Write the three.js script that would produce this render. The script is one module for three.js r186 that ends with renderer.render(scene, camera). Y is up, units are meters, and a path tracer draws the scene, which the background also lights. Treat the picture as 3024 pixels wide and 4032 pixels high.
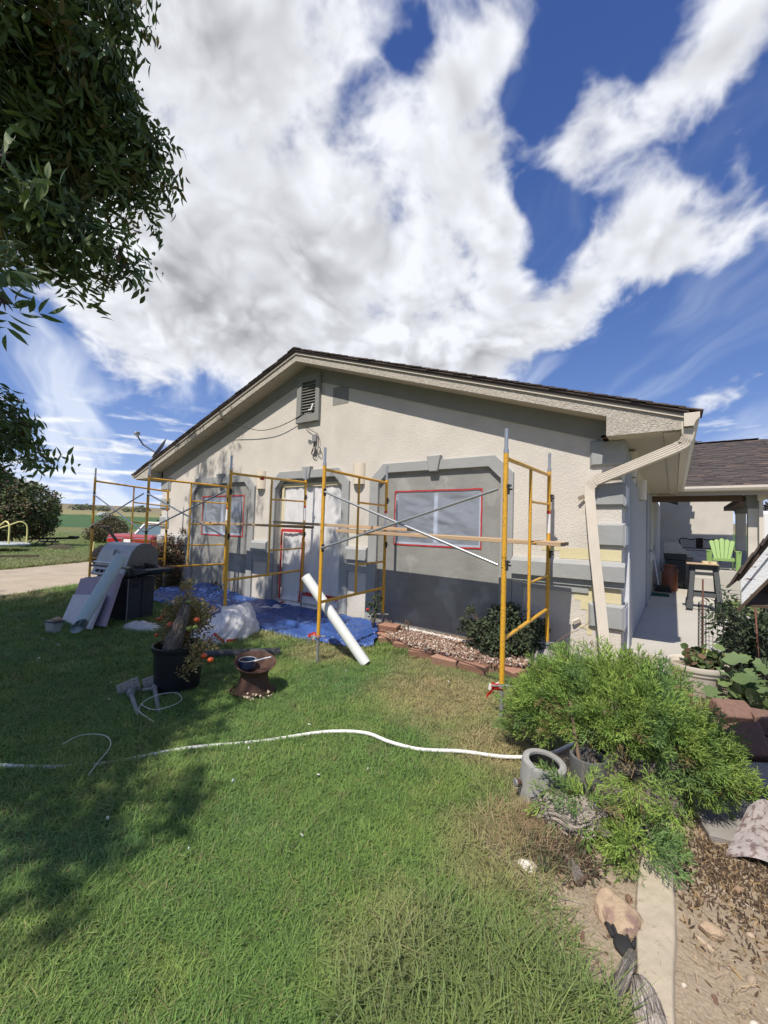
import * as THREE from 'three';
import { mergeGeometries, mergeVertices, toCreasedNormals } from 'three/addons/utils/BufferGeometryUtils.js';
import { RoundedBoxGeometry } from 'three/addons/geometries/RoundedBoxGeometry.js';

// ---------- camera, sky, sun, exposure ----------
const scene = new THREE.Scene();
const D2R = Math.PI / 180;
const EYE = 1.55;
const camera = new THREE.PerspectiveCamera(101.92, 0.75, 0.05, 6000);
camera.rotation.order = 'YXZ';
camera.position.set(0, EYE, 0);
camera.rotation.set(2.39 * D2R, 34.95 * D2R, 1.784 * D2R);
scene.add(camera);
camera.updateMatrixWorld();

const renderer = new THREE.WebGLRenderer({ antialias: true });
renderer.toneMapping = THREE.LinearToneMapping;
renderer.toneMappingExposure = 1.25;
renderer.shadowMap.enabled = true;

const SUN = new THREE.Vector3(0.09, 1.5, 1).normalize();
const sun = new THREE.DirectionalLight(0xfff5e6, 4.2);
sun.name = 'sun';
sun.position.copy(SUN).multiplyScalar(60).add(new THREE.Vector3(-4, 0, -6));
sun.target.position.set(-4, 0, -6);
sun.castShadow = true;
sun.shadow.mapSize.set(4096, 4096);
Object.assign(sun.shadow.camera, { left: -24, right: 24, top: 24, bottom: -24, near: 1, far: 160 });
sun.shadow.radius = 1;
scene.add(sun, sun.target);

// random numbers and noise, all seeded
function rng(seed) { let a = seed >>> 0; return () => { a = (a + 0x6d2b79f5) | 0; let t = Math.imul(a ^ (a >>> 15), 1 | a); t = (t + Math.imul(t ^ (t >>> 7), 61 | t)) ^ t; return ((t ^ (t >>> 14)) >>> 0) / 4294967296; }; }
const PERM = new Uint8Array(512), GX = new Float32Array(256), GY = new Float32Array(256);
{ const r = rng(77), p = [...Array(256).keys()]; for (let i = 255; i > 0; i--) { const j = Math.floor(r() * (i + 1)); [p[i], p[j]] = [p[j], p[i]]; } for (let i = 0; i < 512; i++) PERM[i] = p[i & 255]; for (let i = 0; i < 256; i++) { const a = r() * 6.2832; GX[i] = Math.cos(a); GY[i] = Math.sin(a); } }
// 2-D gradient noise in about -1..1; per > 0 makes it repeat
function noise2(x, y, per = 0) {
  let ix = Math.floor(x), iy = Math.floor(y); const fx = x - ix, fy = y - iy;
  let jx = ix + 1, jy = iy + 1;
  if (per) { ix = ((ix % per) + per) % per; iy = ((iy % per) + per) % per; jx = ((jx % per) + per) % per; jy = ((jy % per) + per) % per; }
  const A = PERM[ix & 255], B = PERM[jx & 255];
  const g00 = PERM[A + (iy & 255)], g01 = PERM[A + (jy & 255)], g10 = PERM[B + (iy & 255)], g11 = PERM[B + (jy & 255)];
  const u = fx * fx * fx * (fx * (fx * 6 - 15) + 10), v = fy * fy * fy * (fy * (fy * 6 - 15) + 10);
  const n00 = GX[g00] * fx + GY[g00] * fy, n10 = GX[g10] * (fx - 1) + GY[g10] * fy, n01 = GX[g01] * fx + GY[g01] * (fy - 1), n11 = GX[g11] * (fx - 1) + GY[g11] * (fy - 1);
  const a = n00 + (n10 - n00) * u, b = n01 + (n11 - n01) * u;
  return (a + (b - a) * v) * 1.5;
}
function fbm(x, y, oct = 5, per = 0, gain = 0.5) { let s = 0, a = 1, t = 0; for (let i = 0; i < oct; i++) { s += a * noise2(x + i * 17.3 * (per ? 0 : 1), y, per); t += a; a *= gain; x *= 2; y *= 2; per *= 2; } return s / t; }
const clamp = THREE.MathUtils.clamp, lerp = THREE.MathUtils.lerp, sstep = (a, b, x) => { const t = clamp((x - a) / (b - a), 0, 1); return t * t * (3 - 2 * t); };

// sky: air and clouds over every direction; the banks of cloud are listed by azimuth, elevation, reach and strength
{
  const BANKS = [[-60,43,0.22,1.0],[-45,40,0.25,1.0],[-62,31,0.23,1.0],[-38,31,0.25,1.0],[-28,36,0.16,0.9],[-50,26,0.21,1.0],[-22,26,0.16,0.9],[-14,25,0.09,0.7],[-10,24,0.05,0.6],[-74,31,0.16,0.9],[-54,49,0.12,0.9],[-46,50,0.07,0.8],[-71,22,0.09,0.5],[-65,18,0.09,0.5],[-31,24,0.11,0.6],[-20,37,0.05,0.4],[-10,41,0.08,0.8],[-3,42,0.07,0.7],[2,43,0.06,0.6],[6,45,0.07,0.7],[-2,35,0.07,0.8],[-6,31,0.09,0.8],[5,31,0.08,0.8],[-10,28,0.05,0.5],[0,29,0.06,0.7],[-22,43,0.04,0.7],[-26,47,0.05,0.6],[-21,50,0.05,0.6],[-29,49,0.04,0.5],[-32,52,0.05,-0.3],[-36,50,0.03,-0.2],[-8,45,0.04,0.4],[6,16,0.06,0.8],[3,15,0.04,0.6],[7,10,0.04,0.9],[-14,45,0.04,-0.7],[-16,39,0.04,-0.8],[-13,36,0.05,-0.9],[-14,32,0.05,-0.8],[-9,18,0.13,-0.9],[-2,23,0.09,-0.8],[-75,14,0.13,-0.6],[-14,49,0.03,-0.4],[-76,17,0.08,-0.5],[-18,47,0.02,-0.4],[3,37,0.03,-0.4],[-49,42,0.02,-0.5],[-33,36,0.03,-0.4],[-59,43,0.02,-0.4],
    [-60,62,.3,.6],[-100,50,.3,.7],[-130,30,.25,.6],[150,40,.3,.7],[100,35,.3,.6],[60,25,.2,.7],[40,50,.25,.6],[170,65,.25,.5],[-150,15,.2,.6],[90,70,.2,.5]].map(([az, el, r, a]) => { const c = Math.cos(el * D2R); return [Math.sin(az * D2R) * c, Math.sin(el * D2R), -Math.cos(az * D2R) * c, 1 / (r * r), a]; });
  const W = 4096, H = 2048, data = new Float32Array(W * H * 4), rgb = [0, 0, 0];
  // the light of one direction; fine = more octaves
  const air = (az, el, fine) => {
    const y = Math.max(0.001, Math.sin(el)), ce = Math.cos(el), eld = el / D2R, dx = Math.cos(az) * ce, dz = Math.sin(az) * ce;
    const t = Math.pow(clamp(1 - y, 0, 1), 2.2), hz = Math.exp(-y * 9);
    let r = lerp(lerp(0.036, 0.155, t), 0.52, hz), g = lerp(lerp(0.080, 0.31, t), 0.62, hz), b = lerp(lerp(0.26, 0.70, t), 0.80, hz);
    const mix = (q, cr, cg, cb) => { r += (cr - r) * q; g += (cg - g) * q; b += (cb - b) * q; };
    let cov = 0;
    for (const q of BANKS) { const ex = dx - q[0], ey = y - q[1], ez = dz - q[2], d2 = (ex * ex + ey * ey + ez * ez) * q[3]; if (d2 < 5) cov += q[4] * Math.exp(-d2 * 1.4); }
    cov = cov > 1.1 ? 1.1 + (cov - 1.1) * 0.15 : cov;
    const k = 2.6 / (y + 0.5), px = dx * k, pz = dz * k;
    const wx = fbm(px * 1.3 + 7, pz * 1.3 + 3, 3) * 0.22, wz = fbm(px * 1.3 - 11, pz * 1.3 + 31, 3) * 0.22;
    const body = (x, z, o) => { const n = fbm(x * 1.5 + wx, z * 1.5 + wz, o, 0, 0.53); const bl = 1 - 2 * Math.abs(fbm(x * 3.1 + wx * 2 + 5, z * 3.1 + wz * 2, Math.max(2, o - 2), 0, 0.55)); return n * 0.9 + (bl - 0.55) * 0.34; };
    const n0 = body(px, pz, fine ? 8 : 3), dens = cov * 0.88 + n0 * 1.16 - 0.35;
    // streaks of high thin cloud
    const sx = px * 0.5 + pz * 0.35, sz = pz * 2.1 - px * 1.5;
    const ci = sstep(0.0, 0.75, fbm(sx + wx * 1.5, sz * 0.9 + wz * 2, fine ? 6 : 2) + 0.2 - y * 0.4) * (sstep(0.72, 0.2, y) * sstep(0.5, -0.4, dx + 0.35 * y) + 0.14);
    mix(clamp(ci, 0, 0.7), 0.72, 0.77, 0.86);
    if (eld < 16) {
      const h = fbm(az * 9 + 3, eld * 1.18, fine ? 6 : 2, 0, 0.55), low = sstep(0.02, 0.34, h + 0.10 - Math.abs(eld - 6) * 0.03) * sstep(0.2, 2.5, eld) * sstep(16, 9, eld) * 0.85, l = clamp(0.78 + fbm(az * 14.4 + 9, eld * 1.98 + 0.3, fine ? 4 : 2) * 0.3 + h * 0.12, 0.5, 0.95);
      mix(low, l * 0.95, l * 0.98, l * 1.03);
    }
    if (dens > -0.05) {
      const alpha = Math.pow(sstep(-0.05, 0.58, dens), 0.85), s = 0.16, n1 = body(px, pz + s, fine ? 5 : 3), n2 = body(px - s * 0.7, pz - s * 0.2, fine ? 5 : 3);
      const thick = sstep(0.3, 1.25, dens), relief = clamp((n0 - n1) * 0.62 + (n0 - n2) * 0.34, -0.34, 0.3), big = fbm(px * 0.85 + 31, pz * 0.85 + 4, fine ? 4 : 2);
      const lit = clamp(lerp(0.73, 0.50, thick) + relief * (0.45 + 0.5 * thick) + big * 0.26 * thick, 0.34, 0.80);
      mix(alpha * 0.97, lit * 0.975, lit * 0.995, lit * 1.05);
    }
    const glow = 1 + 0.55 * Math.exp(-(Math.acos(clamp(dx * SUN.x + y * SUN.y + dz * SUN.z, -1, 1)) ** 2) / 0.32);   // air and cloud brightened about the unseen sun, added to fill wall shade
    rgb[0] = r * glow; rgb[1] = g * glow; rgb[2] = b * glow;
  };
  // fine over the house, every fourth direction elsewhere
  for (let row = H / 2 - 4; row < H; row += 4) for (let col = 0; col < W; col += 4) {
    const el = ((row + 2) / H - 0.5) * Math.PI, az = ((col + 2) / W - 0.5) * 2 * Math.PI;
    const near = Math.cos(az) * Math.cos(el) * -0.573 + Math.sin(el) * 0.042 + Math.sin(az) * Math.cos(el) * -0.819 > 0.44;
    if (!near) { air(az, el, false); for (let j = 0; j < 4; j++) for (let i = 0; i < 4; i++) { const o = ((row + j) * W + col + i) * 4; data[o] = rgb[0]; data[o + 1] = rgb[1]; data[o + 2] = rgb[2]; data[o + 3] = 1; } }
    else for (let j = 0; j < 4; j++) for (let i = 0; i < 4; i++) { air(((col + i + 0.5) / W - 0.5) * 2 * Math.PI, ((row + j + 0.5) / H - 0.5) * Math.PI, true); const o = ((row + j) * W + col + i) * 4; data[o] = rgb[0]; data[o + 1] = rgb[1]; data[o + 2] = rgb[2]; data[o + 3] = 1; }
  }
  for (let row = 0; row < H / 2 - 4; row++) for (let col = 0; col < W; col++) { const o = (row * W + col) * 4; data[o] = 0.10; data[o + 1] = 0.11; data[o + 2] = 0.08; data[o + 3] = 1; }
  const sky = new THREE.DataTexture(data, W, H, THREE.RGBAFormat, THREE.FloatType);
  sky.mapping = THREE.EquirectangularReflectionMapping; sky.magFilter = THREE.LinearFilter; sky.minFilter = THREE.LinearFilter; sky.colorSpace = THREE.LinearSRGBColorSpace; sky.needsUpdate = true;
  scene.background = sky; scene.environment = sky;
}

// ---------- helpers ----------
const V = (x, y, z) => new THREE.Vector3(x, y, z);
// a point in the place from a sight line of the survey photograph (3024 x 4032) and one known coordinate
function at(px, py, axis, val) {
  const d = V((px - 1512) / 1635, -(py - 2016) / 1635, -1).applyQuaternion(camera.quaternion);
  const t = (val - (axis === 'y' ? EYE : 0)) / d[axis];
  return V(d.x * t, d.y * t + EYE, d.z * t);
}
const used = new Map();
function numbered(n) { const c = used.get(n) || 0; used.set(n, c + 1); return c ? `${n}_${String(c).padStart(3, '0')}` : n; }
function tag(o, label, category, group) { if (label) o.userData.label = label; if (category) o.userData.category = category; if (group) o.userData.group = group; return o; }
function thing(name, label, category, pos = [0, 0, 0], turn = 0, group) { const o = new THREE.Group(); o.name = numbered(name); o.position.set(...pos); o.rotation.y = turn; scene.add(o); return tag(o, label, category, group); }
function mesh(parent, name, geo, mat, label) { const g = Array.isArray(geo) ? join(geo) : geo; const o = new THREE.Mesh(g, mat); o.name = parent === scene ? numbered(name) : name; o.castShadow = o.receiveShadow = true; parent.add(o); if (label) o.userData.label = label; return o; }
function struct(name, geo, mat) { const o = mesh(scene, name, geo, mat); o.userData.kind = 'structure'; return o; }
function copyOf(src, label, pos, turn) { const c = src.clone(); c.name = numbered(src.name.replace(/_\d{3}$/, '')); c.userData = { ...src.userData }; if (label) c.userData.label = label; if (pos) c.position.set(...pos); if (turn !== undefined) c.rotation.y = turn; scene.add(c); return c; }
function plain(g) { let q = g.index ? g.toNonIndexed() : g; for (const n of Object.keys(q.attributes)) if (!['position', 'normal', 'uv', 'color'].includes(n)) q.deleteAttribute(n); if (!q.attributes.normal) q.computeVertexNormals(); if (!q.attributes.uv) q.setAttribute('uv', new THREE.BufferAttribute(new Float32Array(q.attributes.position.count * 2), 2)); return q; }
function join(list) { const l = list.map(plain), c = l.some((g) => g.attributes.color); if (c) for (const g of l) if (!g.attributes.color) g.setAttribute('color', new THREE.BufferAttribute(new Float32Array(g.attributes.position.count * 3).fill(1), 3)); return l.length === 1 ? l[0] : mergeGeometries(l); }
// uv in metres from the side each corner faces
function boxUV(g0, ox = 0, oy = 0) {
  const g = plain(g0), p = g.attributes.position, n = g.attributes.normal, uv = new Float32Array(p.count * 2);
  for (let i = 0; i < p.count; i += 3) {
    let nx = 0, ny = 0, nz = 0; for (let k = 0; k < 3; k++) { nx += Math.abs(n.getX(i + k)); ny += Math.abs(n.getY(i + k)); nz += Math.abs(n.getZ(i + k)); }
    for (let k = 0; k < 3; k++) { const j = i + k, x = p.getX(j), y = p.getY(j), z = p.getZ(j); const q = nx > ny && nx > nz ? [z, y] : ny > nz ? [x, z] : [x, y]; uv[j * 2] = q[0] + ox; uv[j * 2 + 1] = q[1] + oy; }
  }
  g.setAttribute('uv', new THREE.BufferAttribute(uv, 2)); return g;
}
function xf(g, x = 0, y = 0, z = 0, rx = 0, ry = 0, rz = 0) { const m = new THREE.Matrix4().compose(V(x, y, z), new THREE.Quaternion().setFromEuler(new THREE.Euler(rx, ry, rz)), V(1, 1, 1)); return g.applyMatrix4(m); }
function box(w, h, d, x = 0, y = 0, z = 0, r = 0, rot) { let g = r > 0 ? new RoundedBoxGeometry(w, h, d, 2, Math.min(r, w / 2.01, h / 2.01, d / 2.01)) : new THREE.BoxGeometry(w, h, d); g = boxUV(g, w * 3.1, h * 1.7); return rot ? xf(g, x, y, z, ...rot) : g.translate(x, y, z); }
const bx = (x0, x1, y0, y1, z0, z1, r = 0) => boxUV(box(Math.abs(x1 - x0), Math.abs(y1 - y0), Math.abs(z1 - z0), (x0 + x1) / 2, (y0 + y1) / 2, (z0 + z1) / 2, r));
function cyl(a, b, r, r2 = r, seg = 12, open = false) { const d = b.clone().sub(a), g = new THREE.CylinderGeometry(r2, r, d.length(), seg, 1, open); g.applyQuaternion(new THREE.Quaternion().setFromUnitVectors(V(0, 1, 0), d.clone().normalize())); const uv = g.attributes.uv; for (let i = 0; i < uv.count; i++) uv.setXY(i, uv.getX(i) * 6.28 * Math.max(r, r2), uv.getY(i) * d.length()); return g.translate((a.x + b.x) / 2, (a.y + b.y) / 2, (a.z + b.z) / 2); }
function tube(pts, r, seg = 24, rad = 8, closed = false) { return new THREE.TubeGeometry(new THREE.CatmullRomCurve3(pts, closed, 'centripetal'), seg, r, rad, closed); }
// a tube whose radius changes, with bumps: limbs, trunks, driftwood
function limb(pts, radii, seg = 20, rad = 9, bump = 0, seed = 0, ridge = 0) {
  const c = new THREE.CatmullRomCurve3(pts, false, 'centripetal'), fr = c.computeFrenetFrames(seg, false), P = [], U = [], I = [];
  for (let i = 0; i <= seg; i++) {
    const t = i / seg, o = c.getPointAt(t), q = t * (radii.length - 1), k = Math.min(radii.length - 2, Math.floor(q)), r0 = lerp(radii[k], radii[k + 1], q - k);
    for (let j = 0; j <= rad; j++) { const a = (j / rad) * 6.28318, r = r0 * (1 + bump * (noise2(t * seg * 0.45 + seed * 7, Math.cos(a) * 1.6 + seed) + 0.7 * noise2(t * seg * 1.1 + seed, Math.sin(a) * 2.7 + 9 + seed))) * (1 + ridge * (Math.abs(noise2(Math.cos(a + t * 1.5) * 3.2 + seed, Math.sin(a + t * 1.5) * 3.2 + t * 1.3)) * 1.3 - 0.35 + 0.35 * noise2(Math.cos(a) * 7, Math.sin(a) * 7 + t * 5))); const v = fr.normals[i].clone().multiplyScalar(Math.cos(a) * r).addScaledVector(fr.binormals[i], Math.sin(a) * r).add(o); P.push(v.x, v.y, v.z); U.push(j / rad * 0.5, t * c.getLength()); }
  }
  for (let i = 0; i < seg; i++) for (let j = 0; j < rad; j++) { const a = i * (rad + 1) + j, b = a + rad + 1; I.push(a, a + 1, b, b, a + 1, b + 1); }
  const b0 = P.length / 3; for (const e of [0, seg]) { const o = c.getPointAt(e / seg); P.push(o.x, o.y, o.z); U.push(0, 0); }
  for (let j = 0; j < rad; j++) { I.push(b0, j + 1, j); const s = seg * (rad + 1); I.push(b0 + 1, s + j, s + j + 1); }
  const g = new THREE.BufferGeometry(); g.setAttribute('position', new THREE.Float32BufferAttribute(P, 3)); g.setAttribute('uv', new THREE.Float32BufferAttribute(U, 2)); g.setIndex(I); g.computeVertexNormals(); return g;
}
function lathe(prof, seg = 32) { return toCreasedNormals(new THREE.LatheGeometry(prof.map(([x, y]) => new THREE.Vector2(Math.max(x, 0.0001), y)), seg), 0.55); }
// a stone: a ball cut by planes, with a little roughness
function rock(rx, ry, rz, seed, planes = 14, rough = 0.05, det = 12) { const r = rng(seed), N = []; for (let i = 0; i < planes; i++) { const z = r() * 2 - 1, a = r() * 6.28, q = Math.sqrt(1 - z * z); N.push([q * Math.cos(a), z, q * Math.sin(a), 0.62 + 0.3 * r()]); } const g = mergeVertices(new THREE.IcosahedronGeometry(1, det).deleteAttribute('normal').deleteAttribute('uv')), p = g.attributes.position; for (let i = 0; i < p.count; i++) { const x = p.getX(i), y = p.getY(i), z = p.getZ(i); let k = 1; for (const [a, b, c, d] of N) { const w = a * x + b * y + c * z; if (w > 0.01) k = Math.min(k, d / w); } k *= 1 + rough * (fbm(x * 3 + seed, y * 3 + z * 2, 4)); p.setXYZ(i, x * rx * k, y * ry * k, z * rz * k); } g.computeVertexNormals(); return boxUV(g); }
function ext(pts, depth, holes = [], bev = 0) {
  const s = new THREE.Shape(pts.map(([x, y]) => new THREE.Vector2(x, y)));
  for (const h of holes) s.holes.push(new THREE.Path(h.map(([x, y]) => new THREE.Vector2(x, y))));
  return boxUV(new THREE.ExtrudeGeometry(s, { depth, bevelEnabled: bev > 0, bevelThickness: bev, bevelSize: bev, bevelOffset: -bev, bevelSegments: 1, curveSegments: 10 }));
}
// a sheet from a grid function (u, v in 0..1) -> Vector3
function sheet(fn, nu, nv, uw = 1, vh = 1) {
  const P = [], U = [], I = []; for (let j = 0; j <= nv; j++) for (let i = 0; i <= nu; i++) { const p = fn(i / nu, j / nv); P.push(p.x, p.y, p.z); U.push(i / nu * uw, j / nv * vh); }
  for (let j = 0; j < nv; j++) for (let i = 0; i < nu; i++) { const a = j * (nu + 1) + i, b = a + nu + 1; I.push(a, a + 1, b, b, a + 1, b + 1); }
  const g = new THREE.BufferGeometry(); g.setAttribute('position', new THREE.Float32BufferAttribute(P, 3)); g.setAttribute('uv', new THREE.Float32BufferAttribute(U, 2)); g.setIndex(I); g.computeVertexNormals(); return g;
}
function lump(rx, ry, rz, amp, freq, seed, det = 4) { const g = mergeVertices(new THREE.IcosahedronGeometry(1, det).deleteAttribute('normal').deleteAttribute('uv')), p = g.attributes.position; for (let i = 0; i < p.count; i++) { const x = p.getX(i), y = p.getY(i), z = p.getZ(i); const k = 1 + amp * (fbm(x * freq + seed, y * freq + z * freq * 0.7, 4) + 0.6 * fbm(z * freq - seed, x * freq * 0.6 + y, 3)); p.setXYZ(i, x * rx * k, y * ry * k, z * rz * k); } g.computeVertexNormals(); return boxUV(g); }

// ---------- textures and materials ----------
function texture(size, fn, srgb, repX, repY = repX) {
  const d = new Uint8Array(size * size * 4);
  for (let j = 0; j < size; j++) for (let i = 0; i < size; i++) { const c = fn(i / size, j / size), o = (j * size + i) * 4; for (let k = 0; k < 3; k++) d[o + k] = clamp((Array.isArray(c) ? c[k] : c) * 255, 0, 255); d[o + 3] = 255; }
  const t = new THREE.DataTexture(d, size, size); t.wrapS = t.wrapT = THREE.RepeatWrapping; t.magFilter = THREE.LinearFilter; t.minFilter = THREE.LinearMipmapLinearFilter; if (srgb) t.colorSpace = THREE.SRGBColorSpace; t.repeat.set(repX, repY); t.needsUpdate = true; return t;
}
const again = (t, rx, ry = rx) => { const c = t.clone(); c.repeat.set(rx, ry); c.needsUpdate = true; return c; };
const toS = (x) => (x <= 0.0031308 ? x * 12.92 : 1.055 * Math.pow(x, 1 / 2.4) - 0.055);
const lin = (r, g, b) => new THREE.Color().setRGB(r, g, b);
// a colour map: base colour (linear) times a tone that varies, towards a second colour by a mask
const tone = (size, rep, base, fn, repY) => texture(size, (u, v) => { const [k, m = 0, c2 = base] = fn(u, v); return base.map((x, i) => toS(clamp(lerp(x, c2[i], m) * k, 0, 1))); }, true, rep, repY ?? rep);
const mat = (o) => new THREE.MeshStandardMaterial({ roughness: 0.8, ...o });
const phys = (o) => new THREE.MeshPhysicalMaterial({ roughness: 0.6, ...o });
const T = {
  fine: texture(512, (u, v) => 0.5 + 0.5 * fbm(u * 32, v * 32, 4, 32), false, 2),
  speck: texture(512, (u, v) => 0.5 + 0.5 * fbm(u * 128, v * 128, 2, 128), false, 2),
  stucco: texture(1024, (u, v) => { const a = fbm(u * 36, v * 60, 4, 12 * 0 + 0) * 0; const wx = fbm(u * 8, v * 8, 3, 8) * 0.06; const r = fbm((u + wx) * 80, (v + wx) * 80, 3, 80); return clamp(0.5 + a + 0.5 * r + 0.25 * noise2(u * 200, v * 200, 200), 0, 1); }, false, 0.6),
  lace: texture(1024, (u, v) => { const wx = fbm(u * 10, v * 10, 3, 10) * 0.05; const r = fbm((u + wx) * 24, (v + wx * 2) * 64, 4, 0 + 24) ; return clamp(0.5 + 0.9 * r, 0, 1); }, false, 1.1),
  soilB: texture(1024, (u, v) => clamp(0.5 + 0.45 * fbm(u * 24, v * 24, 6, 24, 0.62) + 0.2 * Math.max(0, noise2(u * 90, v * 90, 90)), 0, 1), false, 0.8),
  gravelB: texture(1024, (u, v) => { const n = noise2(u * 60, v * 60, 60), m = noise2(u * 110 + 5, v * 110, 110); return clamp(0.4 + 0.5 * Math.abs(n) + 0.35 * Math.abs(m), 0, 1); }, false, 1),
  barkB: texture(512, (u, v) => { const r = Math.abs(fbm(u * 10 + 0.6 * fbm(u * 4, v * 4, 3, 4), v * 3, 5, 2 * 0 + 0)); return clamp(1 - r * 2.4, 0, 1); }, false, 2, 2),
  woodB: texture(512, (u, v) => 0.5 + 0.35 * fbm(u * 3, v * 64, 4, 0) + 0.15 * fbm(u * 8, v * 180, 2, 0), false, 1, 1),
};
const noisy = (a, f, o = 5) => (u, v) => [1 + a * fbm(u * f, v * f, o, f)];
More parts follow.
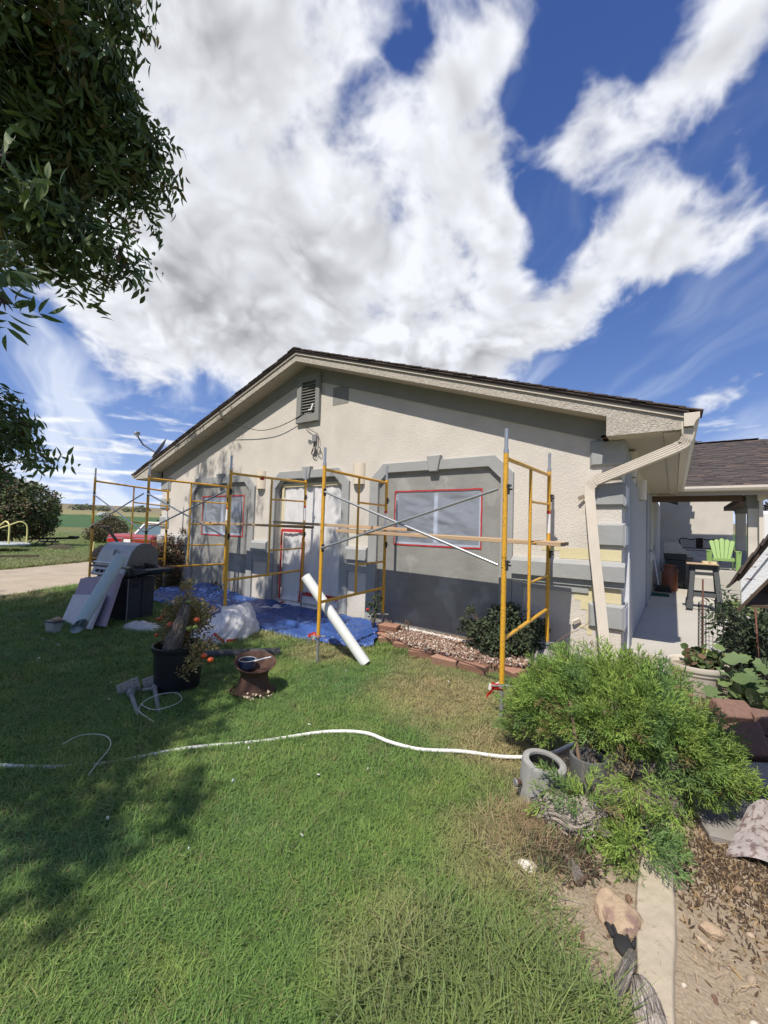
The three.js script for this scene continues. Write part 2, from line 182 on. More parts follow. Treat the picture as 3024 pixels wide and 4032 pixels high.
const M = {
  stucco: mat({ map: tone(1024, 0.35, [0.62, 0.59, 0.54], (u, v) => [1 + 0.12 * fbm(u * 6, v * 6, 5, 6) + 0.05 * fbm(u * 60, v * 60, 3, 60), sstep(0.12, 0.5, fbm(u * 5 + 3, v * 5, 5, 5)) * 0.22, [0.48, 0.445, 0.395]]), bumpMap: T.stucco, bumpScale: 0.005, roughness: 0.92 }),
  lace: mat({ map: tone(512, 0.8, [0.50, 0.465, 0.41], (u, v) => [1 + 0.13 * fbm(u * 10, v * 24, 5, 0)]), bumpMap: T.lace, bumpScale: 0.009, roughness: 0.95 }),
  soffit: mat({ map: tone(256, 0.6, [0.50, 0.46, 0.39], noisy(0.06, 8)), bumpMap: T.stucco, bumpScale: 0.004, roughness: 0.95 }),
  skim: mat({ map: tone(1024, 0.42, [0.265, 0.27, 0.262], (u, v) => { const a = fbm(u * 4, v * 3, 5, 0), b = fbm(u * 9 + 5, v * 20, 4, 0); return [1 + 0.24 * a + 0.16 * b, sstep(0.14, 0.3, fbm(u * 7 + 9, v * 5, 4, 0)) * 0.55, [0.37, 0.375, 0.365]]; }), bumpMap: again(T.fine, 1), bumpScale: 0.002, roughness: 0.9 }),
  trim: mat({ map: tone(512, 0.7, [0.34, 0.355, 0.36], (u, v) => [1 + 0.10 * fbm(u * 5, v * 9, 5, 0) + 0.04 * fbm(u * 50, v * 50, 3, 0), sstep(0.25, 0.5, fbm(u * 4 + 2, v * 6, 4, 0)) * 0.4, [0.44, 0.455, 0.46]]), bumpMap: again(T.fine, 1.5), bumpScale: 0.0025, roughness: 0.9 }),
  rakeGrey: mat({ map: tone(256, 0.6, [0.245, 0.25, 0.24], noisy(0.12, 6)), bumpMap: again(T.fine, 1.2), bumpScale: 0.002, roughness: 0.9 }),
  primer: mat({ map: tone(256, 0.8, [0.62, 0.65, 0.70], noisy(0.10, 8)), roughness: 0.85 }),
  sidePaint: mat({ map: tone(256, 0.6, [0.33, 0.345, 0.365], noisy(0.07, 6)), roughness: 0.85 }),
  cream: mat({ map: tone(256, 1, [0.64, 0.585, 0.51], noisy(0.07, 8)), roughness: 0.55 }),
  creamDark: mat({ color: lin(0.40, 0.34, 0.27), roughness: 0.6 }),
  drip: mat({ color: lin(0.075, 0.052, 0.045), roughness: 0.5 }),
  ceramic: mat({ map: tone(256, 2, [0.70, 0.63, 0.52], noisy(0.05, 8)), bumpMap: again(T.fine, 4), bumpScale: 0.0006, roughness: 0.7 }),
  masking: mat({ map: tone(256, 3, [0.66, 0.60, 0.38], noisy(0.1, 12)), bumpMap: again(T.fine, 4), bumpScale: 0.001, roughness: 0.8 }),
  redTape: mat({ map: tone(256, 2.2, [0.50, 0.028, 0.03], (u, v) => [1 + 0.12 * fbm(u * 8, v * 8, 4, 8), sstep(0.12, 0.4, fbm(u * 5 + 1, v * 5, 5, 5)) * 0.5, [0.42, 0.24, 0.23]]), roughness: 0.6 }),
  film: phys({ color: lin(0.72, 0.79, 0.91), roughness: 0.13, transmission: 0.68, thickness: 0, side: THREE.DoubleSide }),  // blue tint in the colour stands in for reflected sky
  filmOpaque: phys({ color: lin(0.87, 0.88, 0.90), roughness: 0.36, transmission: 0.22, thickness: 0, side: THREE.DoubleSide }),
  glass: phys({ color: lin(0.045, 0.06, 0.085), roughness: 0.08, metalness: 0 }),
  white: mat({ color: lin(0.78, 0.78, 0.77), roughness: 0.5 }),
  vinyl: mat({ color: lin(0.82, 0.82, 0.82), roughness: 0.4 }),
  ventDark: mat({ color: lin(0.13, 0.135, 0.13), roughness: 0.8 }),
  black: mat({ color: lin(0.012, 0.012, 0.013), roughness: 0.55 }),
  blackRubber: mat({ color: lin(0.018, 0.018, 0.02), roughness: 0.8 }),
  cable: mat({ color: lin(0.03, 0.028, 0.026), roughness: 0.6 }),
  yellow: phys({ map: tone(1024, 1.3, [0.70, 0.375, 0.028], (u, v) => [1 + 0.16 * fbm(u * 12, v * 12, 5, 12), sstep(0.27, 0.36, fbm(u * 40 + 3, v * 26, 5, 0)) * 0.8, [0.22, 0.15, 0.09]]), roughness: 0.42, clearcoat: 0.25, clearcoatRoughness: 0.35 }),
  galv: mat({ map: tone(256, 4, [0.50, 0.52, 0.55], (u, v) => [1 + 0.2 * fbm(u * 20, v * 8, 4, 0)]), roughness: 0.38, metalness: 0.75 }),
  galvDull: mat({ map: tone(256, 4, [0.30, 0.31, 0.31], (u, v) => [1 + 0.25 * fbm(u * 12, v * 12, 4, 12), sstep(0.2, 0.4, fbm(u * 9 + 4, v * 9, 4, 9)) * 0.5, [0.22, 0.13, 0.08]]), roughness: 0.6, metalness: 0.35 }),
  plank: mat({ map: tone(512, 1, [0.46, 0.33, 0.21], (u, v) => [1 + 0.28 * fbm(u * 2, v * 48, 4, 0) + 0.12 * fbm(u * 6, v * 140, 2, 0), sstep(0.1, 0.5, fbm(u * 3 + 5, v * 5, 4, 0)) * 0.5, [0.33, 0.26, 0.19]]), bumpMap: T.woodB, bumpScale: 0.001, roughness: 0.85 }),
  plankEnd: mat({ color: lin(0.20, 0.15, 0.10), roughness: 0.9 }),
  shingle: [[0.075, 0.060, 0.057], [0.095, 0.074, 0.068], [0.060, 0.049, 0.049], [0.125, 0.095, 0.080], [0.082, 0.069, 0.067], [0.155, 0.110, 0.085]].map((c, i) => mat({ map: tone(256, 4, c, (u, v) => [1 + 0.45 * noise2(u * 90 + i, v * 90, 0) + 0.15 * fbm(u * 8, v * 8, 3, 8)]), bumpMap: again(T.speck, 3), bumpScale: 0.003, roughness: 0.95 })),
  concrete: mat({ map: tone(1024, 0.3, [0.47, 0.455, 0.41], (u, v) => [1 + 0.10 * fbm(u * 5, v * 5, 6, 5) + 0.06 * noise2(u * 200, v * 200, 200), sstep(0.15, 0.5, fbm(u * 7 + 3, v * 7, 5, 7)) * 0.3, [0.38, 0.365, 0.325]]), bumpMap: again(T.fine, 1), bumpScale: 0.002, roughness: 0.9 }),
  concreteGrey: mat({ map: tone(512, 2, [0.33, 0.33, 0.315], (u, v) => [1 + 0.30 * fbm(u * 6, v * 6, 6, 6) + 0.06 * noise2(u * 120, v * 120, 120)]), bumpMap: again(T.fine, 4), bumpScale: 0.002, roughness: 0.9 }),
  fibre: mat({ map: tone(512, 2, [0.13, 0.135, 0.135], noisy(0.2, 8)), bumpMap: again(T.fine, 4), bumpScale: 0.001, roughness: 0.75 }),
  block: [0, 1, 2].map((i) => mat({ map: tone(256, 3, [[0.36, 0.20, 0.14], [0.40, 0.235, 0.17], [0.32, 0.175, 0.125]][i], (u, v) => [1 + 0.22 * fbm(u * 10 + i, v * 10, 5, 10) + 0.15 * noise2(u * 60, v * 60, 60)]), bumpMap: again(T.soilB, 3), bumpScale: 0.006, roughness: 0.95 })),
  blockShaded: mat({ map: tone(256, 3, [0.21, 0.125, 0.095], (u, v) => [1 + 0.25 * fbm(u * 10, v * 10, 5, 10) + 0.15 * noise2(u * 60, v * 60, 60)]), bumpMap: again(T.soilB, 3), bumpScale: 0.006, roughness: 0.95 }),  // darkened copy of the block colour, shade painted in for the right edge
  soil: mat({ map: tone(1024, 0.7, [0.30, 0.245, 0.178], (u, v) => [1 + 0.22 * fbm(u * 8, v * 8, 6, 8, 0.6) + 0.2 * noise2(u * 140, v * 140, 140), sstep(0.1, 0.5, fbm(u * 6 + 3, v * 6, 5, 6)) * 0.45, [0.42, 0.36, 0.285]]), bumpMap: T.soilB, bumpScale: 0.012, roughness: 1 }),
  mulch: mat({ map: tone(1024, 0.9, [0.15, 0.10, 0.065], (u, v) => [1 + 0.5 * fbm(u * 30, v * 30, 5, 30, 0.6), sstep(0.25, 0.5, fbm(u * 22, v * 60, 3, 0)) * 0.5, [0.36, 0.27, 0.16]]), bumpMap: T.soilB, bumpScale: 0.02, roughness: 1 }),
  drive: mat({ map: tone(1024, 0.25, [0.44, 0.375, 0.29], (u, v) => [1 + 0.22 * fbm(u * 6, v * 6, 5, 6) + 0.16 * noise2(u * 180, v * 180, 180), sstep(0.2, 0.5, fbm(u * 4 + 3, v * 9, 5, 0)) * 0.45, [0.30, 0.25, 0.18]]), bumpMap: again(T.gravelB, 0.5), bumpScale: 0.022, roughness: 1 }),
  tarp: phys({ map: tone(1024, 0.5, [0.034, 0.085, 0.285], (u, v) => [1 + 0.28 * fbm(u * 5, v * 5, 5, 5), sstep(0.26, 0.36, fbm(u * 34, v * 20, 4, 0)) * 0.6 * sstep(0, 0.3, fbm(u * 3 + 1, v * 3, 3, 0) + 0.16), [0.35, 0.42, 0.6]]), roughness: 0.38, bumpMap: again(T.fine, 1), bumpScale: 0.008, side: THREE.DoubleSide }),
  foamBlue: mat({ map: tone(256, 2, [0.47, 0.60, 0.63], noisy(0.06, 10)), roughness: 0.75 }),
  foamLilac: mat({ map: tone(256, 1.5, [0.36, 0.31, 0.40], noisy(0.08, 6)), roughness: 0.85 }),
  foamWhite: mat({ map: tone(256, 1.5, [0.62, 0.62, 0.67], (u, v) => [1 + 0.08 * fbm(u * 5, v * 5, 4, 5), sstep(0.3, 0.45, fbm(u * 6 + 1, v * 10, 4, 0)) * 0.7, [0.78, 0.78, 0.80]]), roughness: 0.8 }),
  pvc: mat({ map: tone(256, 2, [0.70, 0.73, 0.72], noisy(0.06, 8)), roughness: 0.5 }),
  hose: mat({ color: lin(0.75, 0.75, 0.73), roughness: 0.45 }),
  rust: mat({ map: tone(512, 2, [0.085, 0.046, 0.034], (u, v) => [1 + 0.4 * fbm(u * 8, v * 8, 5, 8), sstep(0.1, 0.5, fbm(u * 12 + 3, v * 12, 5, 12)) * 0.5, [0.19, 0.10, 0.065]]), bumpMap: again(T.fine, 3), bumpScale: 0.002, roughness: 0.85, metalness: 0.15 }),
  rustRed: mat({ map: tone(256, 3, [0.25, 0.085, 0.045], (u, v) => [1 + 0.35 * fbm(u * 8, v * 8, 5, 8), sstep(0.2, 0.5, fbm(u * 10, v * 10, 4, 10)) * 0.5, [0.11, 0.05, 0.035]]), roughness: 0.8 }),
  enamel: phys({ color: lin(0.035, 0.055, 0.10), roughness: 0.22, clearcoat: 0.8, clearcoatRoughness: 0.1 }),
  enamelRim: mat({ color: lin(0.55, 0.58, 0.62), roughness: 0.3 }),
  bark: mat({ map: tone(512, 2, [0.20, 0.17, 0.145], (u, v) => { const r = Math.abs(fbm(u * 10, v * 3, 5, 0)); return [0.55 + 1.5 * r]; }), bumpMap: T.barkB, bumpScale: 0.012, roughness: 0.95 }),
  drift: mat({ map: tone(512, 2.5, [0.40, 0.355, 0.31], (u, v) => { const r = fbm(u * 14, v * 2.2, 5, 0); return [1 + 0.6 * r, sstep(0.1, 0.5, -r) * 0.7, [0.13, 0.10, 0.08]]; }), bumpMap: again(T.barkB, 5, 2), bumpScale: 0.02, roughness: 0.95 }),
  twig: mat({ color: lin(0.20, 0.14, 0.095), roughness: 0.9 }),
  bbqBlack: mat({ map: tone(256, 2, [0.028, 0.036, 0.048], noisy(0.35, 6)), roughness: 0.5 }),
  bbqHood: mat({ map: tone(512, 1.6, [0.42, 0.435, 0.46], (u, v) => [1 + 0.22 * fbm(u * 5, v * 12, 5, 0), sstep(0.2, 0.5, fbm(u * 4 + 4, v * 4, 5, 0)) * 0.4, [0.52, 0.52, 0.53]]), roughness: 0.4, metalness: 0.1 }),
  bbqEnd: mat({ map: tone(256, 2, [0.16, 0.165, 0.16], noisy(0.25, 8)), roughness: 0.55, metalness: 0.2 }),
  steel: mat({ color: lin(0.55, 0.56, 0.58), roughness: 0.3, metalness: 0.9 }),
  carRed: phys({ color: lin(0.33, 0.06, 0.07), roughness: 0.35, clearcoat: 0.7, clearcoatRoughness: 0.15 }),
  carWhite: phys({ color: lin(0.78, 0.78, 0.78), roughness: 0.3, clearcoat: 0.6 }),
  carGlass: phys({ color: lin(0.10, 0.15, 0.18), roughness: 0.06 }),
  chrome: mat({ color: lin(0.75, 0.76, 0.78), roughness: 0.12, metalness: 1 }),
  tail: mat({ color: lin(0.35, 0.015, 0.015), roughness: 0.25 }),
  playYellow: mat({ color: lin(0.66, 0.62, 0.24), roughness: 0.5 }),
  playDeck: mat({ color: lin(0.45, 0.50, 0.50), roughness: 0.6 }),
  limeChair: mat({ map: tone(256, 2, [0.26, 0.42, 0.13], noisy(0.06, 6)), roughness: 0.5 }),
  sawPlastic: mat({ color: lin(0.035, 0.042, 0.046), roughness: 0.6 }),
  milkCan: mat({ map: tone(512, 2, [0.20, 0.075, 0.042], (u, v) => [1 + 0.22 * fbm(u * 6, v * 6, 5, 6), sstep(0.2, 0.45, fbm(u * 9 + 2, v * 9, 4, 9)) * 0.6, [0.15, 0.06, 0.04]]), roughness: 0.6 }),
  castBrown: mat({ color: lin(0.045, 0.022, 0.018), roughness: 0.55, metalness: 0.3 }),
  broomBlue: mat({ color: lin(0.55, 0.58, 0.62), roughness: 0.5 }),
  green: mat({ color: lin(0.012, 0.075, 0.055), roughness: 0.55 }),
  planter: mat({ map: tone(256, 3, [0.60, 0.56, 0.48], noisy(0.06, 8)), roughness: 0.5 }),
  peel: mat({ map: tone(1024, 1.2, [0.66, 0.68, 0.71], (u, v) => [1 + 0.06 * fbm(u * 10, v * 10, 4, 10), sstep(0.27, 0.33, fbm(u * 6 + 2, v * 13, 6, 0, 0.58)), [0.15, 0.085, 0.065]]), bumpMap: again(T.fine, 2), bumpScale: 0.002, roughness: 0.8 }),
  darkWood: mat({ map: tone(256, 1, [0.085, 0.058, 0.04], (u, v) => [1 + 0.35 * fbm(u * 3, v * 40, 4, 0)]), roughness: 0.85 }),
  beam: mat({ map: tone(256, 1, [0.125, 0.085, 0.062], noisy(0.12, 6)), roughness: 0.85 }),
  wire: mat({ color: lin(0.025, 0.024, 0.024), roughness: 0.5, metalness: 0.4 }),
  wireLight: mat({ color: lin(0.55, 0.56, 0.55), roughness: 0.4, metalness: 0.4 }),
  canvas: mat({ map: tone(1024, 0.8, [0.42, 0.37, 0.285], (u, v) => [1 + 0.09 * fbm(u * 6, v * 6, 6, 6) + 0.05 * noise2(u * 220, v * 220, 220), sstep(0.15, 0.5, fbm(u * 4 + 3, v * 4, 5, 4)) * 0.4, [0.33, 0.29, 0.22]]), bumpMap: again(T.fine, 1), bumpScale: 0.003, roughness: 0.95, side: THREE.DoubleSide }),
  flagstone: mat({ map: tone(512, 1, [0.27, 0.255, 0.24], (u, v) => [1 + 0.2 * fbm(u * 6, v * 6, 6, 6), sstep(0.2, 0.5, fbm(u * 5 + 2, v * 5, 5, 5)) * 0.5, [0.20, 0.165, 0.135]]), bumpMap: again(T.soilB, 2), bumpScale: 0.004, roughness: 0.95 }),
  sandstone: mat({ map: tone(512, 3, [0.42, 0.32, 0.215], (u, v) => [1 + 0.25 * fbm(u * 6, v * 6, 6, 6), sstep(-0.05, 0.35, fbm(u * 3 + 2, v * 3, 5, 3)), [0.25, 0.165, 0.135]]), bumpMap: again(T.soilB, 3), bumpScale: 0.006, roughness: 0.9 }),
  whiteRock: mat({ map: tone(256, 4, [0.68, 0.64, 0.57], noisy(0.2, 8)), roughness: 0.9 }),
  ironPlate: mat({ map: tone(512, 2.2, [0.33, 0.30, 0.30], (u, v) => [1 + 0.35 * fbm(u * 9, v * 9, 5, 9), sstep(-0.05, 0.3, fbm(u * 16 + 2, v * 16, 6, 16, 0.6)) * 0.85, [0.12, 0.07, 0.065]]), bumpMap: again(T.fine, 3), bumpScale: 0.003, roughness: 0.85 }),
  tomatoRed: phys({ color: lin(0.55, 0.075, 0.012), roughness: 0.25, clearcoat: 0.3 }),
  tomatoGreen: phys({ color: lin(0.17, 0.22, 0.05), roughness: 0.3 }),
  stake: mat({ color: lin(0.20, 0.085, 0.06), roughness: 0.8 }),
};
const leafMat = (r, g, b, tr = 0.35) => phys({ color: lin(r, g, b), roughness: 0.75, transmission: tr, thickness: 0, side: THREE.DoubleSide, vertexColors: false });
const L = {
  grass: leafMat(1, 1, 1, 0.32), tree: leafMat(1, 1, 0.9, 0.3), juniper: leafMat(1, 1, 0.9, 0.2), shrub: leafMat(0.8, 0.8, 0.8, 0.3),
};
// many copies of one small leaf shape: list of [position, quaternion, scale, colour]
function scatter(parent, name, geo, m, list, kind = 'stuff') {
  const o = new THREE.InstancedMesh(geo, m, list.length); o.name = parent === scene ? numbered(name) : name; const x = new THREE.Matrix4(), s = V(1, 1, 1);
  list.forEach(([p, q, k, c], i) => { if (typeof k === 'number') s.set(k, k, k); else s.copy(k); o.setMatrixAt(i, x.compose(p, q, s)); if (c) o.setColorAt(i, c); });
  o.castShadow = o.receiveShadow = true; parent.add(o); if (kind) o.userData.kind = kind; return o;
}
const quat = (x, y, z) => new THREE.Quaternion().setFromEuler(new THREE.Euler(x, y, z, 'YXZ'));
function towards(dir, roll = 0) { return new THREE.Quaternion().setFromUnitVectors(V(0, 1, 0), dir.clone().normalize()).multiply(new THREE.Quaternion().setFromAxisAngle(V(0, 1, 0), roll)); }
// one flat leaf along +y, folded along its rib: length l, width w, at origin
function leafGeo(l, w, fold = 0.25, droop = 0.15, shape = [0, 0.75, 1, 0.72, 0]) {
  const P = [], I = [], n = shape.length - 1;
  for (let i = 0; i <= n; i++) { const t = i / n, y = t * l, z = -droop * l * t * t; P.push(-shape[i] * w / 2, y, z + fold * shape[i] * w / 2, 0, y, z, shape[i] * w / 2, y, z + fold * shape[i] * w / 2); }
  for (let i = 0; i < n; i++) { const a = i * 3, b = a + 3; I.push(a, a + 1, b + 1, a, b + 1, b, a + 1, a + 2, b + 2, a + 1, b + 2, b + 1); }
  const g = new THREE.BufferGeometry(); g.setAttribute('position', new THREE.Float32BufferAttribute(P, 3)); g.setIndex(I); g.computeVertexNormals(); return g;
}
// ---------- ground ----------
const RISE = [[0, 0], [45, 0], [82, 0.12], [200, 3.7], [600, 15], [1500, 44], [5200, 150]];
function terrainY(x, z) { const r = Math.hypot(x, z); let k = 0; while (k < RISE.length - 2 && r > RISE[k + 1][0]) k++; const [a, ha] = RISE[k], [b, hb] = RISE[k + 1]; let h = lerp(ha, hb, clamp((r - a) / (b - a), 0, 1)); if (r > 230) h += fbm(x * 0.004, z * 0.004, 4) * (r - 230) * 0.006; return h; }
{
  const P = [], C = [], U = [], I = [], NR = 150, NA = 300; const radii = [0]; for (let i = 1; i <= NR; i++) radii.push(0.6 * (Math.exp(i / NR * 9.06) - 1));
  for (let i = 0; i <= NR; i++) for (let j = 0; j <= NA; j++) {
    const a = j / NA * 6.28318, x = radii[i] * Math.cos(a), z = radii[i] * Math.sin(a), r = radii[i], n = fbm(x * 0.08 + 3, z * 0.08, 5), m = fbm(x * 0.6, z * 0.6, 4);
    let c;
    if (r < 11) c = [0.15, 0.15, 0.055]; else if (r < 84 + n * 4) c = [lerp(0.13, 0.20, clamp(0.5 + n + m * 0.5, 0, 1)), lerp(0.17, 0.185, clamp(0.5 + n, 0, 1)), 0.062];
    else if (r < 196 + n * 6) c = [0.052 + n * 0.012, 0.125 + n * 0.025, 0.035]; else { const q = fbm(x * 0.012, z * 0.03, 4), f = sstep(200, 500, r); c = [lerp(0.27, 0.235, f) + q * 0.07, lerp(0.255, 0.20, f) + q * 0.04, lerp(0.11, 0.12, f)]; }
    const px = x < -60 || r < 45 ? 0 : 0; P.push(x, terrainY(x, z) + px - 0.03 * sstep(12, 7, r) * 0, z); C.push(...c); U.push(x, z);
  }
  for (let i = 0; i < NR; i++) for (let j = 0; j < NA; j++) { const a = i * (NA + 1) + j, b = a + NA + 1; I.push(a, a + 1, b, b, a + 1, b + 1); }
  const g = new THREE.BufferGeometry(); g.setAttribute('position', new THREE.Float32BufferAttribute(P, 3)); g.setAttribute('color', new THREE.Float32BufferAttribute(C, 3)); g.setAttribute('uv', new THREE.Float32BufferAttribute(U, 2)); g.setIndex(I); g.computeVertexNormals();
  struct('ground', g, mat({ vertexColors: true, map: tone(1024, 0.37, [0.82, 0.82, 0.82], (u, v) => [1 + 0.28 * fbm(u * 8, v * 8, 7, 8, 0.62) + 0.2 * noise2(u * 160, v * 160, 160)]), bumpMap: again(T.soilB, 0.9), bumpScale: 0.02, roughness: 1 }));
}
// a sheet over an outline, cut into triangles, lying a little above the ground
function flat(outline, y, wob = 0, fine = 0) {
  const s = new THREE.Shape(outline.map(([x, z]) => new THREE.Vector2(x, -z))); let g = new THREE.ShapeGeometry(s); const p = g.attributes.position, q = [];
  for (let i = 0; i < p.count; i++) q.push([p.getX(i), -p.getY(i)]);
  g.rotateX(-Math.PI / 2); g = plain(g); const P = g.attributes.position, uv = g.attributes.uv; for (let i = 0; i < P.count; i++) { P.setY(i, y); uv.setXY(i, P.getX(i), P.getZ(i)); } return g;
}
function inside(x, z, poly) { let c = false; for (let i = 0, j = poly.length - 1; i < poly.length; j = i++) { const [xi, zi] = poly[i], [xj, zj] = poly[j]; if ((zi > z) !== (zj > z) && x < ((xj - xi) * (z - zi)) / (zj - zi) + xi) c = !c; } return c; }
// a raised bed: a grid clipped softly to an outline, its rim sinking under the ground
function bed(poly, step, height, wob, seed) {
  const xs = poly.map((p) => p[0]), zs = poly.map((p) => p[1]), x0 = Math.min(...xs), x1 = Math.max(...xs), z0 = Math.min(...zs), z1 = Math.max(...zs), nx = Math.ceil((x1 - x0) / step), nz = Math.ceil((z1 - z0) / step);
  const edge = (x, z) => { let d = 9; for (let i = 0, j = poly.length - 1; i < poly.length; j = i++) { const [ax, az] = poly[j], [cx, cz] = poly[i], t = clamp(((x - ax) * (cx - ax) + (z - az) * (cz - az)) / ((cx - ax) ** 2 + (cz - az) ** 2 + 1e-9), 0, 1); d = Math.min(d, Math.hypot(x - ax - t * (cx - ax), z - az - t * (cz - az))); } return d; };
  const g = sheet((u, v) => { const x = lerp(x0, x1, u), z = lerp(z0, z1, v), d = edge(x, z) * (inside(x, z, poly) ? 1 : -1) + fbm(x * 3, z * 3, 3) * 0.05; return V(x, lerp(-0.05, height, sstep(-0.06, 0.05, d)) + fbm(x * 4 + seed, z * 4, 4) * wob * sstep(0, 0.1, d), z); }, nx, nz, x1 - x0, z1 - z0);
  return g;
}
const DRIVE = [[-6.5, 6], [-8.9, 1.5], [-10.8, -2.45], [-11.7, -4.1], [-13.3, -8], [-16.5, -17], [-23.5, -18], [-20, -11], [-17.8, -6.4], [-16.1, -3.6], [-13.8, 1.5], [-11.5, 6]];
struct('gravel_driveway', flat(DRIVE, 0.012), M.drive);
const SOIL = [[-0.35, -3.75], [-0.62, -3.35], [-0.80, -2.9], [-0.88, -2.55], [-0.88, -2.2], [-0.70, -1.96], [-0.50, -1.78], [-0.30, -1.62], [-0.20, -1.3], [0.05, -0.9], [1.6, -0.7], [2.6, -2], [2.2, -5.66], [-0.4, -5.66], [-0.9, -5.2], [-0.7, -4.4]];
struct('garden_soil', bed(SOIL, 0.045, 0.022, 0.02, 3), M.soil);
const GRAVEL = [[-3.75, -5.28], [-3.5, -5.0], [-3.1, -4.72], [-2.5, -4.46], [-1.9, -4.36], [-1.35, -4.62], [-0.95, -5.0], [-0.6, -5.28]];
struct('gravel_bed', bed([...GRAVEL, [-0.6, -5.5], [-3.75, -5.5]], 0.05, 0.12, 0.025, 8), M.mulch);
const MULCH = [[-10.6, -5.5], [-10.2, -4.75], [-8.8, -4.9], [-7.2, -4.85], [-3.6, -4.9], [-3.4, -5.5]];
struct('planting_bed', bed(MULCH, 0.06, 0.05, 0.025, 5), M.mulch);

function leafTuft() { const r = rng(66), g = []; for (let i = 0; i < 9; i++) { const q = leafGeo(0.02 + 0.012 * r(), 0.009, 0.3, 0.2); const d = V(r() - 0.5, 0.5 + r() * 0.6, r() - 0.5); q.applyQuaternion(towards(d, r() * 6)).translate((r() - 0.5) * 0.04, r() * 0.015, (r() - 0.5) * 0.04); g.push(q); } return join(g); }
// grass: blades in small tufts, thick near, thinner farther off
function tuft(n, rad, h, seed, wide = 0.0034) {
  const r = rng(seed), P = [], I = [];
  for (let i = 0; i < n; i++) {
    const a = r() * 6.28, d = Math.sqrt(r()) * rad, x = Math.cos(a) * d, z = Math.sin(a) * d, hh = h * (0.55 + 0.6 * r()), w = wide * (0.7 + 0.6 * r()), f = r() * 6.28, lean = 0.35 + 1.0 * r() * r() + 0.15, cx = Math.cos(f), cz = Math.sin(f), b = P.length / 3;
    for (let k = 0; k < 3; k++) { const t = k / 3, o = lean * hh * t * t, ww = w * (1 - 0.3 * t) / 2; P.push(x + cx * o - cz * ww, hh * t * (1 - 0.25 * lean * t), z + cz * o + cx * ww, x + cx * o + cz * ww, hh * t * (1 - 0.25 * lean * t), z + cz * o - cx * ww); }
    P.push(x + cx * lean * hh, hh * (1 - 0.25 * lean), z + cz * lean * hh);
    I.push(b, b + 1, b + 3, b, b + 3, b + 2, b + 2, b + 3, b + 5, b + 2, b + 5, b + 4, b + 4, b + 5, b + 6);
  }
  const g = new THREE.BufferGeometry(); g.setAttribute('position', new THREE.Float32BufferAttribute(P, 3)); g.setIndex(I); g.computeVertexNormals(); return g;
}
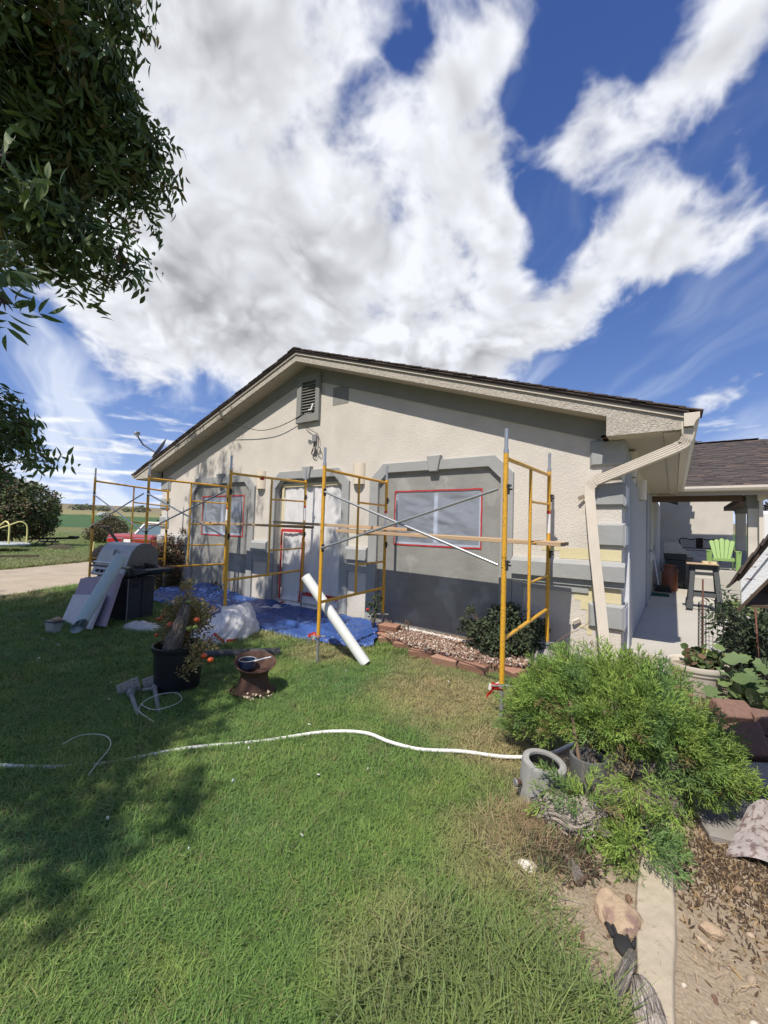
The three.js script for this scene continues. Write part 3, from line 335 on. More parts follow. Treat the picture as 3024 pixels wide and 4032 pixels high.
{
  const r = rng(5), short = [[], [], []], long = [], dry = [];
  const color = (x, z) => {
    const n = fbm(x * 1.1 + 5, z * 1.1, 4), m = fbm(x * 0.35, z * 0.35 + 9, 3), w = fbm(x * 4, z * 4, 3);
    let c = [0.088 + 0.02 * m, 0.165 + 0.02 * m, 0.032 + 0.006 * n];
    const yel = sstep(0.0, 0.45, n + w * 0.3 + (r() - 0.5) * 0.3) * 0.75; c = [lerp(c[0], 0.155, yel), lerp(c[1], 0.215, yel), lerp(c[2], 0.045, yel)];
    const blue = sstep(0.15, 0.5, -n + (r() - 0.5) * 0.3) * 0.6; c = [lerp(c[0], 0.075, blue), lerp(c[1], 0.165, blue), lerp(c[2], 0.058, blue)];
    const bare = (cx, cz, R) => sstep(R, R * 0.3, Math.hypot(x - cx, z - cz) + w * 0.2 + n * 0.15);
    let d = Math.max(bare(-1.75, -3.6, 1.0), bare(-1.05, -3.0, 0.6), 0.75 * bare(-3.5, -3.9, 0.75), 0.7 * bare(-2.3, -4.2, 0.6), 0.6 * bare(-0.75, -2.0, 0.4), 0.55 * bare(-4.6, -4.0, 0.6), 0.8 * bare(-10.6, -2.6, 0.9), 0.35 * bare(-0.9, -1.35, 0.35));
    d = clamp(d * 0.95 + (r() - 0.75) * 0.5 * (0.2 + d), 0, 0.92);
    c = [lerp(c[0], 0.29, d), lerp(c[1], 0.225, d), lerp(c[2], 0.12, d)]; const k = 0.72 + 0.56 * r();
    const th = r() < 0.06 ? 0.7 : 0, q = 1.62 * k; return [new THREE.Color().setRGB(lerp(c[0], 0.25, th) * q, lerp(c[1], 0.20, th) * q, lerp(c[2], 0.10, th) * q), d];
  };
  const lawn = (x, z) => !inside(x, z, DRIVE) && z > -5.1 + fbm(x * 2, 0, 3) * 0.1 && !inside(x, z, GRAVEL) && !(inside(x + fbm(x * 3, z * 3, 3) * 0.12, z + fbm(x * 3 + 7, z * 3, 3) * 0.12, SOIL)) && !(x > -0.5 && z < -5);
  const place = (n, r0, r1, sc) => {
    for (let i = 0; i < n; i++) {
      const a = lerp(-100, 24, r()) * D2R, d = Math.sqrt(lerp(r0 * r0, r1 * r1, r())), x = Math.sin(a) * d, z = -Math.cos(a) * d; if (!lawn(x, z)) continue;
      const [c, dr] = color(x, z); const tall = 0.75 + 0.35 * fbm(x * 1.6, z * 1.6, 3) + 0.25 * r(), k = sc * tall * (1 - 0.35 * dr);
      if (dr > 0.5 && r() < dr * 0.6) continue;
      short[Math.floor(r() * 3)].push([V(x, -0.004, z), quat((r() - 0.5) * 0.5, r() * 6.28, (r() - 0.5) * 0.5), V(sc * 1.05, k, sc * 1.05), c]);
    }
  };
  place(26000, 0.3, 2.6, 0.95); place(40000, 2.6, 5, 1.08); place(36000, 5, 9, 1.4); place(16000, 9, 13.5, 1.8);
  // pasture past the drive
  for (let i = 0; i < 16000; i++) { const a = lerp(-84, -56, r()) * D2R, d = lerp(16, 60, Math.pow(r(), 1.5)), x = Math.sin(a) * d, z = -Math.cos(a) * d; if (inside(x, z, DRIVE) || (x > -10.5 && z < -5)) continue; const [c] = color(x * 0.3, z * 0.3), t = clamp(0.4 + fbm(x * 0.2, z * 0.2, 4) + (d < 22 ? 0.5 : 0), 0, 1); c.lerp(lin(0.26, 0.22, 0.10), t * 0.65); short[i % 3].push([V(x, 0, z), quat(0, r() * 6.28, 0), V(3.5, 1.6 + r(), 3.5), c]); }
  // lawn beside the porch
  for (let i = 0; i < 2600; i++) { const x = lerp(0.84, 3.6, r()), z = lerp(-15.3, -9.9, r()); const [c] = color(x, z); short[i % 3].push([V(x, 0.17, z), quat(0, r() * 6.28, 0), V(1.8, 1.1, 1.8), c]); }
  const gs = [tuft(12, 0.036, 0.062, 1), tuft(12, 0.04, 0.056, 2), tuft(10, 0.034, 0.072, 3)];
  gs.forEach((g, i) => { const o = scatter(scene, 'grass', g, L.grass, short[i]); tag(o, 'mown green lawn grass with dry yellow patches in front of the house', 'grass', 'lawn grass'); });
  // longer uncut grass at the edge of the bare soil
  for (let i = 0; i < 520; i++) { const t = r(), x = lerp(-0.9, -0.12, Math.pow(r(), 0.8)), z = lerp(-1.62, -1.0, r()); if (x > -0.16 + (r() - 0.5) * 0.1 && z < -1.2) continue; const [c] = color(x, z); c.lerp(lin(0.17, 0.19, 0.07), 0.35 + 0.2 * r()); long.push([V(x, 0, z), quat((r() - 0.5) * 0.6, r() * 6.28, (r() - 0.5) * 0.6), V(1, 0.5 + 0.7 * r() * (t + 0.2), 1), c]); }
  for (let i = 0; i < 170; i++) { const q = r(), x = lerp(-1.0, -0.42, q) + (r() - 0.5) * 0.3, z = lerp(-2.7, -1.65, q) + (r() - 0.5) * 0.25; const [c] = color(x, z); long.push([V(x, 0, z), quat((r() - 0.5) * 0.6, r() * 6.28, (r() - 0.5) * 0.6), V(0.9, 0.35 + 0.3 * r(), 0.9), c.lerp(lin(0.24, 0.2, 0.09), r() * 0.7)]); }
  tag(scatter(scene, 'tall_grass', tuft(11, 0.05, 0.17, 9, 0.0046), L.grass, long), 'long uncut seeding grass along the edge of the bare soil', 'grass');
  // bits of stone, bark and needles on the soil
  { const bits = [[], []]; for (let i = 0; i < 2600; i++) { const x = lerp(-0.75, 1.3, r()), z = lerp(-3.4, -1.0, Math.pow(r(), 0.8)); if (!inside(x, z, SOIL) || (x > -0.15 && x < 0.02)) continue; const q = r(), s = 0.003 + 0.007 * r() * r() + (r() < 0.03 ? 0.012 : 0), c = q < 0.35 ? lin(0.16, 0.10, 0.07) : q < 0.6 ? lin(0.34, 0.27, 0.20) : q < 0.85 ? lin(0.24, 0.16, 0.11) : lin(0.48, 0.44, 0.38); bits[i % 2].push([V(x, 0.02 + 0.02 * fbm(x * 4 + 3, z * 4, 4) + 0.003, z), quat(r() * 6, r() * 6, r() * 6), i % 2 ? V(s, s * 0.7, s) : V(s * 0.5, s * 0.4, s * 2.6), c.multiplyScalar(0.7 + 0.6 * r())]); }
    bits.forEach((l, i) => tag(scatter(scene, 'soil_litter', new THREE.IcosahedronGeometry(1, 1), mat({ color: lin(1, 1, 1), roughness: 1 }), l), i ? 'small stones and crumbs strewn over the bare soil' : 'bark chips and twigs strewn over the bare soil', 'litter')); 
    const mu = []; for (let i = 0; i < 2200; i++) { const x = 0.22 + (r() + r() + r() - 1.5) * 0.3, z = -2.55 + (r() + r() + r() - 1.5) * 0.42; if (x < 0.02 || !inside(x, z, SOIL)) continue; const s = 0.003 + 0.005 * r(); mu.push([V(x, 0.026 + 0.02 * fbm(x * 4 + 3, z * 4, 4), z), quat(r() * 6, r() * 6, r() * 6), V(s * 0.6, s * 0.4, s * 3.4), (r() < 0.75 ? lin(0.09, 0.06, 0.04) : lin(0.30, 0.21, 0.11)).multiplyScalar(0.7 + 0.6 * r())]); } tag(scatter(scene, 'bark_mulch', new THREE.IcosahedronGeometry(1, 0), mat({ color: lin(1, 1, 1), roughness: 1 }), mu), 'dark needle and bark litter right of the canvas strip', 'mulch');
    const wd = []; for (let i = 0; i < 230; i++) { const x = -0.46 + (r() + r() - 1) * 0.2, z = -2.2 + (r() + r() - 1) * 0.2; if (!inside(x, z, SOIL)) continue; wd.push([V(x, 0.02 + r() * 0.03, z), quat((r() - 0.5) * 1.5, r() * 6, (r() - 0.5) * 1.5), 0.6 + 0.7 * r(), lin(0.20, 0.12, 0.085).lerp(lin(0.10, 0.14, 0.055), r())]); } tag(scatter(scene, 'weeds', leafTuft(), L.shrub, wd), 'low reddish weeds between the driftwood and the bare soil', 'weeds'); 
    const ch = []; for (let i = 0; i < 60; i++) { const x = lerp(-6.5, -0.8, r()), z = lerp(-4.1, -0.6, r()); ch.push([V(x, 0.045, z), quat(r() * 3, r() * 6, r() * 3), V(0.006 + 0.012 * r(), 0.004, 0.006 + 0.008 * r()), lin(0.75, 0.75, 0.72)]); } tag(scatter(scene, 'paint_flakes', new THREE.IcosahedronGeometry(1, 0), mat({ color: lin(1, 1, 1), roughness: 0.9 }), ch.filter(() => r() < 0.5)), 'white paint flakes and scraps scattered in the lawn', 'paint flakes'); }
  // dead straw and weeds on the soil
  for (let i = 0; i < 1300; i++) { const k = r(), x = k < 0.5 ? -0.58 + (r() + r() - 1) * 0.26 : lerp(-0.7, 1.2, r()), z = k < 0.5 ? -2.28 + (r() + r() - 1) * 0.28 : lerp(-3.2, -1.1, r()); if (!inside(x, z, SOIL)) continue; const c = lin(0.52, 0.41, 0.24).lerp(lin(0.26, 0.15, 0.10), r() * r()); dry.push([V(x, 0.012, z), quat((r() - 0.5) * 2.2, r() * 6.28, (r() - 0.5) * 2.2), V(0.8, k < 0.5 ? 0.5 + 0.6 * r() : 0.25 + 0.3 * r(), 0.8), c]); }
  tag(scatter(scene, 'dead_grass', tuft(5, 0.045, 0.14, 12, 0.003), L.grass, dry), 'dry tan straw and dead weeds lying on the bare soil', 'dead grass');
}
// ---------- house ----------
const house = thing('house', 'beige stucco house with grey trim, gable wall facing the lawn, porch wing at right', 'house');
const WZ = -5.3, WL = -10.45, WR = -0.475, RX = -5.5;
const roofY = (x) => 4.69 - 0.334 * Math.abs(x - RX);           // top of the main roof
{
  const H = (n, g, m, l) => mesh(house, n, g, m, l);
  // gable wall with three openings
  const archIn = (c, w, bottom) => { const x0 = c - w / 2, x1 = c + w / 2; return [[x0, bottom], [x1, bottom], [x1, 2.26], [x1 - 0.17, 2.425], [x0 + 0.17, 2.425], [x0, 2.26]]; };
  const archOut = (c, w, bottom) => { const x0 = c - w / 2, x1 = c + w / 2; return [[x0, bottom], [x1, bottom], [x1, 2.33], [x1 - 0.25, 2.57], [x0 + 0.25, 2.57], [x0, 2.33]]; };
  const O = [[-8.0, 2.0, 2.34], [-5.385, 1.66, 1.97], [-2.825, 1.96, 2.29]];   // centre, inner and outer width
  const wallTop = (x) => roofY(x) - 0.18;
  const front = ext([[WL, -0.1], [WR, -0.1], [WR, wallTop(WR)], [RX, wallTop(RX)], [WL, wallTop(WL)]], 0.2, O.map(([c, w], i) => archIn(c, w, i === 1 ? 0.14 : 0.0)));
  front.translate(0, 0, WZ - 0.2);
  const wall = H('wall', [front, bx(WL, WL + 0.2, -0.1, 2.7, -19, WZ - 0.2), bx(WR - 0.2, WR, -0.1, 2.7, -12.2, WZ - 0.2), bx(WL + 0.2, WR - 0.2, -0.1, 2.7, -19, -18.8)].map((g) => boxUV(g)), M.stucco);
  // grey band under the soffit
  const rk = (x) => roofY(x) - 0.2; const band = (xa, xb) => ext([[xa, rk(xa)], [xb, rk(xb)], [xb, rk(xb) - 0.235], [xa, rk(xa) - 0.235]], 0.02).translate(0, 0, WZ);
  H('rake_trim', [band(WL, RX), band(RX, WR - 0.1)], M.rakeGrey, 'dark grey painted band under the sloping eave');
  mesh(wall, 'cement_patch', sheet((u, v) => V(lerp(-4.86, -4.5, u) , lerp(3.98, 3.66, v), WZ + 0.0025), 6, 6), M.rakeGrey, 'dark grey test patch on the stucco');
  // openings: recessed grey panels, arch surrounds with keystones
  O.forEach(([c, w, wo], i) => {
    const bot = i === 1 ? 0.14 : -0.05;
    H('recess_panel', i === 1 ? ext(archIn(c, w + 0.02, bot), 0.02).translate(0, 0, WZ - 0.19) : ext(archIn(c, w + 0.02, bot), 0.03, [[[c - 0.70, 1.33], [c + 0.70, 1.33], [c + 0.70, 2.14], [c - 0.70, 2.14]]]).translate(0, 0, WZ - 0.045), M.skim);
    const o = archOut(c, wo, bot), n = archIn(c, w, bot);
    H('arch_surround', ext([o[0], o[5], o[4], o[3], o[2], o[1], n[1], n[2], n[3], n[4], n[5], n[0]], 0.04, [], 0.005).translate(0, 0, WZ - 0.002), M.trim);
    const key = ext([[c - 0.066, 2.40], [c + 0.066, 2.40], [c + 0.112, 2.63], [c - 0.112, 2.63]], 0.062, [], 0.008).translate(0, 0, WZ + 0.005);
    H('keystone', key, M.trim);
    // deep jambs of the door
    if (i === 1) H('door_jamb', [bx(c - w / 2, c - w / 2 + 0.07, bot, 2.26, WZ - 0.17, WZ - 0.1), bx(c + w / 2 - 0.07, c + w / 2, bot, 2.26, WZ - 0.17, WZ - 0.1), bx(c - w / 2 + 0.07, c + w / 2 - 0.07, 2.31, 2.425, WZ - 0.17, WZ - 0.06)], M.skim);
  });
  // windows behind the film: frame, dark panes, white mullion
  for (const i of [0, 2]) {
    const c = O[i][0], z = WZ - 0.075, f = H('window', [bx(c - 0.74, c - 0.66, 1.30, 2.17, z - 0.05, z + 0.02), bx(c + 0.66, c + 0.74, 1.30, 2.17, z - 0.05, z + 0.02), bx(c - 0.66, c + 0.66, 2.10, 2.17, z - 0.05, z + 0.02), bx(c - 0.66, c + 0.66, 1.30, 1.37, z - 0.05, z + 0.02)], M.vinyl);
    mesh(f, 'mullion', bx(c - 0.03, c + 0.03, 1.37, 2.10, z - 0.03, z + 0.028), M.vinyl);
    for (const s of [-1, 1]) mesh(f, 'pane', bx(c + (s > 0 ? 0.03 : -0.66), c + (s > 0 ? 0.66 : -0.03), 1.37, 2.10, z - 0.03, z - 0.02), M.glass);
  }
  { const c = O[1][0], z = WZ - 0.13, d = H('door', [bx(c - 0.76, c - 0.005, 0.2, 2.28, z - 0.04, z), bx(c + 0.005, c + 0.76, 0.2, 2.28, z - 0.04, z)], M.vinyl); for (const s of [-1, 1]) mesh(d, 'pane', bx(c + s * 0.38 - 0.22, c + s * 0.38 + 0.22, 0.55, 2.1, z, z + 0.004), M.glass); mesh(d, 'door_sill', bx(c - 0.80, c + 0.80, 0.12, 0.2, z - 0.05, z + 0.12), M.concrete); }
  // belt course, pilaster panels below it
  const belt = (x0, x1) => { const g = [ext([[0, 1.05], [0.085, 1.05], [0.085, 1.215], [0.04, 1.26], [0, 1.26]], x1 - x0, [], 0), ext([[0, 0.972], [0.04, 0.972], [0.04, 1.046], [0, 1.046]], x1 - x0)]; return g.map((q) => boxUV(q.rotateY(-Math.PI / 2).scale(1, 1, 1).translate(x1, 0, WZ))); };
  for (const [a, b] of [[WL - 0.0, -9.175], [-6.825, -6.375], [-4.395, -3.975], [-1.675, WR + 0.04]]) H('belt_course', belt(a, b), M.trim);
  const panel = (x0, x1, y0, y1, b) => ext([[x0, y0], [x1, y0], [x1, y1], [x0, y1]], 0.03, [[[x0 + b, y0 + 0.02], [x1 - b, y0 + 0.02], [x1 - b, y1 - b * 0.75], [x0 + b, y1 - b * 0.75]]], 0.004).translate(0, 0, WZ);
  H('pilaster_panel', panel(-6.99, -6.245, 0.06, 0.97, 0.15), M.trim); H('pilaster_panel', panel(-4.55, -3.83, 0.06, 0.97, 0.165), M.trim);
  H('pilaster_panel', [bx(-1.675, -1.55, 0.1, 0.97, WZ, WZ + 0.03), bx(-1.55, -0.8, 0.89, 0.97, WZ, WZ + 0.022)], M.trim);
  H('pilaster_panel', [bx(-9.3, -9.18, 0.1, 0.97, WZ, WZ + 0.03)], M.trim);
  // corner blocks, right and left
  for (const [y0, y1, m] of [[2.345, 2.65, 1], [1.885, 2.15, 0], [1.43, 1.70, 0], [0.51, 0.79, 0]]) {
    const blk = (xa, xb) => { const e = ext([[xa, y0], [xb, y0], [xb, y1], [xa, y1]], 0.36, [], 0.026); return boxUV(e.translate(0, 0, WZ - 0.346)); }; H('corner_block', blk(-0.80, -0.437), M.trim);
    if (!m) H('primed_edge', [bx(-0.474, -0.434, y0 + 0.03, y1 - 0.03, WZ - 0.33, WZ + 0.008)], M.primer);
    H('corner_block', blk(-10.49, -10.07), M.trim);
  }
  H('masking_tape', [bx(-1.12, -0.474, 1.275, 1.40, WZ, WZ + 0.003), bx(-0.95, -0.474, 0.80, 0.962, WZ, WZ + 0.003), bx(-0.815, -0.765, 0.42, 0.80, WZ, WZ + 0.004), bx(-0.88, -0.80, 0.70, 0.80, WZ + 0.001, WZ + 0.005), bx(-0.9, -0.78, 0.49, 0.515, WZ, WZ + 0.003), bx(-1.32, -1.1, 1.36, 1.405, WZ, WZ + 0.004)], M.masking, 'pale yellow masking tape around the corner blocks');
  // right side wall: blue-grey arch bay, primed edges
  H('side_arch', [bx(WR, WR + 0.05, 0.1, 2.55, -6.05, -5.75), bx(WR, WR + 0.03, 0.24, 2.3, -9.6, -6.1), bx(WR, WR + 0.06, 0.24, 2.45, -9.9, -9.6)], M.sidePaint, 'blue grey arch bay of the side wall');
  H('side_belt', [bx(WR, WR + 0.09, 1.05, 1.25, -11.9, -9.9), bx(WR, WR + 0.05, 0.24, 2.5, -10.9, -10.6), bx(WR, WR + 0.05, 0.24, 2.5, -11.6, -11.3)], M.trim);
  H('primed_edge', bx(WR, WR + 0.045, 0.24, 2.55, -5.75, -5.70), M.primer);
  // vent with louvres
  const vent = H('gable_vent', ext([[-5.705, 3.435], [-5.135, 3.435], [-5.135, 4.30], [-5.705, 4.30]], 0.06, [[[-5.585, 3.58], [-5.235, 3.58], [-5.235, 4.18], [-5.585, 4.18]]], 0.006).translate(0, 0, WZ), M.rakeGrey, 'grey framed attic vent under the ridge');
  mesh(vent, 'vent_back', bx(-5.585, -5.235, 3.58, 4.18, WZ - 0.01, WZ + 0.004), M.ventDark);
  for (let k = 0; k < 11; k++) mesh(vent, 'louvre', box(0.35, 0.006, 0.05, -5.41, 3.61 + k * 0.052, WZ + 0.026, 0, [0.7, 0, 0]), M.rakeGrey);
  // sconces: half tubes of fired clay
  const sconce = (x, y0, y1, z, turn, l) => { const g = new THREE.CylinderGeometry(0.10, 0.10, y1 - y0, 20, 1, true, -Math.PI / 2, Math.PI); const in2 = new THREE.CylinderGeometry(0.088, 0.088, y1 - y0, 20, 1, true, -Math.PI / 2, Math.PI); const rims = [y0, y1].map((y) => new THREE.RingGeometry(0.088, 0.10, 20, 1, 0, Math.PI).rotateX(Math.PI / 2).translate(0, y - (y0 + y1) / 2, 0)); const o = H('wall_light', join([g, in2, ...rims]).scale(1.15, 1, 1).rotateY(turn).translate(x, (y0 + y1) / 2, z), M.ceramic, l); mesh(o, 'bulb', new THREE.SphereGeometry(0.035, 12, 8).translate(x + Math.sin(turn) * 0.04, (y0 + y1) / 2, z + Math.cos(turn) * 0.04), M.white); return o; };
  sconce(-6.66, 2.265, 2.62, WZ, 0, 'clay sconce between left window and door'); sconce(-4.21, 2.27, 2.615, WZ, 0, 'clay sconce between door and right window');
  sconce(WR, 2.29, 2.6, -5.98, Math.PI / 2, 'clay sconce on the side wall, nearest the corner'); sconce(WR + 0.03, 2.13, 2.44, -7.6, Math.PI / 2, 'clay sconce on the side wall, farther under the eave');
  // rake boards, soffits, eaves
  const FZ = -5.0; const rakeSide = (s) => { const X = (d) => RX + s * d; const e = s > 0 ? 5.56 : 5.72; const y = (d) => 4.69 - 0.334 * d; const pts = [[X(0), y(0) - 0.075], [X(e), y(e) - 0.075], [X(e), 2.63], [X(e) - s * 0.66, 2.63], [X(e) - s * 0.66, y(e - 0.66) - 0.205], [X(0), y(0) - 0.205]]; return ext(s > 0 ? pts : pts.reverse(), 0.04).translate(0, 0, FZ - 0.04); };
  H('fascia', rakeSide(1), M.lace, 'textured stucco rake board, right slope'); H('fascia', rakeSide(-1), M.lace, 'textured stucco rake board, left slope');
  const sof = (s, d0, d1) => { const a = RX + s * d0, b = RX + s * d1, y = (d) => 4.69 - 0.334 * d - 0.205; return ext(s > 0 ? [[a, y(d0)], [b, y(d1)], [b, y(d1) + 0.02], [a, y(d0) + 0.02]] : [[b, y(d1)], [a, y(d0)], [a, y(d0) + 0.02], [b, y(d1) + 0.02]], 0.262).translate(0, 0, WZ - 0.002); };
  H('soffit', [sof(1, 0, 4.9), sof(-1, 0, 5.06), bx(WR - 0.18, 0.058, 2.632, 2.652, -12.1, FZ - 0.041), bx(-0.6, WR - 0.18, 2.632, 2.652, -5.298, FZ - 0.041), bx(-11.2, -10.56, 2.632, 2.652, -18, FZ - 0.041), bx(-0.6, -0.585, 2.652, 2.83, WZ, FZ - 0.041), bx(-10.575, -10.56, 2.652, 2.83, WZ, FZ - 0.041)], M.soffit);
  H('soffit_trim', [bx(-0.085, 0.052, 2.612, 2.631, -12.1, FZ - 0.045)], M.soffit);
  H('eave_board', bx(0.06, 0.078, 2.61, 2.80, -12.1, FZ), M.cream); H('eave_board', bx(-11.238, -11.22, 2.61, 2.80, -18, FZ), M.cream);
  for (const s of [1, -1]) { const e = s > 0 ? 5.58 : 5.74, y = (d, o) => 4.69 - 0.334 * d - o, q = (o0, o1, d) => ext((s > 0 ? [[RX, y(0, o1)], [RX + e, y(e, o1)], [RX + e, y(e, o0)], [RX, y(0, o0)]] : [[RX - e, y(e, o1)], [RX, y(0, o1)], [RX, y(0, o0)], [RX - e, y(e, o0)]]), d); H('rake_moulding', q(0.058, 0.088, 0.022).translate(0, 0, FZ), M.cream); H('drip_edge', q(0.022, 0.058, 0.034).translate(0, 0, FZ), M.drip); }
  // main roof with the shingle ends showing along the rake
  const roof = H('roof', [1, -1].map((s) => { const e = s > 0 ? 5.62 : 5.78, y = (d) => 4.69 - 0.334 * d; const p = s > 0 ? [[RX, y(0) - 0.03], [RX + e, y(e) - 0.03], [RX + e, y(e) - 0.012], [RX, y(0) - 0.012]] : [[RX - e, y(e) - 0.03], [RX, y(0) - 0.03], [RX, y(0) - 0.012], [RX - e, y(e) - 0.012]]; return ext(p, s > 0 ? 13.9 : 13.9).translate(0, 0, -18.85); }), M.shingle[0]);
  const sl = Math.atan(0.334), shg = box(0.2, 0.013, 0.32); const rr = rng(31);
  for (const s of [1, -1]) for (let d = 0.06, k = 0; d < (s > 0 ? 5.66 : 5.8); d += 0.136, k++) { const o = mesh(roof, 'shingle', shg, M.shingle[Math.floor(rr() * 5)]); o.position.set(RX + s * d, 4.69 - 0.334 * d + 0.004 + rr() * 0.004, FZ - 0.105 + rr() * 0.012); o.rotation.z = -s * (sl - 0.055); }
  mesh(roof, 'ridge_cap', [ext([[RX - 0.16, 4.645], [RX, 4.70], [RX + 0.16, 4.645], [RX + 0.16, 4.66], [RX, 4.716], [RX - 0.16, 4.66]], 13.9).translate(0, 0, -18.83)], M.shingle[2]);
  // gutter and downspout, right
  const gp = [[0, 0.13], [0, 0], [0.075, 0], [0.095, 0.05], [0.125, 0.08], [0.125, 0.13], [0.118, 0.13], [0.118, 0.082], [0.09, 0.055], [0.07, 0.006], [0.006, 0.006], [0.006, 0.13]];
  const gut = H('gutter', [ext(gp, 7.15).translate(0.08, 2.645, -12.1), ext([[0, 0], [0.075, 0], [0.095, 0.05], [0.125, 0.08], [0.125, 0.13], [0, 0.13]], 0.004).translate(0.08, 2.645, -4.95)], M.cream, 'cream gutter along the right eave');
  const profile = (w, h, n) => { const q = []; const rib = (t) => 0.004 * Math.max(0, Math.cos(t * n * 6.28318)); for (let i = 0; i <= 24; i++) { const t = i / 24; q.push([lerp(-w, w, t), h - rib(t)]); } for (let i = 0; i <= 8; i++) q.push([w, lerp(h, -h, i / 8)]); for (let i = 0; i <= 24; i++) { const t = i / 24; q.push([lerp(w, -w, t), -h + rib(t)]); } return q; };
  // a corrugated rectangular pipe along a path; its wide side faces the lawn
  const pipe = (pts, w, h, face, seg = 60, crimp = []) => { const c = new THREE.CatmullRomCurve3(pts, false, 'catmullrom', 0.05), pr = profile(w, h, 5), n = pr.length, P = [], U = [], I = []; for (let i = 0; i <= seg; i++) { const t = i / seg, o = c.getPointAt(t), d = c.getTangentAt(t), nrm = face.clone().addScaledVector(d, -face.dot(d)).normalize(), b = d.clone().cross(nrm); let k = 1; for (const [a, e] of crimp) if (t > a && t < e) k = 1 + 0.05 * Math.sin(((t - a) / (e - a)) * 6.28318 * 6); for (let j = 0; j <= n; j++) { const [x, y] = pr[j % n]; const p = o.clone().addScaledVector(b, x * k).addScaledVector(nrm, y * k); P.push(p.x, p.y, p.z); U.push(j / n * 0.3, t * c.getLength()); } } for (let i = 0; i < seg; i++) for (let j = 0; j < n; j++) { const a = i * (n + 1) + j, b = a + n + 1; I.push(a, a + 1, b, b, a + 1, b + 1); } const g = new THREE.BufferGeometry(); g.setAttribute('position', new THREE.Float32BufferAttribute(P, 3)); g.setAttribute('uv', new THREE.Float32BufferAttribute(U, 2)); g.setIndex(I); return toCreasedNormals(g, 0.5); };
  const ds = H('downspout', pipe([V(0.11, 2.64, -5.02), V(0.11, 2.56, -5.03), V(0.08, 2.49, -5.05), V(0.0, 2.45, -5.07), V(-0.3, 2.335, -5.13), V(-0.62, 2.21, -5.185), V(-0.73, 2.165, -5.2), V(-0.782, 2.10, -5.205), V(-0.785, 2.02, -5.2), V(-0.72, 1.4, -5.13), V(-0.64, 0.75, -5.06), V(-0.565, 0.12, -4.98)], 0.052, 0.036, V(0.1, 0.1, 1), 150, [[0.02, 0.085], [0.315, 0.395]]), M.cream, 'cream corrugated downspout angling back to the wall then leaning out');
  mesh(ds, 'strap', [box(0.07, 0.05, 0.012, -0.88, 1.99, WZ + 0.05, 0, [0.2, 0.5, 0.3])], M.creamDark); mesh(ds, 'strap', [box(0.085, 0.045, 0.03, -0.92, 0.56, WZ + 0.03, 0, [0.3, 0.4, 0.4])], M.cream);
  H('gutter', ext(gp.map(([x, y]) => [-x, y]).reverse(), 13).translate(-11.24, 2.645, -17.95), M.cream, 'cream gutter end at the left eave');
  H('downspout', pipe([V(-11.2, 2.6, -6.2), V(-11.0, 2.45, -6.1), V(-10.7, 2.2, -6), V(-10.62, 2.05, -5.95), V(-10.7, 1.2, -5.9), V(-10.8, 0.2, -5.85)], 0.05, 0.036, V(-0.2, 0.1, 1), 40), M.cream, 'cream downspout at the left corner');
  // wires on the gable
  const w = (z, ...p) => p.map(([x, y]) => V(x, y, WZ + z));
  H('cable', [tube([V(-8.02, 3.83, -4.99), V(-7.4, 3.62, -5.1), V(-6.7, 3.42, WZ + 0.1), V(-6.2, 3.42, WZ + 0.09), V(-5.8, 3.5, WZ + 0.08), V(-5.45, 3.61, WZ + 0.07), V(-5.25, 3.66, WZ + 0.07)], 0.007, 40, 6)], M.cable, 'black cable sagging from the eave to the vent');
  H('cable', [tube(w(0.05, [-5.24, 3.64], [-5.36, 3.56], [-5.48, 3.47], [-5.46, 3.38], [-5.3, 3.27], [-5.14, 3.18], [-5.12, 3.02], [-5.13, 2.92], [-5.2, 2.80], [-5.27, 2.86], [-5.2, 2.95], [-5.12, 2.86], [-5.06, 2.82], [-5.07, 2.93], [-5.14, 2.97]), 0.006, 80, 6), tube(w(0.04, [-5.22, 3.06], [-5.26, 2.95], [-5.29, 2.86], [-5.24, 2.82], [-5.18, 2.9], [-5.23, 3.0], [-5.2, 3.06]), 0.006, 40, 6)], M.cable, 'black cable looped below the vent');
  H('cable', [tube([V(-8.02, 3.84, -4.985), V(-8.5, 3.62, -4.98), V(-9.1, 3.36, -4.98), V(-9.6, 3.28, -4.98), V(-10.3, 3.0, -4.985), V(-10.6, 2.75, -5.0), V(-10.9, 2.66, -5.1), V(-11.5, 2.8, -5.1)], 0.006, 40, 6)], M.cable, 'black cable along the left rake board');
  const fl = H('floodlight', box(0.10, 0.15, 0.05, -5.24, 3.13, WZ + 0.03, 0.02), M.galvDull, 'small grey floodlight box on the gable'); mesh(fl, 'lamp_head', lathe([[0.02, 0], [0.05, 0.06], [0.045, 0.07], [0, 0.06]], 14).rotateX(1.9).translate(-5.23, 3.06, WZ + 0.08), M.galv);
  mesh(vent, 'bracket', [box(0.08, 0.02, 0.03, -5.32, 3.64, WZ + 0.08), box(0.03, 0.12, 0.02, -5.28, 3.69, WZ + 0.08, 0, [0, 0, -0.4])], M.white);
}
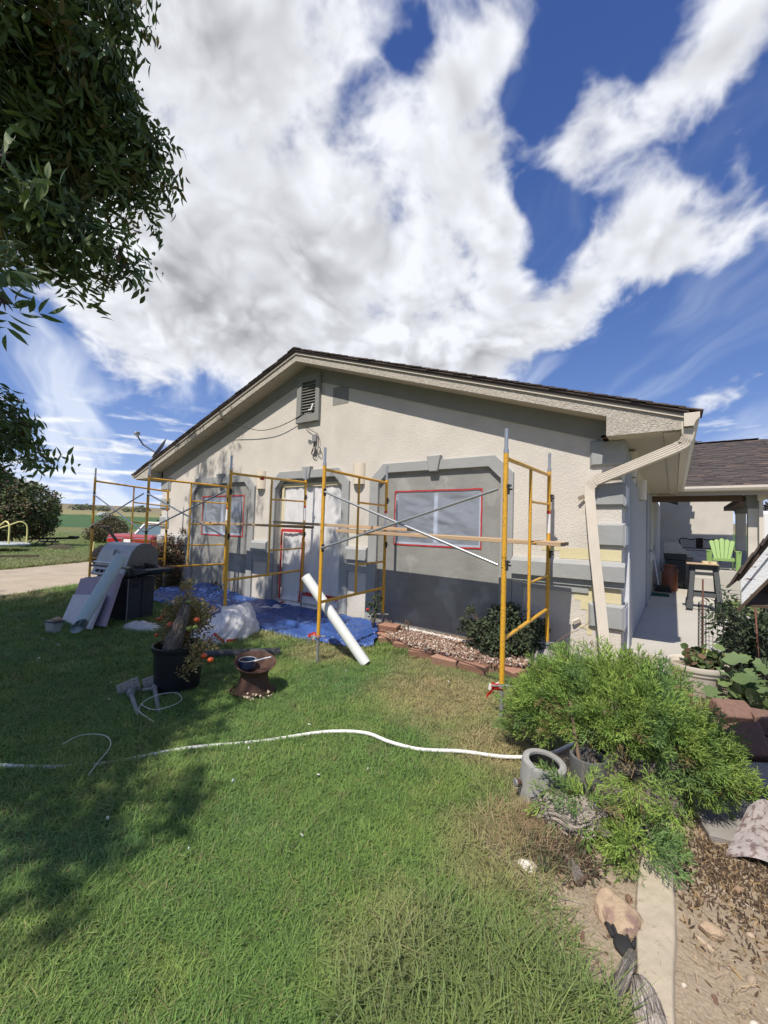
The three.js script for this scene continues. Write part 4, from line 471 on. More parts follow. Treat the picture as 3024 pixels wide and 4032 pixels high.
// porch wing of the house
{
  const H = (n, g, m, l) => mesh(house, n, g, m, l);
  const Z0 = -12.05, k = 0.345, yz = (z) => 2.79 + k * (Z0 - z), ang = Math.atan(k);
  // roof deck, then shingles laid in courses
  const deck = (x0, x1, zr) => { const g = new THREE.BoxGeometry(x1 - x0, 0.05, (Z0 - zr) / Math.cos(ang)); g.rotateX(ang); return boxUV(g.translate((x0 + x1) / 2, (yz(Z0) + yz(zr)) / 2 - 0.035, (Z0 + zr) / 2)); };
  const roof = H('wing_roof', [deck(-2, 2.44, -18.2), deck(-2, 0.66, -19.3)], M.shingle[2], 'brown shingled roof of the porch wing');
  const rr = rng(91), rest = [[], [], [], [], [], []], widths = [0.13, 0.19, 0.26, 0.34], gs = widths.map((w) => box(w - 0.006, 0.014, 0.165)); let made = 0;
  for (let c = 0; c < 52; c++) {
    const z = Z0 + 0.03 - c * 0.133; if (z < -19.25) break; const top = z > -18.15 ? 2.44 : 0.66; let x = 0.02 + rr() * 0.1;
    while (x < top) { const wi = Math.floor(rr() * 4), w = Math.min(widths[wi], top + 0.02 - x), tone = rr() < 0.62 ? Math.floor(rr() * 3) : rr() < 0.75 ? 4 : rr() < 0.7 ? 3 : 5, lift = rr() < 0.5 ? 0.012 : 0.002;
      if (made < 300) { const o = mesh(roof, 'shingle', gs[wi], M.shingle[tone]); o.position.set(x + w / 2, yz(z) + lift, z - 0.05); o.rotation.x = ang - 0.05; made++; }
      else rest[tone].push(xf(gs[wi].clone(), x + w / 2, yz(z) + lift, z - 0.05, ang - 0.05)); x += w; }
  }
  rest.forEach((l, i) => { if (l.length) { const o = mesh(roof, 'shingle_field', l, M.shingle[i]); o.userData.kind = 'stuff'; } });
  for (let x = 0.74, i = 0; x < 2.4; x += 0.28, i++) { const o = mesh(roof, 'ridge_cap', box(0.3, 0.014, 0.26), M.shingle[i % 3]); o.position.set(x, yz(-18.2) + 0.012, -18.2); o.rotation.z = 0.02; }
  // gutter, beams, ceiling
  const gprof = [[0, 0], [0.10, 0.02], [0.125, 0.07], [0.125, 0.12], [0.115, 0.12], [0.115, 0.07], [0.09, 0.03], [0, 0.012]];
  H('gutter', boxUV(ext(gprof, 2.5).rotateY(-Math.PI / 2).translate(2.62, 2.645, Z0 - 0.02)), M.cream, 'cream gutter along the porch wing');
  H('eave_board', [bx(-0.3, 2.6, 2.56, 2.77, Z0 - 0.04, Z0 - 0.022)], M.creamDark);
  H('porch_ceiling', [bx(-0.475, 2.5, 2.78, 2.8, -16.4, Z0 - 0.05)], M.soffit); H('soffit', [bx(-0.45, 2.6, 2.60, 2.62, -12.5, Z0 - 0.04)], M.soffit);
  for (const x of [0.1, 0.9]) H('soffit_vent', bx(x, x + 0.25, 2.592, 2.599, -12.3, -12.2), M.ventDark);
  H('porch_beam', [bx(-0.475, 1.30, 2.47, 2.598, -12.85, -12.52), bx(1.3, 1.62, 2.47, 2.6, -17, -12.85)], M.beam, 'dark brown porch beam');
  H('wing_wall', [bx(-0.475, 1.84, 0.1, 3.6, -20.7, -20.45), bx(-0.475, -0.455, 0.2, 2.78, -20.45, -12.2)], M.stucco, 'beige stucco back wall of the porch');
  const column = (x, z, y0, y1) => { const c = H('porch_column', [bx(x - 0.11, x + 0.11, y0, y1 - 0.25, z - 0.11, z + 0.11)], M.stucco); mesh(c, 'capital', [bx(x - 0.14, x + 0.14, y1 - 0.25, y1, z - 0.14, z + 0.14), bx(x - 0.125, x + 0.125, y1 - 0.32, y1 - 0.25, z - 0.125, z + 0.125)], M.rakeGrey); mesh(c, 'column_base', [bx(x - 0.16, x + 0.16, y0, y0 + 0.4, z - 0.16, z + 0.16)], M.trim); return c; };
  column(1.5, -12.62, 0.2, 2.6); column(1.61, -16.0, 0.85, 2.65);
  H('downspout', [bx(1.56, 1.63, 0.3, 2.56, -12.42, -12.36), bx(1.53, 1.66, 2.45, 2.6, -12.44, -12.3, 0.02)], M.cream, 'cream downspout on the front porch column');
}
struct('porch_slab', [bx(-0.474, 1.9, -0.1, 0.22, -9.75, -5.72, 0.012), bx(-0.474, 0.83, -0.1, 0.219, -20.4, -9.752), bx(1.9, 2.6, -0.1, 0.14, -15.2, -5.72)].map((g) => boxUV(g)), M.concrete);
struct('raised_porch', [bx(0.38, 2.9, 0.1, 0.86, -20.45, -12.12, 0.01), bx(0.38, 0.75, 0.1, 0.69, -12.12, -11.88, 0.01)].map((g) => boxUV(g)), M.concrete);
struct('side_lawn', bx(0.84, 6, 0.1, 0.165, -15.4, -9.76), M.soil);

// things on the porch
{
  const t = thing('milk_can', 'rusty red metal milk can standing on the porch by the side wall', 'milk can', [-0.085, 0.22, -12.95]);
  mesh(t, 'can_body', lathe([[0, 0], [0.165, 0], [0.17, 0.02], [0.17, 0.40], [0.165, 0.43], [0.12, 0.52], [0.10, 0.56], [0.10, 0.60]], 36), M.milkCan); mesh(t, 'lid', lathe([[0.10, 0.6], [0.14, 0.62], [0.145, 0.65], [0.06, 0.66], [0, 0.655]], 30), M.milkCan);
  for (const s of [-1, 1]) mesh(t, 'handle', tube([V(s * 0.10, 0.55, 0.02), V(s * 0.16, 0.56, 0.02), V(s * 0.17, 0.48, 0.02), V(s * 0.145, 0.45, 0.02)], 0.008, 12, 6), M.rustRed); mesh(t, 'band', new THREE.TorusGeometry(0.171, 0.006, 6, 36).rotateX(Math.PI / 2).translate(0, 0.05, 0), M.rustRed);
}
{
  const t = thing('sawhorse', 'black plastic folding sawhorse on the concrete porch', 'sawhorse', [0.47, 0.22, -9.95]);
  mesh(t, 'beam', [box(0.46, 0.10, 0.09, 0, 0.80, 0, 0.01), box(0.20, 0.03, 0.095, 0.02, 0.79, 0, 0.01)], M.sawPlastic);
  for (const sx of [-1, 1]) for (const sz of [-1, 1]) mesh(t, 'leg', [xf(box(0.085, 0.80, 0.06, 0, 0, 0, 0.012), sx * 0.2, 0.40, sz * 0.155, -sz * 0.3, 0, sx * 0.075), xf(box(0.11, 0.16, 0.07, 0, 0, 0, 0.012), sx * 0.225, 0.10, sz * 0.25, -sz * 0.3, 0, sx * 0.075)], M.sawPlastic);
  for (const sz of [-1, 1]) mesh(t, 'shelf', [box(0.40, 0.075, 0.03, 0, 0.30, sz * 0.19, 0.006, [-sz * 0.3, 0, 0]), box(0.38, 0.05, 0.03, 0, 0.68, sz * 0.06, 0.006)], M.sawPlastic);
  const b = thing('board', 'plywood board lying on top of the sawhorse', 'board', [0.44, 1.085, -9.95]); mesh(b, 'panel', box(0.48, 0.02, 0.34, 0, 0, 0, 0.003), M.plank);
  const r1 = thing('tape_roll', 'roll of masking tape on the board, left of the two', 'tape roll', [0.49, 1.095, -9.92], 0); mesh(r1, 'roll', lathe([[0.04, 0], [0.058, 0], [0.058, 0.048], [0.04, 0.048], [0.04, 0]], 28), M.masking); mesh(r1, 'core', lathe([[0.036, 0], [0.0399, 0], [0.0399, 0.048], [0.036, 0.048], [0.036, 0]], 28), M.plank);
  copyOf(r1, 'roll of masking tape on the board, right of the two', [0.605, 1.095, -9.90]);
}
function grillHood(w, d, h, n = 14) { const q = []; for (let i = 0; i <= n; i++) { const a = (i / n) * Math.PI; q.push([d / 2 - (1 - Math.cos(a)) * d / 2, Math.pow(Math.sin(a), 0.7) * h]); } return q; }
{
  const t = thing('gas_grill', 'grey hooded gas grill under the porch roof beside the milk can', 'grill', [0.03, 0.22, -13.9], 0);
  mesh(t, 'hood', boxUV(ext([[-0.27, 0], [0.32, 0], [0.34, 0.05], [0.20, 0.12], [0.10, 0.27], [0.02, 0.33], [-0.2, 0.33], [-0.27, 0.28]], 0.46, [], 0.012).translate(0, 0.92, -0.23)), M.bbqHood); mesh(t, 'firebox', box(0.5, 0.16, 0.48, 0.0, 0.84, 0, 0.02), M.bbqBlack); mesh(t, 'side_shelf', box(0.34, 0.035, 0.42, 0.30, 0.86, 0, 0.01), M.bbqHood); mesh(t, 'control_panel', box(0.2, 0.10, 0.40, 0.30, 0.79, 0, 0.02), M.bbqEnd);
  mesh(t, 'cabinet', box(0.46, 0.62, 0.44, 0, 0.44, 0, 0.01), M.bbqBlack); for (const [x, z] of [[-0.2, 0.2], [0.2, 0.2], [-0.2, -0.2], [0.2, -0.2]]) mesh(t, 'leg', box(0.03, 0.14, 0.03, x, 0.07, z), M.blackRubber); mesh(t, 'handle', cyl(V(0.33, 1.0, -0.2), V(0.33, 1.0, 0.2), 0.012), M.steel);
}
{
  const t = thing('broom', 'push broom leaning on the side wall, dark bristles down', 'broom', [-0.30, 0.22, -12.4]);
  mesh(t, 'handle', cyl(V(0, 0.12, 0), V(-0.13, 1.0, -0.2), 0.013), M.broomBlue); mesh(t, 'head', box(0.34, 0.05, 0.07, 0.06, 0.14, 0.0, 0.015), M.black); mesh(t, 'bristles', ext([[-0.19, 0], [0.19, 0], [0.15, 0.14], [-0.14, 0.14]], 0.05).translate(0.08, 0, -0.02), M.blackRubber);
  const d = thing('boot_scraper', 'dark green ribbed boot scraper on the porch floor', 'boot scraper', [-0.30, 0.22, -11.55]); mesh(d, 'base', box(0.44, 0.03, 0.2, 0, 0.02, 0, 0.008), M.green); for (let i = 0; i < 5; i++) mesh(d, 'rib', box(0.43, 0.035, 0.012, 0, 0.045, -0.08 + i * 0.04, 0.004), M.green);
}
{
  const t = thing('garden_bench', 'dark cast metal bench with lattice back against the porch wall', 'bench', [0.68, 0.86, -16.65]); t.scale.setScalar(0.82);
  const w = 0.62; mesh(t, 'seat', [...Array(6).keys()].map((i) => box(1.24, 0.02, 0.045, 0, 0.40, -0.17 + i * 0.06)), M.castBrown);
  mesh(t, 'back_frame', [tube([V(-w, 0.45, -0.2), V(-w, 0.82, -0.24), V(-w + 0.1, 0.86, -0.24), V(-0.25, 0.82, -0.24), V(0, 0.87, -0.24), V(0.25, 0.82, -0.24), V(w - 0.1, 0.86, -0.24), V(w, 0.82, -0.24), V(w, 0.45, -0.2)], 0.02, 60, 8), box(1.24, 0.035, 0.03, 0, 0.48, -0.21), box(0.22, 0.40, 0.02, 0.0, 0.68, -0.225)], M.castBrown);
  const lat = []; for (let i = -7; i <= 7; i++) for (const s of [-1, 1]) lat.push(box(0.012, 0.44, 0.012, i * 0.085, 0.66, -0.22, 0, [0, 0, s * 0.55])); mesh(t, 'lattice', lat, M.castBrown);
  for (const s of [-1, 1]) { mesh(t, 'armrest', tube([V(s * w, 0.62, -0.2), V(s * w, 0.63, 0.1), V(s * w, 0.58, 0.2), V(s * w, 0.4, 0.17)], 0.018, 20, 8), M.castBrown); for (const z of [-0.2, 0.17]) mesh(t, 'leg', cyl(V(s * w, 0, z), V(s * w, 0.41, z), 0.018), M.castBrown); }
}
{
  const t = thing('adirondack_chair', 'lime green plastic garden chair on the raised porch beside the column', 'chair', [0.925, 0.86, -12.36]); t.scale.setScalar(0.785);
  for (let i = -2; i <= 2; i++) { const s = ext([[-0.034, 0], [0.034, 0], [0.058, 0.62 - Math.abs(i) * 0.03], [0, 0.66 - Math.abs(i) * 0.03], [-0.058, 0.62 - Math.abs(i) * 0.03]], 0.02, [], 0.004); mesh(t, 'back_slat', xf(s, i * 0.075, 0.30, -0.10, -0.32, 0, -i * 0.085), M.limeChair); }
  mesh(t, 'back_rail', [box(0.46, 0.05, 0.025, 0, 0.52, -0.19, 0.006, [-0.3, 0, 0])], M.limeChair);
  for (let i = 0; i < 4; i++) mesh(t, 'seat_slat', box(0.48, 0.02, 0.085, 0, 0.34 - (3 - i) * 0.012, -0.08 + i * 0.095, 0.005), M.limeChair); mesh(t, 'seat_apron', box(0.50, 0.09, 0.025, 0, 0.31, 0.27, 0.008), M.limeChair);
  for (const s of [-1, 1]) { mesh(t, 'armrest', ext([[-0.05, -0.3], [0.05, -0.3], [0.075, 0.22], [0.03, 0.30], [-0.06, 0.27]], 0.022, [], 0.004).rotateX(Math.PI / 2).translate(s * 0.33, 0.56, 0.0), M.limeChair); mesh(t, 'leg', [xf(ext([[-0.05, 0], [0.05, 0], [0.075, 0.54], [-0.06, 0.54]], 0.03, [], 0.004), s * 0.31, 0, 0.25, 0, s * 0.5, -s * 0.03)], M.limeChair, 'front leg'); mesh(t, 'leg', [xf(box(0.03, 0.38, 0.08, 0, 0, 0, 0.005), s * 0.25, 0.17, -0.22, 0.25, 0, 0)], M.limeChair); }
}
// peeling wishing-well roof at the right edge
{
  const t = thing('wishing_well_roof', 'small steep shingled well roof with white peeling gable boards', 'well roof', [0, 0, 0]);
  t.scale.setScalar(0.6); t.rotation.y = -9 * D2R; { const a = 9 * D2R, lx = 0.39 * 0.6, lz = -4.0 * 0.6; t.position.set(0.234 - (Math.cos(a) * lx - Math.sin(a) * lz), 0.62, -2.4 - (Math.sin(a) * lx + Math.cos(a) * lz)); }
  const z = -4.0, tip = [0.39, 1.25], ridge = [1.13, 2.52];
  const slope = (o0, o1, x0, y0, x1, y1, d, zz) => { const a = Math.atan2(y1 - y0, x1 - x0), nx = -Math.sin(a), ny = Math.cos(a); return ext([[x0 + nx * o0, y0 + ny * o0], [x1 + nx * o0, y1 + ny * o0], [x1 + nx * o1, y1 + ny * o1], [x0 + nx * o1, y0 + ny * o1]], d).translate(0, 0, zz); };
  mesh(t, 'roof_deck', [slope(0, 0.02, tip[0], tip[1], ridge[0], ridge[1], 1.2, z - 1.2), slope(0, 0.02, ridge[0], ridge[1], 1.87, 1.25, 1.2, z - 1.2)], M.darkWood);
  const L0 = Math.hypot(ridge[0] - tip[0], ridge[1] - tip[1]), a = Math.atan2(ridge[1] - tip[1], ridge[0] - tip[0]); for (let i = 0, d = 0.02; d < L0; d += 0.12, i++) for (let j = 0; j < 5; j++) { const o = mesh(t, 'shingle', box(0.17, 0.014, 0.245), M.shingle[(i * 3 + j) % 5]); o.position.set(tip[0] + Math.cos(a) * d - Math.sin(a) * 0.032, tip[1] + Math.sin(a) * d + Math.cos(a) * 0.032, z - 0.1 - j * 0.25 + (i % 2) * 0.02); o.rotation.z = a + 0.06; }
  const board = (x0, x1, yy, w, zz) => { const k = (ridge[1] - tip[1]) / (ridge[0] - tip[0]); return ext([[x0, tip[1] + (x0 - tip[0]) * k - 0.01 - yy], [x1, tip[1] + (x1 - tip[0]) * k - 0.01 - yy], [x1, tip[1] + (x1 - tip[0]) * k - 0.01 - yy - w], [x0, tip[1] + (x0 - tip[0]) * k - 0.01 - yy - w]], 0.02, [], 0.003).translate(0, 0, zz); };
  mesh(t, 'barge_board', board(0.40, 1.12, 0.0, 0.075, z - 0.005), M.peel, 'white peeling upper barge board'); mesh(t, 'gable_board', ext([[0.405, 1.19], [1.12, 2.42], [1.12, 2.1], [0.56, 1.29], [0.405, 1.075]], 0.02, [], 0.003).translate(0, 0, z - 0.03), M.peel, 'white peeling gable board'); mesh(t, 'frame', [bx(0.41, 1.85, 1.07, 1.085, z - 1.15, z - 0.04), bx(0.42, 1.84, 1.085, 1.3, z - 1.16, z - 1.14)], M.darkWood);
  mesh(t, 'batten', xf(box(0.30, 0.02, 0.03, 0, 0, 0), 0.47, 1.16, z - 0.02, 0, 0, 0.96), M.darkWood);
  for (const zz of [z - 1.05, z - 0.2]) mesh(t, 'post', bx(1.08, 1.18, -1.05, 2.3, zz - 0.05, zz + 0.05), M.darkWood);
  mesh(t, 'well_wall', lathe([[0.45, -1.05], [0.47, -0.1], [0.36, -0.1], [0.35, -1.05]], 24).translate(1.13, 0, z - 0.6), M.concreteGrey);
}
// ---------- scaffolds ----------
// one welded frame, its front post at the origin, its rear post towards the wall (-z)
function scaffoldFrame(parent, x, z, y0, y1, zb, lean, jackFoot = true, tall = 1.93) {
  const d = zb - z, dx = lean, R = 0.0215, r = 0.0135;
  const Q = (f, h) => V(x + dx * f, lerp(y0, y1, f) + h, z + d * f);
  const fr = mesh(parent, 'frame', [cyl(Q(0, 0), Q(0, tall), R, R, 14), cyl(Q(1, 0), Q(1, tall), R, R, 14), cyl(Q(0, tall - 0.045), Q(1, tall - 0.045), R * 0.85, R * 0.85, 12), cyl(Q(0, 0.36), Q(1, 0.36), R * 0.85, R * 0.85, 12), cyl(Q(0.5, 0.36), Q(0.5, tall - 0.045), r * 1.15, r * 1.15, 10)], M.yellow, 'yellow painted end frame');
  for (const h of [0.74, 1.13, 1.55]) mesh(fr, 'rung', cyl(Q(0.5, h), Q(1, h), r, r, 10), M.yellow);
  for (const f of [0, 1]) { mesh(fr, 'coupling_pin', [cyl(Q(f, tall - 0.02), Q(f, tall + 0.21), 0.0165, 0.0165, 12), cyl(Q(f, tall), Q(f, tall + 0.035), 0.0225, 0.0225, 12)], M.galv);
    for (const h of [0.98, 1.62]) mesh(fr, 'brace_lock', [box(0.012, 0.085, 0.035, Q(f, h).x + 0.03, Q(f, h).y, Q(f, h).z + 0.012), box(0.04, 0.018, 0.012, Q(f, h).x + 0.035, Q(f, h).y + 0.03, Q(f, h).z + 0.015), cyl(Q(f, h).add(V(0.015, 0, 0)), Q(f, h).add(V(0.06, 0, 0)), 0.007)], M.cable); }
  mesh(fr, 'makers_label', cyl(Q(1, 1.22), Q(1, 1.46), R + 0.0012, R + 0.0012, 14, true), M.white); mesh(fr, 'label_stripe', cyl(Q(1, 1.44), Q(1, 1.475), R + 0.0016, R + 0.0016, 14, true), M.redTape);
  return fr;
}
function jack(parent, x, z, y, ground, plate = true) { const g = []; for (let h = ground + 0.01; h < y + 0.02; h += 0.011) g.push(cyl(V(x, h, z), V(x, h + 0.006, z), 0.0165, 0.0165, 10)); const o = mesh(parent, 'screw_jack', [cyl(V(x, ground, z), V(x, y + 0.05, z), 0.0145, 0.0145, 10), ...g], M.galvDull); mesh(o, 'jack_nut', [lathe([[0.016, -0.015], [0.03, -0.015], [0.03, 0.012], [0.016, 0.015]], 14).translate(x, y - 0.02, z), box(0.17, 0.012, 0.022, x, y - 0.02, z, 0.004, [0, 0.6, 0])], M.galvDull); if (plate) mesh(o, 'base_plate', box(0.13, 0.008, 0.13, x, ground + 0.006, z, 0.002), M.galvDull); return o; }
function braces(parent, a, b) { // two crossed tubes between the front posts a and b: [x, y0, z]
  const p = (q, h) => V(q[0], q[1] + h, q[2] + 0.035); const o = mesh(parent, 'cross_brace', cyl(p(a, 1.62).add(V(0.05, 0, 0)), p(b, 0.98).add(V(-0.04, 0, 0)), 0.0125, 0.0125, 10), M.galv), q = mesh(parent, 'cross_brace', cyl(p(a, 0.98).add(V(0.05, 0, 0.026)), p(b, 1.62).add(V(-0.04, 0, 0.026)), 0.0125, 0.0125, 10), M.galv);
  mesh(o, 'pivot', cyl(p(a, 1.3).lerp(p(b, 1.3), 0.5).add(V(0, 0, -0.02)), p(a, 1.3).lerp(p(b, 1.3), 0.5).add(V(0, 0, 0.045)), 0.008), M.galv); }
{
  const s = thing('scaffold', 'yellow tubular scaffold bay with crossed braces in front of the right window', 'scaffold');
  scaffoldFrame(s, -3.31, -3.51, 0.335, 0.345, -4.985, -0.14); scaffoldFrame(s, -1.172, -3.465, 0.30, 0.345, -4.985, -0.005);
  braces(s, [-3.31, 0.335, -3.51], [-1.172, 0.30, -3.465]); jack(s, -3.31, -3.51, 0.335, 0.0); jack(s, -1.172, -3.465, 0.30, -0.01, false); jack(s, -3.45, -4.985, 0.345, 0.10); jack(s, -1.177, -4.985, 0.345, 0.14);
  // names painted on the tubes
  const ink = mat({ color: lin(0.05, 0.04, 0.02), roughness: 0.7 }); const { FontLoader } = await import('three/addons/loaders/FontLoader.js'); const { TextGeometry } = await import('three/addons/geometries/TextGeometry.js');
  const font = await new FontLoader().loadAsync('fonts/droid/droid_sans_regular.typeface.json');
  for (const [x, y, z, turn] of [[-3.31, 1.455, -3.51, -0.55], [-1.172, 1.29, -3.465, -0.15]]) { const g = new TextGeometry('FMY', { font, size: 0.045, depth: 0.0015, curveSegments: 3 }); g.rotateZ(-Math.PI / 2); g.computeBoundingBox(); g.translate(-(g.boundingBox.min.x + g.boundingBox.max.x) / 2, 0, 0.0205); const p = g.attributes.position; for (let i = 0; i < p.count; i++) { const a = p.getX(i) / 0.0225; const rr = 0.0218 + (p.getZ(i) - 0.0205); p.setX(i, Math.sin(a) * rr); p.setZ(i, Math.cos(a) * rr); } g.rotateY(turn).rotateZ(Math.PI * 0).translate(x, y + 0.07, z); mesh(s, 'painted_name', g, ink, 'name painted up the tube'); }
  const t = thing('scaffold', 'longer yellow scaffold of three frames in front of the left window, half behind the grill', 'scaffold');
  scaffoldFrame(t, -5.21, -3.595, 0.40, 0.44, -5.14, -0.07); scaffoldFrame(t, -7.36, -3.49, 0.41, 0.41, -4.96, 0.10); scaffoldFrame(t, -9.42, -3.44, 0.445, 0.37, -4.9, 0.0);
  braces(t, [-7.36, 0.41, -3.49], [-5.21, 0.40, -3.595]); braces(t, [-9.42, 0.445, -3.44], [-7.36, 0.41, -3.49]);
  for (const [x, z, y] of [[-5.21, -3.595, 0.40], [-5.28, -5.14, 0.44], [-7.36, -3.49, 0.41], [-7.26, -4.96, 0.41], [-9.42, -3.44, 0.445], [-9.42, -4.9, 0.37]]) jack(t, x, z, y, z < -4.5 ? 0.06 : 0.0);
  mesh(t, 'tape_wrap', [cyl(V(-5.233, 2.278, -4.14), V(-5.237, 2.28, -4.19), 0.024, 0.026, 12), box(0.03, 0.035, 0.02, -5.23, 2.30, -4.17, 0, [0.4, 0.3, 0.7])], M.redTape, 'red tape wrapped on the top rail');
  // planks
  const plank = (label, x0, y0, x1, y1, z, w = 0.235) => { const p = thing('scaffold_plank', label, 'plank', [0, 0, 0], 0, 'scaffold planks'); const L0 = Math.hypot(x1 - x0, y1 - y0); const g = xf(boxUV(box(L0, 0.04, w, 0, 0, 0, 0.004)), (x0 + x1) / 2, (y0 + y1) / 2, z, 0, 0, Math.atan2(y1 - y0, x1 - x0)); mesh(p, 'board', g, M.plank); for (const [x, y, s] of [[x0, y0, -1], [x1, y1, 1]]) mesh(p, 'plank_end', box(0.004, 0.036, w - 0.01, x + s * 0.002, y, z), M.plankEnd); return p; };
  plank('weathered plank on the left scaffold, reaching past the left window', -7.75, 1.575, -4.8, 1.545, -4.78); plank('weathered plank bridging the gap in front of the door', -5.46, 1.615, -2.85, 1.555, -4.72); plank('weathered plank on the right scaffold, wall side of the pair', -3.95, 1.515, -0.95, 1.455, -4.80); plank('weathered plank on the right scaffold, lawn side of the pair', -3.92, 1.512, -0.93, 1.452, -4.545);
}
// warning tape tied to the feet of the front posts
function ribbon(label, x, y, z, seed, col) { const t = thing('flagging_tape', label, 'tape', [x, y, z], 0); const r = rng(seed), red = mat({ color: lin(0.60, 0.03, 0.02), roughness: 0.5, side: THREE.DoubleSide }), wh = mat({ color: lin(0.75, 0.73, 0.70), roughness: 0.5, side: THREE.DoubleSide }); for (let i = 0; i < 6; i++) { const a = (i < 4 ? Math.PI * 0.75 + r() * 1.4 : r() * 6.28), l = 0.06 + r() * 0.07, w = 0.018 + r() * 0.012, dr = r(); mesh(t, 'streamer', sheet((u, v) => V(Math.cos(a) * (0.02 + l * u) + (v - 0.5) * 0.01, (v - 0.5) * w * 2 - dr * l * u * u + 0.012 * Math.sin(u * 6 + i), Math.sin(a) * (0.02 + l * u) + 0.01 * Math.sin(u * 9)), 6, 2), i % 3 === 1 ? wh : red); } mesh(t, 'knot', lathe([[0.02, -0.02], [0.032, 0], [0.02, 0.02]], 10), red); }
ribbon('red and white tape tied round the middle scaffold leg', -3.31, 0.315, -3.51, 3); ribbon('red and white tape tied round the right scaffold leg by the juniper', -1.172, 0.27, -3.465, 8);

// ---------- masking film and tarp ----------
function filmSheet(x0, x1, y0, y1, z, seed, amp = 0.012) { const c0 = (x0 + x1) / 2, c1 = (y0 + y1) / 2; return sheet((u, v) => { const x = lerp(x0, x1, u), y = lerp(y1, y0, v), e = Math.min(u, 1 - u, v, 1 - v) * 6, w = sstep(0, 1, e); const rad = Math.atan2(y - y1, x - c0); return V(x, y, z + w * amp * (1.0 * fbm(x * 1.3 + seed, y * 3.4 + x * 0.9, 3) + 0.55 * Math.abs(fbm(x * 1.1 + y * 4.5 + seed, x * 2 - y, 3)) + 0.3 * Math.exp(-v * 4) * Math.sin(u * 14 + 2 * noise2(u * 4, seed)) + 0.2 * fbm(x * 4 + y * 5, y * 5 - x * 3 + seed, 2))); }, 60, 44, x1 - x0, y1 - y0); }
const tapeBox = (p, x0, x1, y0, y1, z, w, seed) => { const r = rng(seed); const strip = (a, b, c, d) => mesh(p, 'tape', sheet((u, v) => V(lerp(a, b, u) + (noise2(v * 7 + seed, u * 7) * 0.006), lerp(c, d, v) + noise2(u * 8, v * 5 + seed) * 0.006, z + 0.001 * r()), 14, 14), M.redTape); strip(x0 - w, x1 + w, y1 - w * 0.4, y1 + w); strip(x0 - w, x1 + w, y0 - w, y0 + w * 0.5); strip(x0 - w, x0 + w * 0.4, y0, y1); strip(x1 - w * 0.4, x1 + w, y0, y1); };
{
  const a = thing('plastic_sheeting', 'clear plastic taped in red over the right window', 'plastic sheet'); mesh(a, 'film', filmSheet(-3.50, -2.12, 1.335, 2.125, WZ - 0.02, 3, 0.03), M.film); tapeBox(a, -3.50, -2.12, 1.335, 2.13, WZ - 0.008, 0.014, 3);
  const b = thing('plastic_sheeting', 'clear plastic taped in red over the left window', 'plastic sheet'); mesh(b, 'film', filmSheet(-8.68, -7.22, 1.32, 2.15, WZ - 0.02, 9, 0.02), M.film); tapeBox(b, -8.68, -7.22, 1.32, 2.15, WZ - 0.008, 0.017, 5);
  const d = thing('plastic_sheeting', 'white plastic hung over the double door with red tape lines', 'plastic sheet');
  const zf = WZ - 0.075; mesh(d, 'film', sheet((u, v) => { const x = lerp(-6.06, -4.57, u), y = lerp(2.29, 0.12, v); const w = sstep(0, 0.1, u) * sstep(0, 0.1, 1 - u); return V(x, y, zf + w * (0.025 * fbm(u * 5 + 2, v * 1.5, 4) + 0.03 * Math.abs(fbm(u * 9, v * 0.8 + 4, 4)) + 0.01 * fbm(u * 20, v * 12, 3)) + sstep(0.93, 1, v) * 0.08); }, 70, 70, 1.5, 2.1), M.filmOpaque);
  mesh(d, 'film_skirt', sheet((u, v) => { const x = lerp(-6.12, -4.45, u) - v * 0.22 + 0.1 * fbm(u * 3, v * 3, 3); return V(x + noise2(u * 6, v * 4) * 0.05 * v, 0.135 - 0.06 * v + 0.035 * Math.abs(fbm(u * 8, v * 4 + 3, 4)), WZ - 0.02 + v * (0.42 + 0.12 * Math.sin(u * 7))); }, 50, 20, 1.6, 0.5), M.filmOpaque);
  const q = (x0, y0, x1, y1, w) => { const dx = x1 - x0, dy = y1 - y0, l = Math.hypot(dx, dy), nx = -dy / l * w / 2, ny = dx / l * w / 2; mesh(d, 'tape', sheet((u, v) => V(lerp(x0, x1, u) + nx * (v * 2 - 1) + noise2(u * 9, 3) * 0.008, lerp(y0, y1, u) + ny * (v * 2 - 1), zf + 0.052 + noise2(u * 5, v) * 0.004), 16, 2), M.redTape); };
  q(-6.05, 1.475, -5.49, 1.475, 0.055); q(-6.05, 1.49, -6.055, 0.16, 0.05); q(-5.49, 1.36, -5.50, 0.33, 0.055); q(-5.51, 0.36, -4.58, 0.36, 0.065); q(-5.5, 0.42, -5.53, 0.2, 0.05);
  for (const [x0, x1, y0, y1] of [[-6.11, -6.05, 0.2, 2.3], [-4.60, -4.53, 0.2, 2.32], [-6.11, -4.53, 2.285, 2.345]]) mesh(d, 'masking_border', sheet((u, v) => V(lerp(x0, x1, u) + noise2(v * 9, u + 4) * 0.008, lerp(y0, y1, v) + noise2(u * 9, 2) * 0.006, zf + 0.03), 12, 12), M.masking);
  mesh(d, 'tape_scrap', [box(0.2, 0.05, 0.05, -5.98, 0.12, WZ + 0.04, 0.02, [0.3, 0.4, 0.2]), box(0.22, 0.03, 0.04, -6.22, 0.10, WZ + 0.13, 0.01, [0, -0.4, 0.1])], M.redTape);
}
